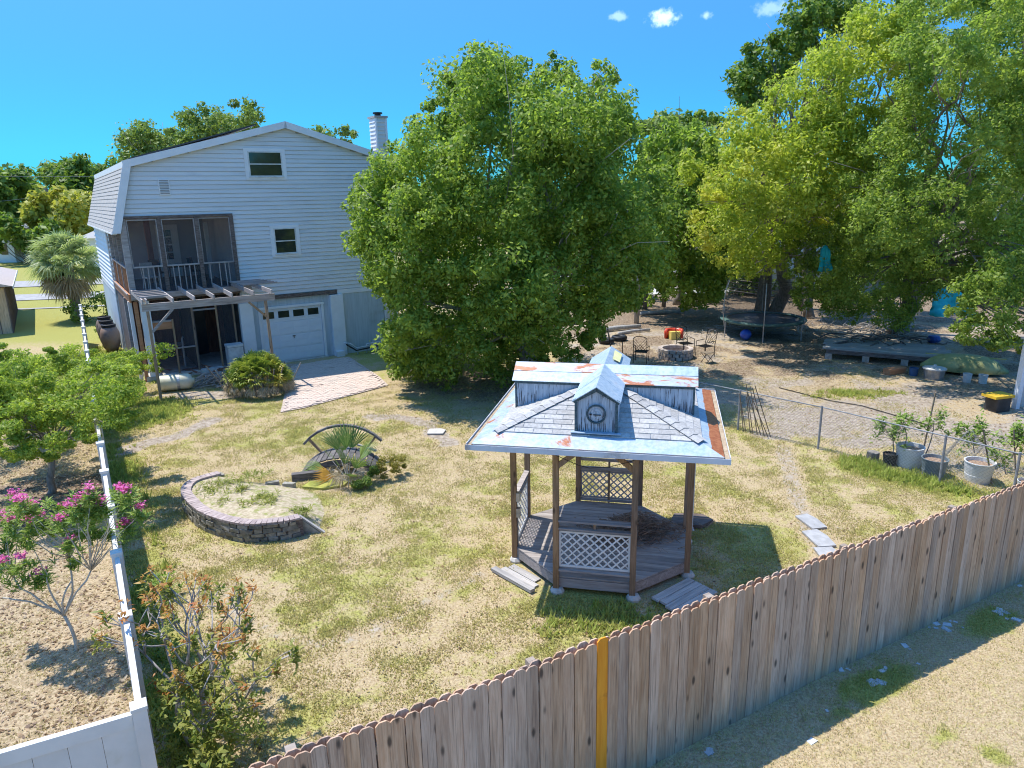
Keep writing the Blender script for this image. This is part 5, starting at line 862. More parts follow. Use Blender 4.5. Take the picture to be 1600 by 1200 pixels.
# lattice panels
def lattice(p0, p1, z0, z1, nx_, mtop, name='lattice_panel'):
    """panel between two local points, local x runs p0 -> p1"""
    p0 = Vector((p0[0], p0[1], 0)); p1 = Vector((p1[0], p1[1], 0)); L_ = (p1-p0).length; a = atan2(p1.y-p0.y, p1.x-p0.x)
    r = MB().span(0, L_, -.011, .011, z0-.03, z0+.003).span(0, L_, -.011, .011, z1-.003, z1+.03).span(0, .03, -.0105, .0105, z0+.003, z1-.003).span(L_-.03, L_, -.0105, .0105, z0+.003, z1-.003).build(name, M_lat if mtop else M_grey, gz_, p0, (0, 0, a))
    hgt = z1-z0; stp = L_/nx_*1.0; w = .036
    for layer, s in ((0, 1), (1, -1)):
        c = -hgt; yy = -.006 if layer == 0 else .002
        while c < L_:
            # line x = c + t (s=1) or x = c + hgt - t, t in 0..hgt
            t0, t1 = 0, hgt
            if c < 0: t0 = -c
            if c+hgt > L_: t1 = L_-c
            if t1-t0 > .04:
                hw = w*.7071
                def pt(t): return (c+t if s == 1 else c+t, z0+t if s == 1 else z1-t)
                (xa, za), (xb, zb) = pt(t0), pt(t1); d = Vector((xb-xa, zb-za)).normalized(); n_ = Vector((-d.y, d.x))*w/2
                P = [(xa-n_.x, za-n_.y), (xb-n_.x, zb-n_.y), (xb+n_.x, zb+n_.y), (xa+n_.x, za+n_.y)]
                P = [(min(max(px, .004), L_-.004), min(max(pz, z0+.0), z1-.0)) for px, pz in P]
                MB().prism(P, .006, 'y', yy).build('lattice_strip', M_lat if mtop else M_latg, r)
            c += stp
    return r
M_latg = mat('greyed_lattice', (.36, .35, .36), (.48, .47, .47), 5, rough=.8, bmp=.1, rnd=.1)
lattice((-xs_+.05, yf), (xs_-.05, yf), .52, 1.10, 8, True)
lattice((-xs_+.05, -yf), (xs_-.05, -yf), .42, .95, 8, False)
lattice((yf, xs_-.05), (yf, -xs_+.05), .36, 1.05, 8, True)
for (a, b, zs) in (((-xs_+.048, yf), (xs_-.048, yf), ((.43, .10, .03), (1.175, .10, .03), (1.32, .14, .03))), ((-xs_+.048, -yf), (xs_-.048, -yf), ((.35, .06, .04), (1.03, .05, .07), (1.22, .05, .05))), ((yf, -xs_+.048), (yf, xs_-.048), ((1.12, .05, .05), (1.26, .10, .035)))):
    for zc, w, h in zs: MB().bar((a[0], a[1], zc), (b[0], b[1], zc), w, h).build('rail', M_grey, gz_)
MB().span(-.02, .02, yf-.02, yf+.02, 1.19, 1.30).build('rail_block', M_post, gz_); MB().span(-.02, .02, -yf-.02, -yf+.02, .30, 1.22).build('mullion', M_post, gz_)
for z in (1.28, .98): MB().span(yf+.05, yf+.11, -xs_-.06, -xs_+.04, z-.09, z+.07).build('outlet_box', M_met, gz_)
MB().tube([(yf+.06, -xs_+.01, .9), (yf+.06, -xs_+.01, .3)], .012, 5).build('conduit', M_met, gz_)
MB().tube([(1.60, .60, 2.56), (1.60, .60, .35), (1.64, .58, .28)], .035, 6).build('downspout', M_pvc, gz_)
# roof
EX, EYY, EZ, AZ_ = 1.90, 1.84, 2.665, 3.34
SX = (AZ_-EZ)/EX; SY = (AZ_-EZ)/EYY
rf = MB().add([(-EX, -EYY, EZ), (EX, -EYY, EZ), (EX, EYY, EZ), (-EX, EYY, EZ), (0, 0, AZ_)], [(0, 1, 4), (2, 3, 4), (3, 0, 4), (3, 2, 1, 0)]).build('roof', M_flash, gz_)
MB().add([(EX, -EYY, EZ), (EX, EYY, EZ), (0, 0, AZ_)], [(0, 1, 2)]).build('roof_sheet', M_flashr, rf)
# shingles
def plane_pt(side, t, s):
    """t = along the eave, s = distance in from the eave (horizontal)"""
    if side == 0: return Vector((t, -EYY+s, EZ+s*SY))
    if side == 1: return Vector((EX-s, t, EZ+s*SX))
    if side == 2: return Vector((-t, EYY-s, EZ+s*SY))
    return Vector((-EX+s, -t, EZ+s*SX))
back = MB(); cnt = 0
for side in range(4):
    half = EX if side in (0, 2) else EYY; depth = EYY if side in (0, 2) else EX; ow = .118
    s = .30; r = 0
    while s < depth-.08:
        s2 = min(s+ow+.03, depth); t = -half-.3+(r % 2)*.15+random.uniform(-.02, .02); lim1 = half*(1-s/depth)-.03; lim2 = half*(1-(s2)/depth)-.0
        lim1 = min(lim1, half-.34 if side % 2 == 0 else half-.30)
        while t < half:
            a1, b1 = max(t, -lim1), min(t+.295, lim1); a2, b2 = max(t, -lim2), min(t+.295, lim2)
            if a2 >= b2: a2 = b2 = max(-lim2, min(lim2, (t+t+.295)/2))
            if b1-a1 > .03:
                up = Vector((0, 0, 1)); j = random.uniform(0, .004)
                p = [plane_pt(side, a1, s), plane_pt(side, b1, s), plane_pt(side, b2, s2), plane_pt(side, a2, s2)]
                top = [p[0]+up*(.016+j), p[1]+up*(.016+j), p[2]+up*.005, p[3]+up*.005]; bot = [p[0]+up*.004, p[1]+up*.004]
                V = top+bot; F = [(0, 1, 2, 3), (4, 5, 1, 0), (4, 0, 3), (5, 2, 1)]
                if side in (0, 1, 3) and cnt < 285:
                    MB().add(V, F).build('shingle', M_shingle, rf); cnt += 1
                else: back.add(V, F)
            t += .302
        s += ow; r += 1
back.build('shingles', M_shingle, rf, kind='stuff')
for sx_, sy_ in ((-1, -1), (1, -1), (1, 1), (-1, 1)):
    A = Vector((sx_*(EX-.30), sy_*(EYY-.30), EZ+.30*SX+.030)); B = Vector((0, 0, AZ_+.032)); d = (B-A); n = 12
    side = Vector((-sy_*EX, sx_*EYY, 0)).normalized() if True else None
    side = Vector((d.y, -d.x, 0)).normalized()
    for k in range(n):
        a = A+d*(k/n); b = A+d*((k+1.25)/n); up = Vector((0, 0, .013))
        V = [a+side*.105-up*1.2, a+up*.8, a-side*.105-up*1.2, b-side*.105-up*2.0, b-up*.2, b+side*.105-up*2.0]
        MB().add(V, [(0, 1, 4, 5), (1, 2, 3, 4)]).build('hip_shingle', M_shingle, rf)
# gutter round the eave
GO = .085
for (x0, x1, y0, y1, horiz) in ((-EX-GO, EX+GO, -EYY-GO, -EYY, 1), (-EX-GO, EX+GO, EYY, EYY+GO, 1), (EX, EX+GO, -EYY, EYY, 0), (-EX-GO, -EX, -EYY, EYY, 0)):
    m = MB().span(x0, x1, y0, y1, 2.585, 2.597)
    if horiz:
        yo = y0 if y0 < 0 else y1-.008
        m.span(x0, x1, yo, yo+.008, 2.597, 2.672)
    else:
        xo = x1-.008 if x0 > 0 else x0
        m.span(xo, xo+.008, y0, y1, 2.597, 2.672)
    m.build('gutter', M_gut, rf)
    MB().span(x0+.012, x1-.012, y0+.012, y1-.012, 2.599, 2.640).build('gutter_litter', M_gutin, rf)
MB().span(-EX+.02, EX-.02, -EYY+.02, EYY-.02, 2.598, 2.655).build('soffit', M_white, rf)
# cross-shaped cupola
cu = MB(); W = .325; LX, LY = 1.50, 1.45; ze, zr = 3.335, 3.55
cu.span(-LX, LX, -W, W, 2.75, ze); cu.build('cupola', M_peel, gz_)
cu_o = bpy.data.objects[-1] if False else None
cupola = [o for o in gz_.children if o.name.startswith('cupola')][0]
MB().span(-W+.002, W-.002, -LY, -W-.001, 2.75, ze).build('cupola_wall', M_peel, cupola); MB().span(-W+.002, W-.002, W+.001, LY, 2.75, ze).build('cupola_wall', M_peel, cupola)
def gable(axis, sgn, L_):
    pts = [(-W, ze), (W, ze), (0, zr-.03)]
    m = MB()
    if axis == 'y': m.prism(pts, .05, 'y', sgn*L_-(.05 if sgn > 0 else 0))
    else: m.prism(pts, .05, 'x', sgn*L_-(.05 if sgn > 0 else 0))
    m.build('gable_end', M_peel, cupola)
for ax, sg, L_ in (('y', -1, LY), ('y', 1, LY), ('x', -1, LX), ('x', 1, LX)): gable(ax, sg, L_)
ov = .055; we = W+.045; zl = ze-.025
def sheet(a, b, c, d, m, name='metal_sheet'):
    V = [Vector(p) for p in (a, b, c, d)]; n = (V[1]-V[0]).cross(V[3]-V[0]).normalized()*.006
    if n.z < 0: n = -n
    return MB().add([v-n for v in V]+[v+n for v in V], [(3, 2, 1, 0), (4, 5, 6, 7), (0, 1, 5, 4), (1, 2, 6, 5), (2, 3, 7, 6), (3, 0, 4, 7)]).build(name, m, cupola)
def mid(p, q, t): return tuple(Vector(p).lerp(Vector(q), t))
# x arms (each side made of two overlapping sheets: lower and upper), y arms likewise
for sg in (-1, 1):
    X0, X1 = sg*(LX+ov), sg*.0
    for sy in (-1, 1):
        e0 = (X0, sy*we, zl); r0 = (X0, 0, zr); e1 = (sg*we, sy*we, zl); r1 = (0, 0, zr)
        m1 = mid(e0, r0, .52); m2 = mid(e1, r1, .52)
        up = Vector((0, 0, .008))
        sheet(e0, e1, m2, m1, M_cup if sg*sy < 0 else M_cupb); sheet(tuple(Vector(m1)+up), tuple(Vector(m2)+up), tuple(Vector(r1)+up), tuple(Vector(r0)+up), M_cup if sy < 0 and sg < 0 else M_cupb)
    Y0 = sg*(LY+ov)
    for sx_ in (-1, 1):
        e0 = (sx_*we, Y0, zl); r0 = (0, Y0, zr); e1 = (sx_*we, sg*we, zl); r1 = (0, 0, zr)
        up = Vector((0, 0, .003))
        sheet(tuple(Vector(e0)+up), tuple(Vector(mid(e0, e1, .5))+up), tuple(Vector(mid(r0, r1, .5))+up), tuple(Vector(r0)+up), M_cupb)
        up = Vector((0, 0, .008)); sheet(tuple(Vector(mid(e0, e1, .48))+up), tuple(Vector(e1)+up), tuple(Vector(r1)+up), tuple(Vector(mid(r0, r1, .48))+up), M_cupb)
MB().add([(.10, .55, zr-.035+.014), (.22, .60, zr-.105+.016), (.22, 1.25, zr-.105+.016), (.08, 1.28, zr-.03+.016)], [(0, 1, 2, 3)]).build('yellow_paint_patch', mat('pale_yellow_paint', (.62, .60, .25), (.70, .66, .35), 8, rnd=0), cupola)
# dark trims on the front and side gables
def trim(a, b, w=.05, t=.03, up=(0, 1, 0)): MB().bar(a, b, t, w, up=(0, 0, 1)).build('dark_trim', M_dtrim, cupola)
yy = -LY-.016
trim((-W-.03, yy, ze-.03), (0, yy, zr-.045)); trim((W+.03, yy, ze-.03), (0, yy, zr-.045))
MB().span(-W-.008, -W+.035, yy-.012, yy+.012, 2.78, ze-.04).build('dark_trim', M_dtrim, cupola); MB().span(W-.035, W+.008, yy-.012, yy+.012, 2.78, ze-.04).build('dark_trim', M_dtrim, cupola)
for sg in (-1, 1):
    MB().span(sg*LX-.02*sg, sg*(LX+.012), -W-.012, -W+.045, 2.80, ze-.03).build('dark_trim', M_dtrim, cupola)
    MB().span(sg*(W+.06), sg*(LX+.012), -W-.02, -W-.001, ze-.075, ze-.03).build('dark_trim', M_dtrim, cupola)
MB().span(-W-.06, W+.06, -LY-.10, -LY-.002, 2.82, 2.832).build('sill_flashing', M_cupb, cupola)
# round medallion on the front gable
md = MB(); zc = 3.12; k = 28
ring = []
for j in range(k):
    a = 2*pi*j/k; ring.append((cos(a), sin(a)))
V = []; F = []
for r_, yv in ((.150, 0), (.155, -.03), (.135, -.035), (.13, -.01)): V += [(x*r_, -LY-.004+yv, zc+z*r_) for x, z in ring]
for a in range(3): F += [(a*k+j, a*k+(j+1) % k, (a+1)*k+(j+1) % k, (a+1)*k+j) for j in range(k)]
md.add(V, F).build('medallion_ring', M_dtrim, cupola)
for r_, yv in ((.12, -.012), (.085, -.018), (.045, -.024)):
    MB().add([(x*r_, -LY+yv, zc+z*r_) for x, z in ring]+[(x*r_, -LY-.002, zc+z*r_) for x, z in ring], [tuple(range(k))]+[(j, j+k, (j+1) % k+k, (j+1) % k) for j in range(k)]).build('medallion_disc', M_peel, cupola)
MB().span(-.045, .075, -LY-.034, -LY-.026, zc-.018, zc-.004).build('medallion_pointer', M_blk, cupola)
MB().box((-.085, -LY-.03, zc-.005), (.035, .01, .025)).build('medallion_stud', M_blk, cupola)
# string lights left hanging under the eaves
def hang(pts, nm='hanging_wire'):
    MB().tube(pts, .006, 4).build(nm, M_blk, gz_)
for k in range(7):
    a = octp[(k+5) % 8]; b = octp[(k+6) % 8]; s = 1.12
    P = [Vector((a[0]*s*(1-t)+b[0]*s*t, a[1]*s*(1-t)+b[1]*s*t, 2.55-.22*sin(pi*t)-.03*random.random())) for t in [i/9 for i in range(10)]]
    if k in (0, 2, 3, 6): hang(P)
# debris on the deck
M_vine = mat('dry_brown_vines', (.16, .11, .08), (.30, .22, .16), 8, rough=.9, bmp=.2, rnd=.1)
heap('vine_pile', (2.2, 11.85, DZ), .85, .5, .42, 420, .55, .008, M_vine, 'tangle of dry brown vines lying on the gazebo deck', 'vines', 5)
# boards round the gazebo
M_plank = woodmat('silvered_plank', (.34, .32, .30), (.48, .45, .42), grain=(1.2, 12, 12), knots=False, gdark=(.18, .16, .15))
rp = empty('boardwalk_step', (2.72, 10.12, .0), radians(38), 'grey plank step lying on the grass at the right front of the gazebo', 'step')
for k in range(4): MB().span(-.45+random.uniform(-.04, .04), .48, -.30+k*.15, -.16+k*.15, .05, .09).build('plank', M_plank, rp)
for x in (-.3, .3): MB().span(x-.04, x+.04, -.3, .3, -.02, .049).build('bearer', M_dark, rp)
lp = empty('boardwalk_step', (.05, 10.85, .0), radians(-48), 'sun-bleached planks lying at the left front corner of the gazebo', 'step')
MB().span(-.5, .5, -.20, -.09, .03, .085).build('plank', M_plank, lp); MB().span(-.42, .42, -.06, .07, .02, .045).build('plank', M_plank, lp); MB().span(-.38, .30, .09, .24, .02, .04).build('plank', M_plank, lp)
MB().prism([(-.42, -.2), (.2, -.3), (.5, -.05), (.35, .22), (-.2, .28)], .07, 'z', .0).build('fallen_cover', M_dark, None, (3.45, 12.85, .02), label='dark flat cover lying on the grass behind the gazebo', cat='cover')

# ---------------------------------------------------------------- arched garden bridge
br = empty('garden_bridge', (-4.22, 16.2, 0), radians(3), 'dark weathered arched garden bridge with a curved handrail behind the fan palm', 'bridge')
M_dw = woodmat('dark_bridge_wood', (.10, .09, .085), (.20, .18, .17), grain=(1.4, 10, 10), knots=False, gdark=(.04, .04, .04))
def arc(c, R0, a): return (c[0]+R0*sin(a), c[1], c[2]+R0*cos(a))
def arch(y, zc, R0, a0, a1, w, h, n, name, m):
    P = [arc((0, y, zc), R0, a0+(a1-a0)*k/n) for k in range(n+1)]
    for k in range(n):
        MB().bar(P[k], Vector(P[k+1])+(Vector(P[k+1])-Vector(P[k]))*.04, w, h, (0, 0, 1)).build(name, m, br)
arch(.4, -.28, 1.25, -.88, .86, .10, .05, 9, 'handrail_segment', M_dw)
for a in (-.74, .72): MB().bar(arc((0, .4, -.28), 1.23, a), arc((0, .4, -.28), .55, a*1.1), .07, .05).build('handrail_post', M_brownpost, br)
MB().bar((.35, .4, .45), (.82, .35, .28), .06, .04).build('fallen_rail', M_grey, br)
arch(.4, -.9, 1.22, -.75, .75, .03, .12, 8, 'side_beam', M_dw); arch(-.35, -.95, 1.22, -.78, .7, .03, .14, 8, 'side_beam', M_dw)
for k in range(13):
    a = -.74+k*.118; p = Vector(arc((0, 0, -.9), 1.29, a)); MB().box((p.x, .02, p.z), (.13, .82, .03), Matrix.Rotation(a, 3, 'Y')).build('bridge_board', M_dw, br)
MB().box((-.62, -.62, .09), (.85, .16, .17), Matrix.Rotation(.22, 3, 'Z')).build('fallen_beam', M_dw, br)

# ---------------------------------------------------------------- stone planter
pl = empty('stone_planter', (-5.6, 13.6, 0), 0, 'curved stacked-stone planter wall with a brick cap, open at the back', 'planter')
M_stone = mat('mossy_stone', (.20, .19, .16), (.36, .33, .28), 7, rough=.95, bmp=.5, rnd=.30, dirt=(.10, .10, .07), dscale=3, dlo=.45, dhi=.7)
M_capb = mat('mauve_cap_brick', (.33, .26, .24), (.44, .36, .33), 9, rough=.9, bmp=.3, rnd=.14)
M_soil = M_ground
path = [(-4.22, 12.68), (-4.60, 12.52), (-5.28, 12.50), (-6.15, 12.98), (-6.78, 13.65), (-7.10, 14.17), (-7.12, 14.66), (-6.75, 15.05)]
def catmull(P, n):
    out = []
    P = [Vector((p[0], p[1], 0)) for p in P]; Q = [2*P[0]-P[1]]+P+[2*P[-1]-P[-2]]
    for i in range(1, len(Q)-2):
        for k in range(n):
            t = k/n; a, b, c, d = Q[i-1:i+3]; out.append(.5*((2*b)+(c-a)*t+(2*a-5*b+4*c-d)*t*t+(3*b-a-3*c+d)*t**3))
    out.append(P[-1]); return out
cp = catmull(path, 12); cum = [0]
for a, b in zip(cp, cp[1:]): cum.append(cum[-1]+(b-a).length)
def at_len(l):
    l = max(0, min(cum[-1]-1e-4, l))
    for i in range(len(cum)-1):
        if cum[i+1] >= l:
            t = (l-cum[i])/(cum[i+1]-cum[i]); return cp[i].lerp(cp[i+1], t), (cp[i+1]-cp[i]).normalized()
O_ = Vector((-5.6, 13.6, 0)); TL = cum[-1]
def rough_box(c, d, R, j):
    mb = MB().box((0, 0, 0), d); mb.v = [tuple(R @ (Vector(v)+Vector([random.uniform(-j, j) for _ in range(3)]))+Vector(c)) for v in mb.v]; return mb
hcourse = [.10, .085, .10, .08]; z = 0
for r, h in enumerate(hcourse):
    l = random.uniform(0, .1)
    while l < TL:
        w = random.uniform(.12, .30); p, d = at_len(l+w/2); a = atan2(d.y, d.x)
        rough_box((p.x-O_.x, p.y-O_.y, z+h/2), (w-.012, .20+random.uniform(-.02, .03), h-.010), Matrix.Rotation(a, 3, 'Z'), .012).build('stone', M_stone, pl); l += w
    z += h
MBk = MB()
for k in range(60):
    p, d = at_len(TL*k/59); a = atan2(d.y, d.x); MBk.box((p.x-O_.x, p.y-O_.y, z/2), (TL/55, .14, z-.01), Matrix.Rotation(a, 3, 'Z'))
MBk.build('mortar_core', M_dark, pl, kind='stuff')
l = .05
while l < TL-.02:
    p, d = at_len(l); a = atan2(d.y, d.x)
    rough_box((p.x-O_.x, p.y-O_.y, z+.022), (.092, .21, .042), Matrix.Rotation(a+random.uniform(-.04, .04), 3, 'Z'), .003).build('cap_brick', M_capb, pl); l += .1
ip = [(p.x-O_.x, p.y-O_.y) for p in cp[::4]]; cx_, cy_ = .15, .55
V = [(x, y, .36) for x, y in ip]+[(x*.72+cx_*.28, y*.72+cy_*.28, .37) for x, y in ip]+[(x*.3+cx_*.7, y*.3+cy_*.7, .30) for x, y in ip]; n = len(ip)
F = [(i, i+1, n+i+1, n+i) for i in range(n-1)]+[(n+i, n+i+1, 2*n+i+1, 2*n+i) for i in range(n-1)]
k0 = len(V); V += [(1.75, .0, .0), (1.5, 1.4, .0), (.3, 1.9, .0), (-.9, 1.75, .0)]
F += [(0, n, k0), (n, 2*n, k0), (2*n, 2*n+n//2, k0+1, k0)] if False else []
rimloop = [0, n, 2*n]; 
cen = len(V); V.append((.25, .6, .27))
inner = [2*n+i for i in range(n)]
F += [(inner[i], inner[i+1], cen) for i in range(n-1)]
outer = [0, n, 2*n, cen, 2*n+n-1, n+n-1, n-1]
grd = [(1.75, -.85, -.12), (1.9, -.1, -.12), (1.9, .5, -.12), (1.6, 1.4, -.12), (.4, 2.0, -.12), (-.5, 2.0, -.12), (-1.0, 1.75, -.12)]
g0 = len(V); V += grd
F += [(outer[i], outer[i+1], g0+i+1, g0+i) for i in range(6)]
MB().add([(1.36, -.90, .36), (1.36, -.90, -.05), (1.80, -.88, -.05), (1.36, -.84, .36), (1.36, -.84, -.05), (1.80, -.82, -.05)], [(0, 1, 2), (5, 4, 3), (0, 2, 5, 3)]).build('end_stone', M_stone, pl); MB().bar((1.36, -.87, .385), (1.82, -.85, .0), .06, .03).build('edging', M_plank, pl)
so_ = MB().add(V, F).build('planter_soil', mat('planter_soil', (.34, .27, .17), (.50, .42, .29), 14, rough=.95, bmp=.5, rnd=0, dirt=(.26, .26, .09), dscale=5, dlo=.5, dhi=.62), pl)
bm_sub = so_.modifiers.new('s', 'SUBSURF'); bm_sub.levels = 1; bm_sub.render_levels = 2

# ---------------------------------------------------------------- plants
def leaf_arrays(C, Nrm, a, b, seed):
    """rhombic leaves, C centres, Nrm normals, half length a, half width b"""
    r = np.random.default_rng(seed); n = len(C); R_ = r.normal(size=(n, 3)); T = np.cross(Nrm, R_); T /= np.linalg.norm(T, axis=1)[:, None]+1e-9; B = np.cross(Nrm, T)
    a = a[:, None]; b = b[:, None]
    V = np.stack([C-T*a, C+B*b-T*a*.15, C+T*a, C-B*b-T*a*.15], 1).reshape(-1, 3); F = np.arange(4*n).reshape(-1, 4); return V, F
def crown(name, lobes, nper, leaf, m, parent, seed=1, clump=.34, up=.35, flat=1.0, fill=.25):
    r = np.random.default_rng(seed); C = []; Nn = []; S = []
    o = parent.location
    for (x, y, z, R0) in lobes:
        nl = int(nper*max(.25, R0*R0)); nc = max(5, int(13*R0/.9*R0/.9+5))
        d = r.normal(size=(nc, 3)); d /= np.linalg.norm(d, axis=1)[:, None]; cc = d*(R0*r.uniform(.45, .95, nc))[:, None]; cr = R0*clump*r.uniform(.7, 1.35, nc)
        k = r.integers(0, nc, nl); e = r.normal(size=(nl, 3)); e /= np.linalg.norm(e, axis=1)[:, None]
        rad = cr[k]*np.where(r.random(nl) < fill, r.uniform(.1, .8, nl), r.uniform(.8, 1.15, nl)); e[:, 2] = (e[:, 2]*.85+.15)*flat
        P = cc[k]+e*rad[:, None]; P[:, 2] *= flat
        C.append(P+np.array([x-o.x, y-o.y, z-o.z])); nn = e*.9+r.normal(size=(nl, 3))*.55+np.array([0, 0, up]); Nn.append(nn/np.linalg.norm(nn, axis=1)[:, None])
    C = np.concatenate(C); Nn = np.concatenate(Nn); n = len(C); keep = C[:, 2]+o.z > .08; C = C[keep]; Nn = Nn[keep]; n = len(C)
    a = leaf*r.uniform(.7, 1.4, n); V, F = leaf_arrays(C, Nn, a, a*r.uniform(.38, .6, n), seed)
    ob = bpy.data.objects.new(name, np_mesh(name, V, F, m)); COL.objects.link(ob); ob.parent = parent; return ob
def limb_path(a, b, sag, rr, n=7):
    a = Vector(a); b = Vector(b); L_ = (b-a).length; P = []
    w = Vector((rr.gauss(0, .06)*L_, rr.gauss(0, .06)*L_, 0))
    for k in range(n):
        t = k/(n-1); p = a.lerp(b, t); p.z += sag*L_*sin(pi*t)*.5; p += w*sin(pi*t)+Vector((rr.gauss(0, .018), rr.gauss(0, .018), rr.gauss(0, .015)))*L_*(1 if 0 < k < n-1 else 0); P.append(p)
    return P
M_bark = mat('grey_bark', (.16, .14, .12), (.30, .27, .24), 8, stretch=(2, 2, .6), rough=.95, bmp=.6, rnd=.12)
M_barkl = mat('pale_bark', (.30, .28, .26), (.46, .44, .41), 8, stretch=(2, 2, .6), rough=.95, bmp=.5, rnd=.08)
def tree(name, base, lobes, leafm, barkm, label, cat='tree', nper=800, leaf=.075, r0=.28, fork=1.8, seed=1, nlimb=22, group=None, trunks=1, **kw):
    rr = random.Random(seed); t = empty(name, (base[0], base[1], 0), 0, label, cat, group); mb = MB()
    cen = Vector((sum(l[0] for l in lobes)/len(lobes)-base[0], sum(l[1] for l in lobes)/len(lobes)-base[1], sum(l[2] for l in lobes)/len(lobes)))
    forks = []
    for k in range(trunks):
        off = Vector((rr.gauss(0, .25), rr.gauss(0, .25), 0)) if k else Vector((0, 0, 0)); top = Vector((cen.x*.25+rr.gauss(0, .25), cen.y*.25+rr.gauss(0, .25), fork*rr.uniform(.8, 1.2)))
        P = limb_path(off+Vector((0, 0, -.15)), top, 0, rr, 6); mb.tube(P, [r0*(1.35 if i == 0 else 1.05-.07*i) for i in range(6)], 9); forks.append(top)
    L_ = sorted(lobes, key=lambda l: rr.random())[:nlimb]
    for i, l in enumerate(L_):
        f = forks[i % len(forks)]; e = Vector((l[0]-base[0], l[1]-base[1], l[2])); P = limb_path(f-Vector((0, 0, .1)), e, .12, rr, 8); ra = r0*rr.uniform(.2, .4); mb.tube(P, [ra*(1-.82*k/7) for k in range(8)], 6)
        for q in range(3):
            s = P[rr.choice((3, 4, 5))]; e2 = e+Vector((rr.gauss(0, 1), rr.gauss(0, 1), rr.gauss(.1, .8)))*l[3]*.8; mb.tube(limb_path(s, e2, .05, rr, 5), [ra*.35*(1-.75*k/4) for k in range(5)], 4)
    mb.build('trunk', barkm, t, smooth=True); crown('crown', lobes, nper, leaf, leafm, t, seed, **kw); return t
ML_oak = leafmat('oak_leaves', (.13, .215, .025), (.45, .56, .11), .6, patch=.7)
ML_yel = leafmat('yellow_green_leaves', (.26, .35, .035), (.62, .66, .11), .58, yellow=(.66, .62, .11), patch=.5)
ML_right = leafmat('blue_green_leaves', (.14, .225, .035), (.46, .56, .12), .6, patch=.5)
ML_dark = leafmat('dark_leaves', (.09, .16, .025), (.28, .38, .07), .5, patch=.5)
ML_far = leafmat('far_leaves', (.13, .20, .04), (.34, .42, .10), .45, patch=.25)
ML_yfar = leafmat('yellow_bamboo_leaves', (.36, .38, .05), (.62, .56, .12), .45, patch=.3)
ML_fine = leafmat('fine_leaves', (.20, .31, .04), (.54, .60, .11), .58, patch=.9)
tree('oak_tree', (.9, 25.0), LOBES['oak'], ML_oak, M_barkl, 'large round green oak standing in the middle between the house and the gazebo', nper=1750, leaf=.070, r0=.30, fork=1.6, seed=11, nlimb=34, trunks=2, clump=.34)
tree('oak_tree', (12.65, 35.0), LOBES['yellow'], ML_yel, M_bark, 'tall tree with yellow-green new leaves behind the trampoline', nper=1250, leaf=.074, r0=.36, fork=3.6, seed=12, nlimb=24, trunks=2, clump=.33)
tree('oak_tree', (16.2, 38.5), LOBES['darktop'], ML_dark, M_bark, 'tall dark green tree rising behind the yellow-green one', nper=480, leaf=.13, r0=.3, fork=6, seed=13, nlimb=14)
rt = tree('oak_tree', (17.6, 31.5), LOBES['right'], ML_right, M_bark, 'huge spreading grey-green oak filling the right edge, bare grey limbs showing', nper=1450, leaf=.060, r0=.33, fork=3.2, seed=14, nlimb=28, trunks=2, clump=.32, fill=.25)
rr = random.Random(4); mb = MB()
for a, b, r_ in (((19.5, 27, 5.5), (15.5, 22.6, 11.3), .11), ((19.8, 26.5, 7.5), (15.2, 21.5, 9.2), .09), ((20.5, 26, 6.0), (14.5, 21.5, 5.4), .09), ((20, 25, 4.3), (15.3, 21.0, 6.6), .08), ((18.5, 24.5, 8.2), (13.6, 22.2, 7.6), .07), ((20.5, 25.0, 9.2), (14.6, 21.6, 8.3), .08), ((17.8, 31.5, 3), (20.5, 26, 6.2), .22), ((20.5, 26, 6.2), (20.8, 25, 9.4), .16), ((20.5, 26, 6), (17.2, 21.2, 4.2), .10)):
    P = limb_path((a[0]-17.6, a[1]-31.5, a[2]), (b[0]-17.6, b[1]-31.5, b[2]), .08, rr, 9); mb.tube(P, [r_*(1-.75*k/8) for k in range(9)], 6)
    for q in range(4):
        s = P[rr.randint(3, 7)]; e = s+Vector((rr.gauss(0, .8), rr.gauss(-.3, .6), rr.gauss(0, .6))); mb.tube(limb_path(s, e, .05, rr, 5), [r_*.3*(1-.7*k/4) for k in range(5)], 4)
mb.build('limbs', M_barkl, rt, smooth=True)
tree('oak_tree', (9.8, 41), LOBES['middle'], ML_oak, M_bark, 'mid-green tree between the round oak and the yellow-green tree', nper=480, leaf=.13, r0=.25, fork=2.6, seed=15, nlimb=14)
tree('shade_tree', (15.34, 35.7), [(15.0, 35.2, 5.6, 1.2), (16.2, 34.6, 6.4, 1.4), (14.5, 36.4, 7.2, 1.4), (17.4, 36.2, 6.8, 1.5), (15.8, 36.8, 4.6, 1.1), (17.0, 34.3, 4.7, 1.1)], ML_dark, M_bark, 'dark-trunked shade tree to the right of the trampoline', nper=600, leaf=.11, r0=.24, fork=3.4, seed=16, nlimb=6)
tree('shade_tree', (7.3, 39.6), [(6.4, 39.4, 3.6, 1.2), (8.0, 39.2, 4.3, 1.3), (7.2, 40.0, 5.4, 1.4)], ML_oak, M_bark, 'small shaded tree behind the log edging at the back of the yard', nper=560, leaf=.12, r0=.12, fork=2.0, seed=17, nlimb=3)
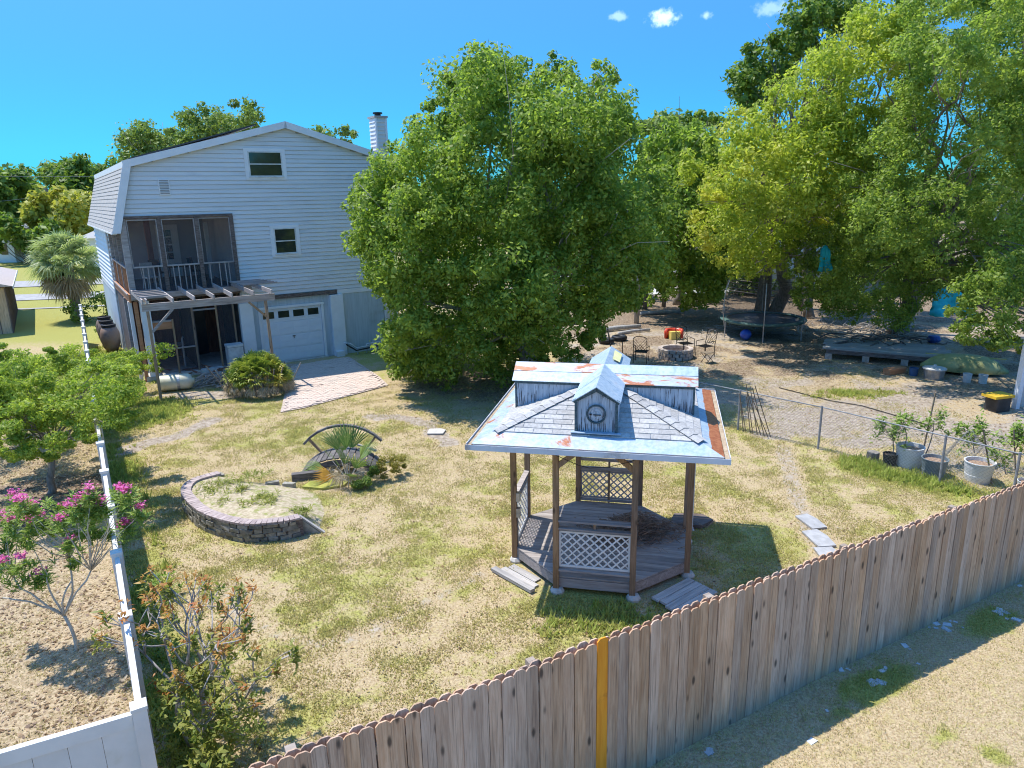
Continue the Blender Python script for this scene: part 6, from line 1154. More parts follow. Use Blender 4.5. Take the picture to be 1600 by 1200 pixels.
for k_, (key, b_, ml, lb, lf, npr) in enumerate((('farR1', (14, 70), ML_far, 'distant tree top just right of the round oak', .26, 260), ('farR2', (20, 75), ML_dark, 'distant dark tree top left of the yellow-green tree', .26, 260),
        ('farH1', (-30, 61.5), ML_far, 'rounded tree behind the left end of the house roof', .17, 420), ('farH2', (-22.5, 57.5), ML_far, 'open-branched tree rising above the house ridge', .15, 420), ('farH3', (-14, 60), ML_far, 'small tree top between the ridge and the chimney', .15, 420),
        ('farL1', (-65, 94), ML_dark, 'dense green tree at the far left edge', .36, 170), ('farL2', (-68, 109), ML_far, 'tall pale green tree behind the utility pole', .38, 160), ('farL3', (-57, 100), ML_dark, 'broad tree just left of the house roof in the distance', .36, 160), ('farY', (-53, 84.5), ML_yfar, 'yellow bamboo-like thicket behind the utility pole', .34, 190))):
    tree('distant_tree', b_, LOBES[key], ml, M_bark, lb, 'tree', nper=npr, leaf=lf, r0=.35, fork=4, seed=20+k_, nlimb=7, clump=.42)
def bush(name, loc, lobes, ml, label, nper=500, leaf=.1, seed=1, cat='bush', stem=None, group=None, **kw):
    t = empty(name, (loc[0], loc[1], 0), 0, label, cat, group); crown('foliage', lobes, nper, leaf, ml, t, seed, **kw)
    rr = random.Random(seed); mb = MB()
    for l in lobes[:8]:
        mb.tube(limb_path((rr.gauss(0, .1), rr.gauss(0, .1), -.05), (l[0]-loc[0], l[1]-loc[1], l[2]), .05, rr, 6), [.035*(1-.7*k/5)*(leaf/.1)**.5 for k in range(6)], 5)
    mb.build('stems', stem or M_bark, t, smooth=True); return t
bush('bush', (-54, 80), LOBES['farD'], ML_dark, 'dark hedge of shrubs beyond the street', 200, .32, 31)
bush('bush', (6.3, 42), LOBES['under1'], ML_oak, 'green undergrowth seen under the round oak at its right', 420, .13, 32)
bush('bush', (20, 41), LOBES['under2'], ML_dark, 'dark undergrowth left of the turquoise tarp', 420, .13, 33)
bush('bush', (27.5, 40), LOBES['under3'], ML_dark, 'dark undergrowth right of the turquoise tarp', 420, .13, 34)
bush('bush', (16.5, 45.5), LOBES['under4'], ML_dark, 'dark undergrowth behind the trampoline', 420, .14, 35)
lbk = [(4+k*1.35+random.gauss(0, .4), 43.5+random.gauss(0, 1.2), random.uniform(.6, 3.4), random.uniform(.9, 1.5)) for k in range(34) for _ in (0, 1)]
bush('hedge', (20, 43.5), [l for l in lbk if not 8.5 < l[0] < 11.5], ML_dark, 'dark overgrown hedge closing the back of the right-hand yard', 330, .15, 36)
# a far wood closes the horizon
r = np.random.default_rng(3); wl = []
for k in range(150):
    x = -150+k*2.3+r.normal()*1; y = 118+r.normal()*6; h = 4.5+r.random()*3.5
    if x > -45: wl.append((x, y, h*.8, 3.2)); wl.append((x+1, y+2, 2.5, 3.0))
w = empty('distant_wood', (30, 118, 0))
wo_ = crown('distant_wood', wl, 26, .75, ML_far, w, 41); wo_.parent = None; wo_.location = (30, 118, 0); bpy.data.objects.remove(w); tag(wo_, 'distant wood along the horizon behind the yard', 'wood', None, 'stuff')

# left neighbour's feathery tree -----------------------------
lt = tree('feathery_tree', (-10.65, 15.0), LOBES['lefttree']+[(-10.9, 14.4, 2.3, .45), (-10.4, 14.3, 2.1, .42), (-11.3, 14.5, 2.2, .45), (-10.7, 14.1, 2.6, .4), (-10.0, 14.6, 2.4, .4)], ML_fine, M_bark, 'low spreading feathery-leaved tree over the white vinyl fence at the left', nper=4300, leaf=.034, r0=.085, fork=1.3, seed=51, nlimb=26, flat=.8, clump=.5, fill=.3)
lobes2 = []
rr = random.Random(8)
for k in range(46):
    a = rr.random(); x = -13.9-1.0*a+rr.random()*3.0; y = 16.2+a*7.5; lobes2.append((x+rr.gauss(0, .3), y, 2.15+rr.uniform(-.25, .35)-.10*(y-16)-.2*abs(rr.gauss(0, 1)), rr.uniform(.28, .5)))
tree('feathery_tree', (-12.9, 20.4), lobes2, ML_fine, M_bark, 'second feathery-leaved tree farther along the vinyl fence, beyond the first', nper=3300, leaf=.036, r0=.06, fork=1.0, seed=52, nlimb=20, flat=.75, clump=.5, fill=.3)

# rosettes of long leaves (oleander, laurel shrub) -------------
def blade_arrays(base, dirs, L_, W_, seed, droop=.25, segs=2):
    """long leaves: base points, unit directions; folded strips of quads"""
    r = np.random.default_rng(seed); n = len(base); up = np.array([0, 0, 1.]); side = np.cross(dirs, up+r.normal(size=(n, 3))*.3); side /= np.linalg.norm(side, axis=1)[:, None]+1e-9
    V = []; L_ = L_[:, None]; W_ = W_[:, None]
    for k in range(segs+1):
        t = k/segs; c = base+dirs*L_*t-up*L_*droop*t*t; w = W_*(1-(2*t-.8)**2*.75) if k < segs else W_*.05
        w = W_*.35 if k == 0 else w; V.append(c-side*w); V.append(c+side*w)
    V = np.stack(V, 1).reshape(-1, 3); m = 2*(segs+1); F = []
    idx = np.arange(n)*m
    for k in range(segs): F.append(np.stack([idx+2*k, idx+2*k+1, idx+2*k+3, idx+2*k+2], -1))
    return V, np.concatenate(F)
def rosettes(name, pts, parent, m, n=14, L_=.12, W_=.012, seed=1, spread=.05, droop=.25, upb=.45, segs=2):
    r = np.random.default_rng(seed); B = []; D = []
    for p in pts:
        for _ in range(n):
            d = r.normal(size=3); d[2] = abs(d[2])*.8+upb-.2; d /= np.linalg.norm(d); B.append(np.array(p)+r.normal(size=3)*spread*np.array([.5, .5, 1])); D.append(d)
    B = np.array(B)-np.array(parent.location); D = np.array(D); N_ = len(B); V, F = blade_arrays(B, D, L_*r.uniform(.6, 1.3, N_), W_*r.uniform(.7, 1.2, N_), seed, droop, segs)
    o = bpy.data.objects.new(name, np_mesh(name, V, F, m)); COL.objects.link(o); o.parent = parent; return o
ML_ole = leafmat('oleander_leaves', (.16, .27, .045), (.38, .48, .11), .45, patch=2)
M_pink = leafmat('pink_petals', (.72, .07, .36), (.88, .26, .56), .4, patch=3)
M_stemg = mat('pale_stem', (.42, .38, .31), (.54, .50, .42), 10, rough=.9, bmp=.1, rnd=0)
ol = empty('oleander', (-6.55, 9.10, 0), 0, 'leggy oleander with bright pink flowers left of the vinyl fence', 'shrub')
fl = [(-7.39, 9.64, 2.20), (-6.66, 8.76, 2.49), (-6.95, 9.2, 2.30), (-6.6, 8.9, 2.37), (-5.68, 8.76, 2.62), (-5.83, 8.76, 2.50), (-5.75, 8.86, 2.45), (-5.63, 8.86, 2.40), (-5.60, 9.30, 2.40), (-5.33, 8.98, 2.50), (-5.55, 9.20, 1.91), (-6.91, 9.64, 1.75), (-6.15, 8.76, 2.20), (-6.90, 9.42, 1.96), (-6.73, 8.98, 2.10), (-6.81, 8.76, 2.21), (-7.27, 9.20, 2.08), (-5.95, 8.76, 2.38), (-6.32, 9.20, 2.20), (-6.79, 8.76, 1.63), (-7.20, 9.20, 1.20), (-6.14, 9.42, 1.99), (-6.23, 8.98, 1.78), (-7.07, 8.76, 1.59), (-7.6, 9.3, 2.1), (-7.0, 9.3, 1.1), (-5.25, 9.1, 2.2)]
ro = [(-6.40, 9.30, 2.35), (-6.84, 9.30, 2.0), (-7.09, 9.30, 2.1), (-6.06, 9.30, 2.2), (-6.03, 9.30, 1.85), (-6.55, 9.30, 2.1), (-7.08, 9.30, 1.7), (-7.36, 9.30, 1.75), (-6.49, 9.30, 1.35), (-6.97, 9.30, 1.12), (-5.59, 9.30, 2.11), (-5.77, 9.30, 1.82), (-6.32, 9.30, 1.84), (-7.45, 9.30, 1.55), (-7.6, 9.2, 1.9), (-7.7, 9.4, 1.4)]
rr = random.Random(2); tips = [Vector(p) for p in fl+ro]; mb = MB(); b0 = Vector((0, 0, 0)); f1 = Vector((-.1, .05, .55)); mb.tube(limb_path((0, 0, -.1), f1, 0, rr, 5), [.028, .026, .025, .023, .022], 6)
hubs = [Vector((-.75, .1, 1.15)), Vector((-.3, .15, 1.2)), Vector((.15, .0, 1.15)), Vector((.45, .0, 1.3)), Vector((.05, .2, 1.4)), Vector((-.9, .0, .9))]
for h_ in hubs: mb.tube(limb_path(f1, h_, .05, rr, 6), [.018, .017, .015, .014, .013, .011], 5)
for p in tips:
    e = p-Vector(ol.location); h_ = min(hubs, key=lambda q_: (q_-e).length); mb.tube(limb_path(h_, e, .05, rr, 6), [.008, .0075, .007, .006, .005, .004], 4)
mb.build('stems', M_stemg, ol, smooth=True)
pts = [tuple(p+Vector((rr.gauss(0, .07), rr.gauss(0, .07), rr.gauss(-.08, .06)))) for p in tips for _ in range(8)]
rosettes('leaves', pts, ol, ML_ole, 18, .13, .013, 3, .03)
C = []; Nn = []; r = np.random.default_rng(9)
for p in fl:
    n = r.integers(45, 100); C.append(np.array(p)+r.normal(size=(n, 3))*np.array([.042, .042, .028])+np.array([0, 0, .11])-np.array(ol.location)); Nn.append(r.normal(size=(n, 3))*.5+np.array([0, 0, 1]))
C = np.concatenate(C); Nn = np.concatenate(Nn); Nn /= np.linalg.norm(Nn, axis=1)[:, None]; a = r.uniform(.014, .024, len(C)); V, F = leaf_arrays(C, Nn, a, a*.8, 4)
o = bpy.data.objects.new('flowers', np_mesh('flowers', V, F, M_pink)); COL.objects.link(o); o.parent = ol
for x, y, lb in ((-5.95, 10.5, 'small green oleander seedling on the mulch behind the pink oleander'), (-4.9, 7.2, 'low broad-leaved weed beside the vinyl fence panel')):
    s_ = empty('seedling', (x, y, 0), 0, lb, 'plant'); rosettes('leaves', [(x+rr.gauss(0, .15), y+rr.gauss(0, .12), .05+.3*rr.random()*(y > 9)) for _ in range(22 if y > 9 else 8)], s_, ML_ole, 12, .11, .016, 6, .03)

ML_red = leafmat('coppery_leaves', (.48, .15, .05), (.58, .36, .09), .45, patch=2.5)
ML_lau = leafmat('laurel_leaves', (.15, .21, .035), (.42, .40, .09), .45, patch=2.0)
sh_ = empty('coppery_shrub', (-4.0, 7.15, 0), 0, 'tall straggly shrub with coppery red and olive leaves against the vinyl fence', 'shrub')
rr = random.Random(12); mb = MB(); tipr = []; tipg = []
def grow(p, d, L_, r_, lvl):
    q = p+d*L_; mb.tube(limb_path(p, q, .0, rr, 4), [r_, r_*.9, r_*.8, r_*.7], 5)
    if lvl == 0 or r_ < .004:
        (tipr if (q.z > 1.35+rr.gauss(0, .35)) else tipg).append(q+Vector(sh_.location)); return
    for _ in range(rr.choice((2, 3, 3))):
        d2 = (d+Vector((rr.gauss(0, .5), rr.gauss(0, .5), rr.gauss(.1, .3)))).normalized(); grow(q, d2, L_*rr.uniform(.6, .9), r_*.68, lvl-1)
for (x, y, dx, dy, L_) in ((0, 0, -.15, .15, .75), (.1, .05, .18, .15, .72), (-.1, .1, -.05, .3, .7), (.25, -.15, .25, 0, .5), (0, .3, .05, .35, .65), (.3, -.3, .2, -.1, .42), (.45, .1, .3, .1, .5)):
    grow(Vector((x, y, -.05)), Vector((dx, dy, .95)).normalized(), L_, .026, 3)
mb.build('stems', M_twig, sh_, smooth=True)
tipg = tipg[::2]+tipg[1::6]
rosettes('coppery_leaves', [tuple(p) for p in tipr], sh_, ML_red, 13, .085, .014, 5, .035)
rosettes('green_leaves', [tuple(p) for p in tipg]+[tuple(p-Vector((0, 0, .12))) for p in tipg+tipr[::2]], sh_, ML_lau, 14, .10, .018, 6, .04)
sb = empty('undergrowth', (-3.7, 6.9, 0), 0, 'olive-green leafy clump at the foot of the coppery shrub', 'shrub')
rosettes('leaves', [(-3.45+rr.gauss(0, .26), 6.75+rr.gauss(0, .3), abs(rr.gauss(.45, .35))) for _ in range(95)], sb, ML_lau, 12, .10, .018, 7, .05)
wd = [(VF0[0]+VFD[0]*t+.30+abs(rr.gauss(0, .18)), VF0[1]+VFD[1]*t+rr.gauss(0, .2), abs(rr.gauss(0, .12))+.02) for t in [rr.random()**1.3*5 for _ in range(110)]]
wdr = empty('vine_groundcover', (-4.5, 8.2, 0), 0, 'dark green creeper at the foot of the vinyl fence', 'creeper'); ob_ = rosettes('leaves', wd, wdr, ML_dark, 10, .07, .02, 8, .06); 

# palm shrub by the patio ------------------------------------
def fan(mbV, c, d, R0, n, rnd, spread=2.6, w=.018, droop=.25):
    """one fan leaf: n blades radiating from c around direction d"""
    d = Vector(d).normalized(); up = Vector((0, 0, 1)); s = d.cross(up); s = s.normalized() if s.length > .05 else Vector((1, 0, 0)); nn = s.cross(d); ro_ = rnd.gauss(0, .7); s, nn = s*cos(ro_)+nn*sin(ro_), nn*cos(ro_)-s*sin(ro_)
    for k in range(n):
        a = spread*(k/(n-1)-.5); b = (d*cos(a)+s*sin(a)); L_ = R0*(.75+.25*cos(a))*rnd.uniform(.85, 1.1)
        side = b.cross(nn).normalized()*w*rnd.uniform(.8, 1.2); p0 = c+b*L_*.06; p1 = c+b*L_*.55+nn*L_*.04; p2 = c+b*L_-up*L_*droop*rnd.uniform(.5, 1.4)
        i = len(mbV.v); mbV.v += [tuple(p0-side*.3), tuple(p0+side*.3), tuple(p1+side), tuple(p1-side), tuple(p2)]; mbV.f += [(i, i+1, i+2, i+3), (i+3, i+2, i+4)]; mbV.m += [0, 0]
ML_rh = leafmat('rhapis_leaves', (.12, .20, .03), (.40, .44, .08), .35, yellow=(.50, .42, .08), patch=1.6)
ML_palm = leafmat('fan_palm_leaves', (.10, .19, .05), (.30, .38, .12), .35, patch=1.5)
ML_cab = leafmat('cabbage_palm_leaves', (.24, .32, .10), (.56, .60, .32), .45, patch=1.2)
M_dry = leafmat('dead_fronds', (.30, .22, .12), (.52, .42, .28), .2, patch=2)
M_dryo = leafmat('orange_frond', (.60, .26, .03), (.72, .38, .06), .25, patch=2)
ps = empty('palm_shrub', (-8.62, 23.25, 0), 0, 'dense lady palm clump with yellow-green leaves beside the brick patio', 'shrub'); rr = random.Random(21); mb = MB(); md_ = MB(); st = MB()
for k in range(330):
    th = rr.uniform(0, 2*pi); ph = rr.random()**.6*1.45; R_ = rr.uniform(.72, 1.0); d = Vector((cos(th)*sin(ph), sin(th)*sin(ph), cos(ph))); c = Vector((d.x*1.0*R_, d.y*.9*R_, .4+d.z*.9*R_))
    fan(mb, c, d+Vector((0, 0, .25)), .34, 9, rr, 2.4, .022, .3)
for k in range(70):
    th = rr.uniform(0, 2*pi); c = Vector((cos(th)*1.0, sin(th)*.85, .42)); fan(md_, c, Vector((cos(th), sin(th), -1.4)), .32, 6, rr, 1.6, .016, .3)
for k in range(26):
    x, y = rr.gauss(0, .4), rr.gauss(0, .35); st.tube([(x, y, 0), (x*1.6, y*1.6, 1.0)], .018, 5)
mb.build('leaves', ML_rh, ps); md_.build('dead_leaves', M_dry, ps); st.build('canes', M_bark, ps)
# fan palm in front of the bridge
fp = empty('fan_palm', (-3.85, 15.25, 0), 0, 'spiky young fan palm growing through the little arched bridge', 'palm'); mb = MB(); mo = MB(); md_ = MB(); pt_ = MB()
for (th, el, L_, R_, kind) in ((2.0, 1.2, 1.05, .62, 0), (1.2, 1.25, 1.15, .6, 0), (2.7, .75, 1.0, .62, 0), (3.05, .35, .95, .55, 0), (.4, 1.0, .95, .55, 0), (1.6, 1.45, 1.2, .55, 0), (-1.6, 1.1, .85, .55, 0), (4.2, 1.0, .8, .5, 0), (-.5, .9, .6, .45, 0), (3.6, .35, .55, .42, 1), (.9, .7, .9, .5, 0), (5.2, .5, .45, .4, 0), (2.3, 1.0, 1.2, .5, 0)):
    d = Vector((cos(th)*cos(el), sin(th)*cos(el), sin(el))); c = d*L_*.60+Vector((0, 0, .1)); pt_.tube([(0, 0, .05), tuple(d*L_*.3+Vector((0, 0, .07))), tuple(c)], [.010, .008, .006], 4); fan(mo if kind else mb, c, d, R_*1.25, 13, rr, 1.5 if not kind else 1.2, .015, .05)
for k in range(22):
    th = rr.uniform(0, 2*pi); c = Vector((cos(th)*.2, sin(th)*.2, .3)); fan(md_, c, Vector((cos(th), sin(th), -.35)), .42, 8, rr, 1.6, .009, .25)
for o_, m_m, nm in ((mb, ML_palm, 'fronds'), (mo, M_dryo, 'orange_frond'), (md_, M_dry, 'dead_fronds')): o_.build(nm, m_m, fp)
pt_.build('petioles', M_stemg, fp)
bush('small_shrub', (-3.0, 15.55), [(-2.95, 15.5, .35, .28), (-2.75, 15.65, .25, .22), (-3.15, 15.4, .2, .2)], leafmat('olive_leaves', (.20, .20, .03), (.42, .34, .06), .35), 'small yellow-olive shrub at the right end of the arched bridge', 4200, .022, 61)
bush('small_shrub', (-3.45, 14.95), [(-3.45, 14.95, .2, .26), (-3.3, 15.05, .25, .2)], ML_dark, 'dark grassy shrub in front of the fan palm', 4200, .03, 62)
gcv = MB().prism([(-.5, -.18), (.0, -.3), (.45, -.15), (.5, .1), (.1, .2), (-.4, .12)], .05, 'z', 0).build('moss_patch', mat('yellow_moss', (.30, .31, .06), (.42, .40, .10), 12, rough=.95, bmp=.6, rnd=0), None, (-4.35, 15.15, .0), kind='stuff', label='bright yellow moss patch in front of the bridge', cat='moss')
# grasses in the planter
pg_ = empty('planter_grass', (-6.5, 14.4, .3), 0, 'yellow-green strappy grass clumps growing inside the stone planter', 'grass'); pts = []
for (x, y, s, n) in ((-6.62, 14.5, .22, 42), (-6.75, 14.2, .12, 16), (-6.3, 14.75, .2, 30), (-6.55, 13.95, .15, 22), (-5.95, 14.3, .08, 12), (-5.5, 13.4, .12, 12), (-5.3, 13.8, .12, 14), (-5.1, 13.5, .1, 8), (-4.35, 13.05, .12, 20), (-6.1, 13.5, .1, 16), (-5.9, 15.1, .15, 14)):
    pts += [(x+rr.gauss(0, s), y+rr.gauss(0, s), .30) for _ in range(n)]
go_ = rosettes('blades', pts, pg_, leafmat('strappy_leaves', (.18, .22, .03), (.42, .42, .10), .35, patch=2), 12, .21, .008, 15, .02, .5, .7, 3)
MB().box((-5.55, 15.05, .1), (.3, .12, .10), Matrix.Rotation(.4, 3, 'Z')).build('rock', M_stone, None, label='pale rock at the back of the planter, left one', cat='rock'); MB().box((-5.15, 15.0, .08), (.28, .12, .10), Matrix.Rotation(-.2, 3, 'Z')).build('rock', M_stone, None, label='pale rock at the back of the planter, right one', cat='rock')
# cabbage palm by the street
cpm = empty('cabbage_palm', (-24.7, 39.8, 0), 0, 'bushy cabbage palm with pale drooping fan leaves left of the house', 'palm'); mb = MB(); md_ = MB(); tr = MB().tube([(0, 0, -.2), (.1, 0, 1.2), (.05, 0, 3.1)], [.3, .26, .24], 8)
for k in range(230):
    th = rr.uniform(0, 2*pi); el = rr.uniform(-1.25, 1.5); d = Vector((cos(th)*cos(el), sin(th)*cos(el), sin(el))); c = Vector((0, 0, 3.15))+d*rr.uniform(.8, 1.35)*Vector((1.15, 1.15, 1)).length/1.9
    fan(mb if el > -.75 else md_, c, d+Vector((rr.gauss(0, .25), rr.gauss(0, .25), rr.gauss(.1, .25))), rr.uniform(.7, 1.1), 12, rr, 2.6, .042, .32)
mb.build('fronds', ML_cab, cpm); md_.build('dead_fronds', M_dry, cpm); tr.build('trunk', M_bark, cpm)
bush('bush', (-22.8, 39.0), [(-22.6, 39.0, .9, .9), (-21.6, 38.8, .8, .8), (-23.8, 38.4, .6, .7), (-21.2, 38.2, .5, .6)], ML_dark, 'dark round bush at the foot of the cabbage palm', 900, .09, 63)
bush('bush', (-19.5, 33.8), [(-19.2, 33.6, .4, .5), (-18.8, 32.9, .35, .45), (-20.0, 34.4, .4, .5)], ML_dark, 'low bush beside the clay jars', 1200, .07, 64)
bush('bush', (-4.2, 29.6), [(-4.0, 29.2, .6, .7), (-4.9, 28.6, .35, .45), (-3.0, 29.0, .8, .9)], ML_oak, 'light green bush at the right foot of the house wall', 1300, .07, 65)
bush('weed_clump', (-4.3, 26.4), [(-4.2, 26.3, .12, .3), (-4.6, 26.9, .15, .28), (-3.8, 25.9, .12, .3)], ML_ole, 'bright green weeds at the corner of the patio', 3000, .035, 66)
# ---------------------------------------------------------------- chain-link fence
M_galv = mat('galvanised_steel', (.20, .21, .22), (.30, .31, .32), 10, rough=.7, bmp=.05, rnd=.05)
clf = empty('chain_link_fence', (5.0, 19.8, 0), 0, 'low grey chain-link fence with a pale top rail crossing the yard on the right', 'fence')
cl = [Vector((x-5.0, y-19.8, 0)) for x, y in CL]; CH = 1.12
for a, b in zip(cl, cl[1:]):
    up = Vector((0, 0, CH)); MB().tube([a+up, b+up], .017, 6).build('top_rail', M_galv, clf)
    L_ = (b-a).length; d = (b-a)/L_; m = MB(); s = .085; n = int(L_/s); hh = CH-.03
    for k in range(-int(hh/s)-1, n+1):
        for sg in (1, -1):
            t0 = k*s if sg == 1 else k*s+hh; z0, z1 = 0.02, hh; x0 = k*s; x1 = k*s+hh
            if sg == 1: q = [(x0, z0), (x1, z1)]
            else: q = [(x0, z1), (x1, z0)]
            (xa, za), (xb, zb) = q
            if xb <= 0 or xa >= L_: continue
            if xa < 0: za += (zb-za)*(-xa)/(xb-xa); xa = 0
            if xb > L_: zb = za+(zb-za)*(L_-xa)/(xb-xa); xb = L_
            if xb-xa > .02: m.tube([a+d*xa+Vector((0, 0, za)), a+d*xb+Vector((0, 0, zb))], .0018, 3, False)
    m.build('wire_mesh', M_galv, clf, kind='stuff')
for x, y in CL+[(6.22, 18.45), (10.3, 13.4)]: MB().tube([(x-5.0, y-19.8, -.1), (x-5.0, y-19.8, CH+.03)], .028, 7).build('post', M_galv, clf)
# stakes leaning on it
M_bamb = mat('dark_bamboo', (.12, .09, .06), (.24, .19, .13), 8, rough=.8, bmp=.1, rnd=.2)
for k in range(9):
    x0 = 6.30+k*.075; x1 = 6.2+k*.03
    MB().tube([(0, 0, 0), (x1-x0+random.uniform(-.1, .1), .12+random.uniform(-.1, .1), 1.15+random.uniform(-.15, .25))], .012, 5).build('stake', M_bamb, None, (x0+random.uniform(-.02, .02), 18.25-k*.06, 0), label='dark bamboo stake in the bundle leaning against the chain-link fence', cat='stake', group='stakes leaning on the chain-link fence')
# pots with citrus plants -------------------------------------
M_wpot = mat('whitish_plastic_pot', (.60, .62, .62), (.70, .71, .70), 3, rough=.5, bmp=.03, rnd=.05, dirt=(.42, .43, .40), dscale=3)
M_gpot = mat('grey_plastic_pot', (.13, .17, .19), (.20, .24, .26), 3, rough=.5, bmp=.03, rnd=.05)
M_bpot = mat('black_plastic_pot', (.03, .03, .03), (.06, .06, .06), 3, rough=.5, bmp=.03, rnd=0)
M_mulch = mat('pot_soil', (.22, .14, .09), (.36, .25, .17), 20, rough=.95, bmp=.5, rnd=0)
def pot(x, y, r_, h, m, label):
    t = empty('plant_pot', (x, y, 0), 0, label, 'pot'); MB().lathe([(r_*.82, 0), (r_*.9, h*.35), (r_*.885, h*.36), (r_*.96, h*.7), (r_, h*.95), (r_*1.04, h*.96), (r_*1.04, h), (r_*.95, h), (r_*.93, h*.8)], 24).build('body', m, t, smooth=False)
    MB().lathe([(r_*.925, h*.82), (r_*.5, h*.86), (0, h*.86)], 20).build('soil', M_mulch, t); return t
pot(9.38, 15.62, .30, .50, M_wpot, 'large whitish pot behind the chain-link fence, left of the grey one'); pot(9.62, 15.02, .27, .42, M_gpot, 'dark grey pot between the two whitish pots'); pot(10.42, 14.68, .30, .46, M_wpot, 'whitish pot nearest the end of the wooden fence'); pot(8.98, 15.72, .16, .28, M_bpot, 'small black pot left of the whitish pot'); pot(10.95, 13.9, .18, .3, M_wpot, 'small pale pot just behind the wooden fence top')
def sapling(x, y, h, n, seed, label, ml=ML_ole):
    t = empty('sapling', (x, y, .3), 0, label, 'plant'); rr = random.Random(seed); top = Vector((rr.gauss(0, .08), rr.gauss(0, .08), h)); mb = MB(); mb.tube(limb_path((0, 0, 0), top, 0, rr, 5), [.014, .013, .012, .01, .008], 5); pts = []
    for _ in range(n):
        e = top+Vector((rr.gauss(0, .22), rr.gauss(0, .16), rr.gauss(.0, .14))); mb.tube(limb_path(top*rr.uniform(.6, .95), e, .05, rr, 4), .005, 3); pts.append(tuple(e+Vector(t.location)))
    mb.build('stem', M_bark, t); rosettes('leaves', pts, t, ml, 20, .12, .026, seed, .08, .3, .2); return t
sapling(9.22, 15.7, .75, 15, 71, 'leafy citrus sapling in the left whitish pot'); sapling(9.75, 15.6, .8, 12, 72, 'citrus sapling tied to the tall pole'); sapling(9.0, 15.65, .5, 12, 75, 'dark-leaved sapling above the small black pot')
sapling(10.9, 15.6, .5, 26, 73, 'bushy plant under the bird netting'); sapling(11.5, 15.2, .6, 26, 74, 'green plant at the right edge beside the netting'); sapling(10.75, 14.3, .55, 8, 76, 'thin sapling right of the nearest whitish pot')
MB().tube([(0, 0, 0), (.12, 0, 1.75)], .02, 6).build('wooden_pole', M_bamb, None, (9.75, 15.75, 0), label='tall wooden pole standing behind the grey pot', cat='pole')
MB().tube([(0, 0, 0), (-.32, .1, 1.25)], .018, 6).build('stake', M_bamb, None, (10.6, 14.45, 0), label='dark stake leaning over the nearest whitish pot', cat='stake'); MB().tube([(0, 0, 0), (-.2, .1, 1.3)], .016, 6).build('stake', M_bamb, None, (11.0, 14.25, 0), label='dark stake near the right end, beside the loose lattice', cat='stake')
MB().lathe([(.15, 0), (.14, .22), (0, .23)], 11).build('tree_stump', M_bark, None, (8.72, 16.0, 0), label='short tree stump left of the black pot', cat='stump')
nt_ = empty('bird_netting', (10.9, 15.4, 0), 0, 'grey bird netting draped over plants behind the chain-link fence', 'netting'); mb = MB(); rr = random.Random(6)
def peak(x, y): return max(0, 1.0-abs(x+.3)*1.6-abs(y)*1.2)*.9+max(0, 1-abs(x-.6)*1.8-abs(y-.3)*1.4)*.7+max(0, 1-abs(x-.1)*1.5-abs(y+.5)*1.5)*.5+.05
g = {}
for i in range(31):
    for j in range(31):
        x = -.9+i*.06; y = -.9+j*.06; g[i, j] = Vector((x, y, peak(x, y)+.05+rr.uniform(0, .01)))
for i in range(31):
    for j in range(31):
        for di, dj in ((1, 0), (0, 1)):
            if (i+di, j+dj) in g: mb.tube([g[i, j], g[i+di, j+dj]], .0022, 3, False)
mb.build('net', M_galv, nt_)
ll = empty('loose_lattice', (11.35, 13.55, 0), radians(-30), 'loose white lattice sheet leaning behind the wooden fence at the right edge', 'lattice')
for k in range(-8, 12):
    for s in (1, -1):
        a = Vector((k*.1, 0, .3)); b = Vector((k*.1+s*.9, 0, 1.15)); xa, xb = a.x, b.x
        t0 = 0; t1 = 1
        if xa < -.5 or xa > .6: t0 = (((-.5 if xa < -.5 else .6)-xa)/(xb-xa)) if (xb-xa) else 1
        if xb < -.5 or xb > .6: t1 = (((-.5 if xb < -.5 else .6)-xa)/(xb-xa))
        if 0 <= t0 < t1 <= 1: MB().bar(a.lerp(b, t0)+Vector((0, .007*s, 0)), a.lerp(b, t1)+Vector((0, .007*s, 0)), .012, .035, (0, 0, 1)).build('lattice_strip', M_lat, ll)
# white post and wall piece at the right edge
wp = empty('lean_to', (14.9, 19.9, 0), radians(10), 'leaning white post and grey sheet wall at the right edge', 'shed'); MB().bar((0, 0, -.1), (.06, .0, 2.62), .16, .13, (1, 0, 0)).build('post', M_white, wp); MB().span(.14, 1.6, .1, .14, 0, 2.4).build('sheet_wall', M_conc, wp)
bx = empty('storage_bin', (14.25, 19.75, 0), radians(15), 'dark bin with a yellow lid beside the white post', 'bin'); MB().span(-.25, .25, -.2, .2, 0, .42).build('body', M_bpot, bx); MB().span(-.38, .32, -.24, .24, .425, .50).build('lid', mat('yellow_plastic', (.72, .46, .04), rough=.45, bmp=0, rnd=0), bx)
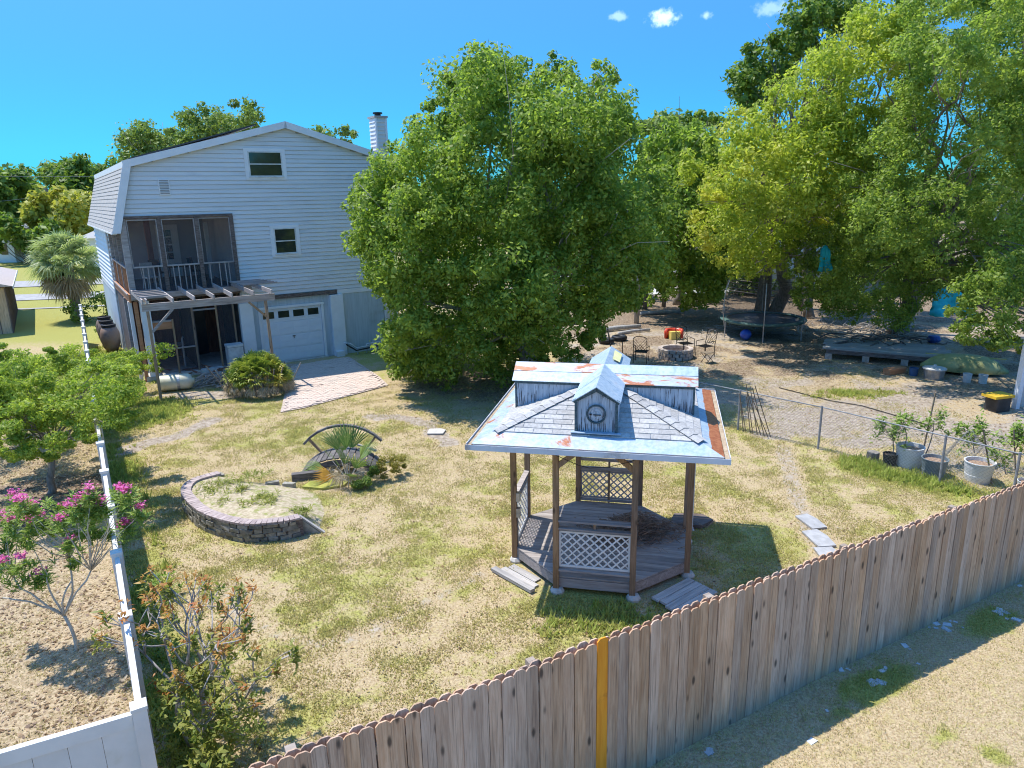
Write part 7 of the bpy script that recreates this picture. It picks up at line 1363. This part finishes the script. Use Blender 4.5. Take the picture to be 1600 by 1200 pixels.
# fire pit ----------------------------------------------------
fpit = empty('fire_pit', (6.55, 27.45, 0), 0, 'round fire pit ring of pale concrete blocks', 'fire pit'); M_block = mat('pinkish_block', (.38, .31, .26), (.52, .44, .38), 8, rough=.95, bmp=.4, rnd=.15)
for r in range(3):
    for k in range(16):
        a = 2*pi*(k+(r % 2)*.5)/16; MB().box((cos(a)*.60, sin(a)*.60, .065+r*.13), (.17, .215, .118), Matrix.Rotation(a, 3, 'Z')).build('block', M_block, fpit)
MB().lathe([(.49, .05), (0, .08)], 16).build('ash_bed', M_mulch, fpit)
def iron_chair(x, y, rz, label):
    t = empty('iron_chair', (x, y, 0), rz, label, 'chair'); m = MB()
    for a in (-.26, .26):
        m.tube([(a, -.25, 0), (a, -.25, .42), (a*1.05, -.22, .62), (a*1.05, .22, .64)], .014, 5); m.tube([(a, .25, 0), (a, .24, .42), (a, .36, 1.0)], .015, 5)
    m.build('frame', M_blk, t); m = MB().tube([(-.26, .36, 1.0), (-.15, .37, 1.07), (0, .37, 1.09), (.15, .37, 1.07), (.26, .36, 1.0)], .015, 5)
    for k in range(-4, 5):
        for s in (-1, 1):
            xa = k*.11; xb = xa+s*.45
            za, zb = .5, 1.0; t0 = 0; t1 = 1
            if xa < -.25 or xa > .25: continue
            if abs(xb) > .25: t1 = (.25*(1 if xb > 0 else -1)-xa)/(xb-xa)
            m.tube([(xa, .26+.1*0, za), (xa+(xb-xa)*t1, .26+.1*t1, za+(zb-za)*t1)], .008, 4)
    m.build('back_lattice', M_blk, t); m = MB()
    for k in range(9): m.span(-.25, .25, -.25+k*.06, -.23+k*.06, .42, .435)
    m.build('seat', M_blk, t)
    return t
iron_chair(5.05, 26.75, radians(160), 'black iron chair left of the fire pit, seen from behind'); iron_chair(7.75, 27.5, radians(-60), 'black iron chair at the right of the fire pit with a tall lattice back'); iron_chair(7.1, 28.1, radians(20), 'second black iron chair tucked in behind the right of the fire pit'); iron_chair(4.3, 28.2, radians(80), 'black iron chair in the shade farthest left of the fire pit')
tt = empty('folding_stool', (7.55, 26.4, 0), .5, 'low folding stool frame in front of the right chair', 'stool'); MB().tube([(-.2, -.15, 0), (.2, -.15, .4)], .012, 4).tube([(.2, -.15, 0), (-.2, -.15, .4)], .012, 4).tube([(-.2, .15, 0), (.2, .15, .4)], .012, 4).tube([(.2, .15, 0), (-.2, .15, .4)], .012, 4).build('legs', M_blk, tt); MB().span(-.22, .22, -.17, .17, .40, .42).build('seat', M_bamb, tt)
# toy seat -----------------------------------------------------
ty = empty('toy_seat', (7.35, 31.25, 0), radians(0), 'red plastic toy seat with a yellow front lying on the sand', 'toy'); M_red = mat('red_plastic', (.72, .07, .03), rough=.4, bmp=0, rnd=0, spec=.5); M_yel = mat('yellow_toy_plastic', (.80, .62, .16), rough=.4, bmp=0, rnd=0, spec=.5)
m = MB(); k = 14; V = []; F = []
for j in range(k+1):
    a = -.35+(pi+.7)*j/k
    for (r_, z_) in ((.42, 0), (.44, .30), (.40, .42), (.30, .42), (.28, .30), (.30, 0)): V.append((cos(a)*r_, sin(a)*r_*.8, z_))
for j in range(k):
    for q in range(6): F.append((j*6+q, (j+1)*6+q, (j+1)*6+(q+1) % 6, j*6+(q+1) % 6))
F += [tuple(range(6)), tuple(k*6+q for q in range(5, -1, -1))]
m.add(V, F).build('shell', M_red, ty, smooth=True); MB().prism([(-.20, -.40), (.20, -.40), (.26, -.14), (-.26, -.14)], .36, 'z', 0).build('front', M_yel, ty); MB().span(-.22, .22, -.14, .22, .1, .18).build('seat', M_yel, ty)
# tyres, logs -------------------------------------------------
for x, y, z, lb in ((4.2, 30.4, .12, 'left black tyre in the shade of the oak'), (4.85, 31.0, .12, 'right black tyre in the shade of the oak')):
    m = MB(); V = []; F = []
    for i in range(18):
        for j in range(8):
            a = 2*pi*i/18; b = 2*pi*j/8; V.append(((.26+.1*cos(b))*cos(a), (.26+.1*cos(b))*sin(a), .11*sin(b)))
    for i in range(18):
        for j in range(8): F.append((i*8+j, ((i+1) % 18)*8+j, ((i+1) % 18)*8+(j+1) % 8, i*8+(j+1) % 8))
    o = m.add(V, F).build('tyre', M_blk, None, (x, y, z), smooth=True, label=lb, cat='tyre')
for i, (a, b, r_, lb) in enumerate((((3.8, 32.6), (6.3, 33.8), .12, 'long pale log bordering the back of the clearing'), ((5.0, 32.2), (6.6, 33.0), .08, 'thinner pale log in front of the long one'), ((7.0, 37.5), (9.2, 37.8), .1, 'log lying behind the toy seat'))):
    MB().tube([(0, 0, r_), ((b[0]-a[0])*.5, (b[1]-a[1])*.5+.1, r_+.02), (b[0]-a[0], b[1]-a[1], r_)], [r_, r_*.9, r_*.75], 8).build('log', M_barkl, None, (a[0], a[1], 0), smooth=True, label=lb, cat='log')
for i, (x, y) in enumerate(((6.35, 35.2), (7.6, 39.5), (8.8, 40.2), (10.6, 41.5), (11.7, 41.8))):
    MB().tube([(0, 0, -.1), (.05, 0, 2.2), (.0, .1, 4.5)], [.13, .11, .09], 7).build('thin_trunk', M_bark if i else M_barkl, None, (x, y, 0), smooth=True, label=['pale thin trunk at the end of the logs', 'first dark trunk behind the logs', 'second dark trunk behind the toy seat', 'dark trunk at the left of the light gap', 'dark trunk at the right of the light gap'][i], cat='trunk')
# trampoline --------------------------------------------------
tp = empty('trampoline', (11.45, 31.6, 0), 0, 'round trampoline with safety-net poles under the trees', 'trampoline'); R0 = 1.85
MB().lathe([(R0*.88, .745), (0, .72)], 30).build('jumping_mat', M_bpot, tp); MB().lathe([(R0, .70), (R0+.03, .76), (R0, .80), (R0*.86, .79), (R0*.86, .75), (R0, .70)], 30).build('pad', mat('green_pad', (.06, .12, .11), (.10, .17, .15), 3, rough=.7, bmp=.05, rnd=0), tp)
pts = []
for k in range(6):
    a = 2*pi*(k+.2)/6; x, y = cos(a)*R0, sin(a)*R0
    MB().tube([(x, y, 0), (x, y, .72)], .025, 6).build('leg', M_met, tp); MB().tube([(x*1.02, y*1.02, .5), (x*1.08, y*1.08, 1.2), (x*1.04, y*1.04, 2.1), (x*.95, y*.95, 2.55)], .02, 6).build('net_pole', M_met, tp); pts.append((x*.95, y*.95, 2.55))
MB().tube(pts+[pts[0]], .008, 4).build('net_cord', M_blk, tp)
m = MB(); kk = 30
m.add([(cos(2*pi*j/kk)*R0*.9, sin(2*pi*j/kk)*R0*.9, z) for z in (.78, 2.5) for j in range(kk)], [(j, (j+1) % kk, kk+(j+1) % kk, kk+j) for j in range(kk)])
mn, ntn, bn = newmat('safety_net'); bn.inputs['Base Color'].default_value = (.05, .05, .06, 1); tn = ntn.nodes.new('ShaderNodeBsdfTransparent'); mxn = ntn.nodes.new('ShaderNodeMixShader'); mxn.inputs[0].default_value = .22
ntn.links.new(tn.outputs[0], mxn.inputs[1]); ntn.links.new(bn.outputs[0], mxn.inputs[2]); ntn.links.new(mxn.outputs[0], ntn.nodes['Material Output'].inputs['Surface']); m.build('net', mn, tp)
b = bpy.data.meshes.new('ball'); bm = bmesh.new() if False else None
MB().lathe([(.0, 0), (.13, .05), (.22, .15), (.25, .25), (.22, .37), (.13, .46), (0, .5)], 18).build('ball', mat('blue_ball', (.02, .06, .35), (.03, .09, .45), 3, rough=.35, bmp=0, rnd=0, spec=.5), None, (10.35, 30.5, 0), smooth=True, label='dark blue ball under the trampoline edge', cat='ball')
# board platform ----------------------------------------------
pf = empty('board_platform', (14.6, 26.6, 0), radians(-30), 'low platform of grey boards and old fence panels lying in the shade at the right', 'platform')
for k in range(9): MB().span(-2.3+random.uniform(-.2, .2), 2.1+random.uniform(-.3, .2), -1.1+k*.26, -.87+k*.26, .38, .41).build('board', M_plank, pf)
for y in (-1.05, -.1, 1.0): MB().span(-2.1, 1.9, y-.05, y+.05, .22, .379).build('bearer', M_dark, pf)
for x in (-2.0, -.7, .6, 1.8):
    for y in (-1.05, 1.0): MB().span(x-.12, x+.12, y-.1, y+.1, -.02, .219).build('block', M_block, pf)
heap('board_scraps', (15.0, 27.8, .35), 1.6, .8, .3, 26, 1.3, .04, M_dark, 'scraps of dark board and bark on the platform', 'debris', 11)
heap('stick_litter', (13.0, 33.5, .0), 4.5, 2.2, .1, 200, .9, .018, M_twig, 'fallen sticks littering the shade beneath the trees', 'sticks', 14)
heap('brush_pile', (17.5, 31.5, .0), 2.0, 1.3, .5, 90, 1.5, .025, M_twig, 'brush pile of branches behind the platform', 'branches', 15)
# upturned green canoe -----------------------------------------
cn = empty('canoe', (16.0, 24.15, 0), radians(-30), 'upturned olive-green boat resting beside the board platform', 'boat'); V = []; F = []; n = 16; k = 9; Lc = 1.32
for i in range(n+1):
    t = -1+2*i/n; w = .55*(1-abs(t)**2.4)+.01; h = .55*(1-.55*abs(t)**3)
    for j in range(k):
        a = pi*j/(k-1); V.append((t*Lc, cos(a)*w, .10+sin(a)**.8*h*(.35+.65*(1-abs(t)**5))))
for i in range(n):
    for j in range(k-1): F.append((i*k+j, (i+1)*k+j, (i+1)*k+j+1, i*k+j+1))
M_olive = mat('olive_paint', (.34, .36, .15), (.46, .47, .22), 2, rough=.55, bmp=.05, rnd=0, dirt=(.14, .15, .06), dscale=1.5, dlo=.5, dhi=.7)
o = MB().add(V, F).build('hull', M_olive, cn, smooth=True); sm = o.modifiers.new('t', 'SOLIDIFY'); sm.thickness = .02
MB().bar((-Lc*.92, 0, .60), (Lc*.92, 0, .60), .03, .04).build('keel', M_olive, cn); MB().span(-.1, .0, -.6, .6, .0, .09).build('support', M_dark, cn)
def bucket(x, y, r_, h, m, lb, lid=None):
    t = empty('bucket', (x, y, 0), 0, lb, 'bucket'); MB().lathe([(r_*.85, 0), (r_, h), (r_*1.06, h), (r_*.9, h+.005), (r_*.8, h*.3), (0, h*.3)] if not lid else [(r_*.85, 0), (r_, h), (0, h+.005)], 16).build('body', m, t)
    if lid: MB().lathe([(r_*1.1, h+.006), (r_*1.1, h+.04), (r_*.5, h+.08), (.05, h+.1), (.05, h+.15), (0, h+.15)], 16).build('lid', lid, t)
bucket(14.55, 23.45, .34, .34, M_met, 'wide metal tub with a white lid in front of the green boat', M_pvc); bucket(14.1, 23.9, .15, .28, mat('blue_plastic', (.05, .12, .25), rough=.5, rnd=0, bmp=0), 'small blue bucket left of the lidded tub'); bucket(15.35, 22.9, .14, .30, M_pvc, 'white bucket under the bow of the green boat'); bucket(15.75, 22.7, .14, .30, M_wpot, 'grey-white bucket at the tip of the green boat')
MB().span(-.4, .4, -.15, .15, 0, .22).build('orange_crate', M_orangeboard, None, (13.6, 24.2, 0), (0, 0, .4), label='orange-brown crate beside the platform', cat='crate')
MB().lathe([(.0, 0), (.2, .03), (.28, .15), (.2, .3), (0, .34)], 12).build('blue_bag', mat('deep_blue_plastic', (.03, .08, .30), rough=.5, rnd=0, bmp=0), None, (17.9, 29.2, .0), label='blue plastic bag in the shade behind the platform', cat='bag')
# turquoise tarps ---------------------------------------------
M_tarp = mat('turquoise_tarp', (.01, .33, .38), (.02, .44, .48), 2, stretch=(1, 1, 3), rough=.55, bmp=.2, rnd=0)
def tarp(name, c, w, h, d, lb, seed):
    rr = random.Random(seed); V = []; F = []; nx_, nz_ = 12, 8
    for j in range(nz_+1):
        for i in range(nx_+1):
            u = i/nx_; v = j/nz_; V.append(((u-.5)*w*(1-.35*v), -d*(1-v)**1.3*(.6+.4*sin(u*9))+rr.gauss(0, .03), v*h*(1-.3*abs(u-.45))+rr.gauss(0, .03)))
    for j in range(nz_):
        for i in range(nx_): F.append((j*(nx_+1)+i, j*(nx_+1)+i+1, (j+1)*(nx_+1)+i+1, (j+1)*(nx_+1)+i))
    o = MB().add(V, F).build(name, M_tarp, None, c, label=lb, cat='tarp', smooth=True); s = o.modifiers.new('t', 'SOLIDIFY'); s.thickness = .01; return o
tarp('tarp', (21.4, 34.2, .35), 2.2, 1.35, .8, 'large turquoise tarp draped over a shelter under the right trees', 1); tarp('tarp', (12.1, 27.3, 3.35), .55, .95, .2, 'small torn turquoise tarp hanging in the trees above the trampoline', 2)
# white caravan glimpsed behind the trees ------------------------
cv = empty('white_shed', (21.0, 44, 0), radians(5), 'pale shed glimpsed through the right trees', 'shed'); MB().span(-5, 5, 0, 3, 0, 3.6).build('wall', M_white, cv); MB().prism([(-5.2, 3.602), (5.2, 3.602), (5.2, 3.75), (-5.2, 3.75)], 3.4, 'y', -.2).build('roof', M_met, cv)
for x in (-3, 0, 3): MB().span(x-.5, x+.5, -.03, -.001, 1.4, 2.5).build('window', M_glass, cv)
M_slab = mat('grey_slab', (.30, .30, .30), (.38, .38, .38), 6, rough=.9, bmp=.2, rnd=.1)
# pavers and stones --------------------------------------------
for k, (x, y, a, w, h) in enumerate(((5.88, 12.75, .2, .34, .62), (5.74, 12.05, .1, .38, .66), (5.66, 11.35, -.05, .40, .7))):
    MB().prism([(-w/2, -h/2), (w/2*.8, -h/2), (w/2, h*.1), (w/2*.7, h/2), (-w/2, h/2*.9)], .035, 'z', 0).build('stepping_stone', M_slab, None, (x, y, .012), (0, 0, a), label=['farthest', 'middle', 'nearest'][k]+' of the grey stepping slabs right of the gazebo', cat='paver')
MB().prism([(-.24, -.2), (.2, -.22), (.26, .1), (.1, .24), (-.22, .2)], .03, 'z', 0).build('stepping_stone', M_conc, None, (-2.15, 18.75, .01), label='pale concrete slab in the grass left of the gazebo roof', cat='paver')
rr = random.Random(31); M_lime = mat('white_limestone', (.42, .43, .44), (.56, .57, .57), 9, rough=.9, bmp=.5, rnd=.15)
for k in range(60):
    t = 4.0+rr.random()*9.5; off = -.06-abs(rr.gauss(0, .10)) if rr.random() < .6 else -.3-rr.random()*.45; x = WF0[0]+WFD[0]*t-WFD[1]*off*-1*-1; x = WF0[0]+WFD[0]*t+WFD[1]*(-off); y = WF0[1]+WFD[1]*t+WFD[0]*off
    if rr.random() < .35: cxy = (x, y)
    elif k: x, y = cxy[0]+rr.gauss(0, .12), cxy[1]+rr.gauss(0, .05)
    if k == 0: cxy = (x, y)
    if wf_side(x, y) > -.04: continue
    s = rr.uniform(.02, .065); V = [(sx_*s*rr.uniform(.7, 1.2), sy_*s*.7*rr.uniform(.7, 1.2), sz_*s*.35*rr.uniform(.5, 1.1)) for sx_ in (-1, 1) for sy_ in (-1, 1) for sz_ in (-1, 1)]
    MB().add(V, [(0, 1, 3, 2), (4, 6, 7, 5), (0, 4, 5, 1), (2, 3, 7, 6), (0, 2, 6, 4), (1, 5, 7, 3)]).build('stone', M_lime, None, (x, y, gz(x, y)-.004), (0, 0, rr.uniform(0, 3)), label='small white limestone chunk at the foot of the wooden fence', cat='stone', group='white stones along the wooden fence')
# garden hose / cable on the right sand
MB().tube([(0, 0, .02), (1.0, -1.6, .02), (1.7, -2.2, .02), (2.6, -4.1, .02)], .015, 5).build('hose', M_blk, None, (8.9, 22.6, 0), smooth=True, label='dark hose lying across the sand beyond the chain-link fence', cat='hose')

# ---------------------------------------------------------------- far left
M_tan = woodmat('tan_shed_boards', (.46, .33, .20), (.58, .44, .29), grain=(6, 6, 1), knots=False)
M_roofb = mat('brownish_shingle', (.34, .29, .26), (.44, .38, .35), 14, rough=.95, bmp=.4, rnd=.1)
ns = empty('neighbour_shed', (-25.65, 35.9, 0), HY+radians(90), 'tan wooden shed with a brown shingle roof cut by the left edge', 'shed')
MB().span(0, 10, 0, 5, 0, 2.35).build('wall', M_tan, ns)
for k in range(24): MB().span(.0+k*.42, .04+k*.42, -.02, -.001, 0, 2.33).build('batten', M_dark, ns)
for k in range(11): MB().span(-.02, -.001, .0+k*.45, .04+k*.45, 0, 2.33).build('batten', M_dark, ns)
MB().span(-.4, 10.4, -.38, -.35, 2.30, 2.44).build('fascia', M_white, ns)
MB().add([(-.4, -.36, 2.42), (10.4, -.36, 2.42), (10.4, 2.5, 3.3), (-.4, 2.5, 3.3), (10.4, 5.4, 2.42), (-.4, 5.4, 2.42)], [(0, 1, 2, 3), (3, 2, 4, 5), (1, 4, 2), (0, 3, 5), (0, 5, 4, 1)]).build('roof', M_roofb, ns)
M_pole = mat('utility_pole_wood', (.20, .15, .12), (.30, .24, .20), 6, rough=.9, bmp=.2, rnd=0)
up = empty('utility_pole', (-56.3, 90, 0), 0, 'wooden utility pole leaning slightly in front of the far trees', 'pole'); MB().tube([(0, 0, -.2), (-.5, 0, 8.3)], [.30, .24], 8).build('pole', M_pole, up)
def wire(a, b, sag, lb):
    P = [Vector(a).lerp(Vector(b), k/16)+Vector((0, 0, -sag*4*(k/16)*(1-k/16))) for k in range(17)]; MB().tube(P, .022, 4).build('power_line', M_galv, None, label=lb, cat='wire', smooth=True)
wire((-56.8, 90, 7.4), (-78, 84, 7.4), .8, 'power line running left from the utility pole'); wire((-70, 80, 3.9), (-36, 84, 4.0), .1, 'lower of the two power lines crossing behind the palm'); wire((-70, 80, 4.9), (-36, 84, 5.0), .1, 'upper of the two power lines crossing in front of the pole'); wire((-72, 86, 10.2), (-36, 82, 9.3), .3, 'highest power line against the sky at the left')
wh = empty('white_house', (-59.0, 82, 0), radians(-6), 'white gabled house at the far left edge', 'house'); MB().span(-4, 2.6, 0, 8, 0, 3.0).build('wall', M_white, wh); MB().prism([(-4.4, 2.98), (3.0, 2.98), (-.6, 4.6)], 8.6, 'y', -.3).build('roof', M_met, wh); MB().span(1.0, 1.8, -.04, -.001, .9, 2.2).build('window', M_glass, wh)
gh = empty('distant_house', (-36.2, 68, 0), radians(-6), 'low house with a grey roof behind the cabbage palm', 'house'); MB().span(-4, 8, 0, 8, 0, 3.2).build('wall', M_white, gh); MB().add([(-4.6, -.6, 3.2), (8.6, -.6, 3.2), (8.6, 4, 4.2), (-4.6, 4, 4.2), (8.6, 8.6, 3.2), (-4.6, 8.6, 3.2)], [(0, 1, 2, 3), (3, 2, 4, 5), (1, 4, 2), (0, 3, 5), (0, 5, 4, 1)]).build('roof', M_shingle, gh)
for x in (-2.5, 1, 5): MB().span(x, x+1.2, -.04, -.001, 1, 2.2).build('window', M_glass, gh)
tk = empty('pickup_truck', (-58.4, 88.5, 0), radians(2), 'small dark pickup truck parked on the far lawn', 'truck'); M_car = mat('dark_car_paint', (.03, .04, .045), rough=.25, bmp=0, rnd=0, spec=.6)
MB().prism([(-2.5, .45), (2.5, .45), (2.55, 1.0), (1.3, 1.1), (.6, 1.72), (-.7, 1.75), (-.8, 1.12), (-2.5, 1.1)], 1.8, 'y', -.9).build('body', M_car, tk); MB().prism([(-.55, 1.15), (1.15, 1.12), (.55, 1.62), (-.55, 1.65)], 1.84, 'y', -.92).build('windows', M_glass, tk)
for x in (-1.6, 1.6):
    for y in (-.93, .73):
        o = MB().lathe([(0, 0), (.36, 0), (.38, .05), (.38, .17), (.36, .2), (0, .2)], 16).build('wheel', M_bpot, tk); o.rotation_euler = (-pi/2, 0, 0); o.location = (x, y, .38)
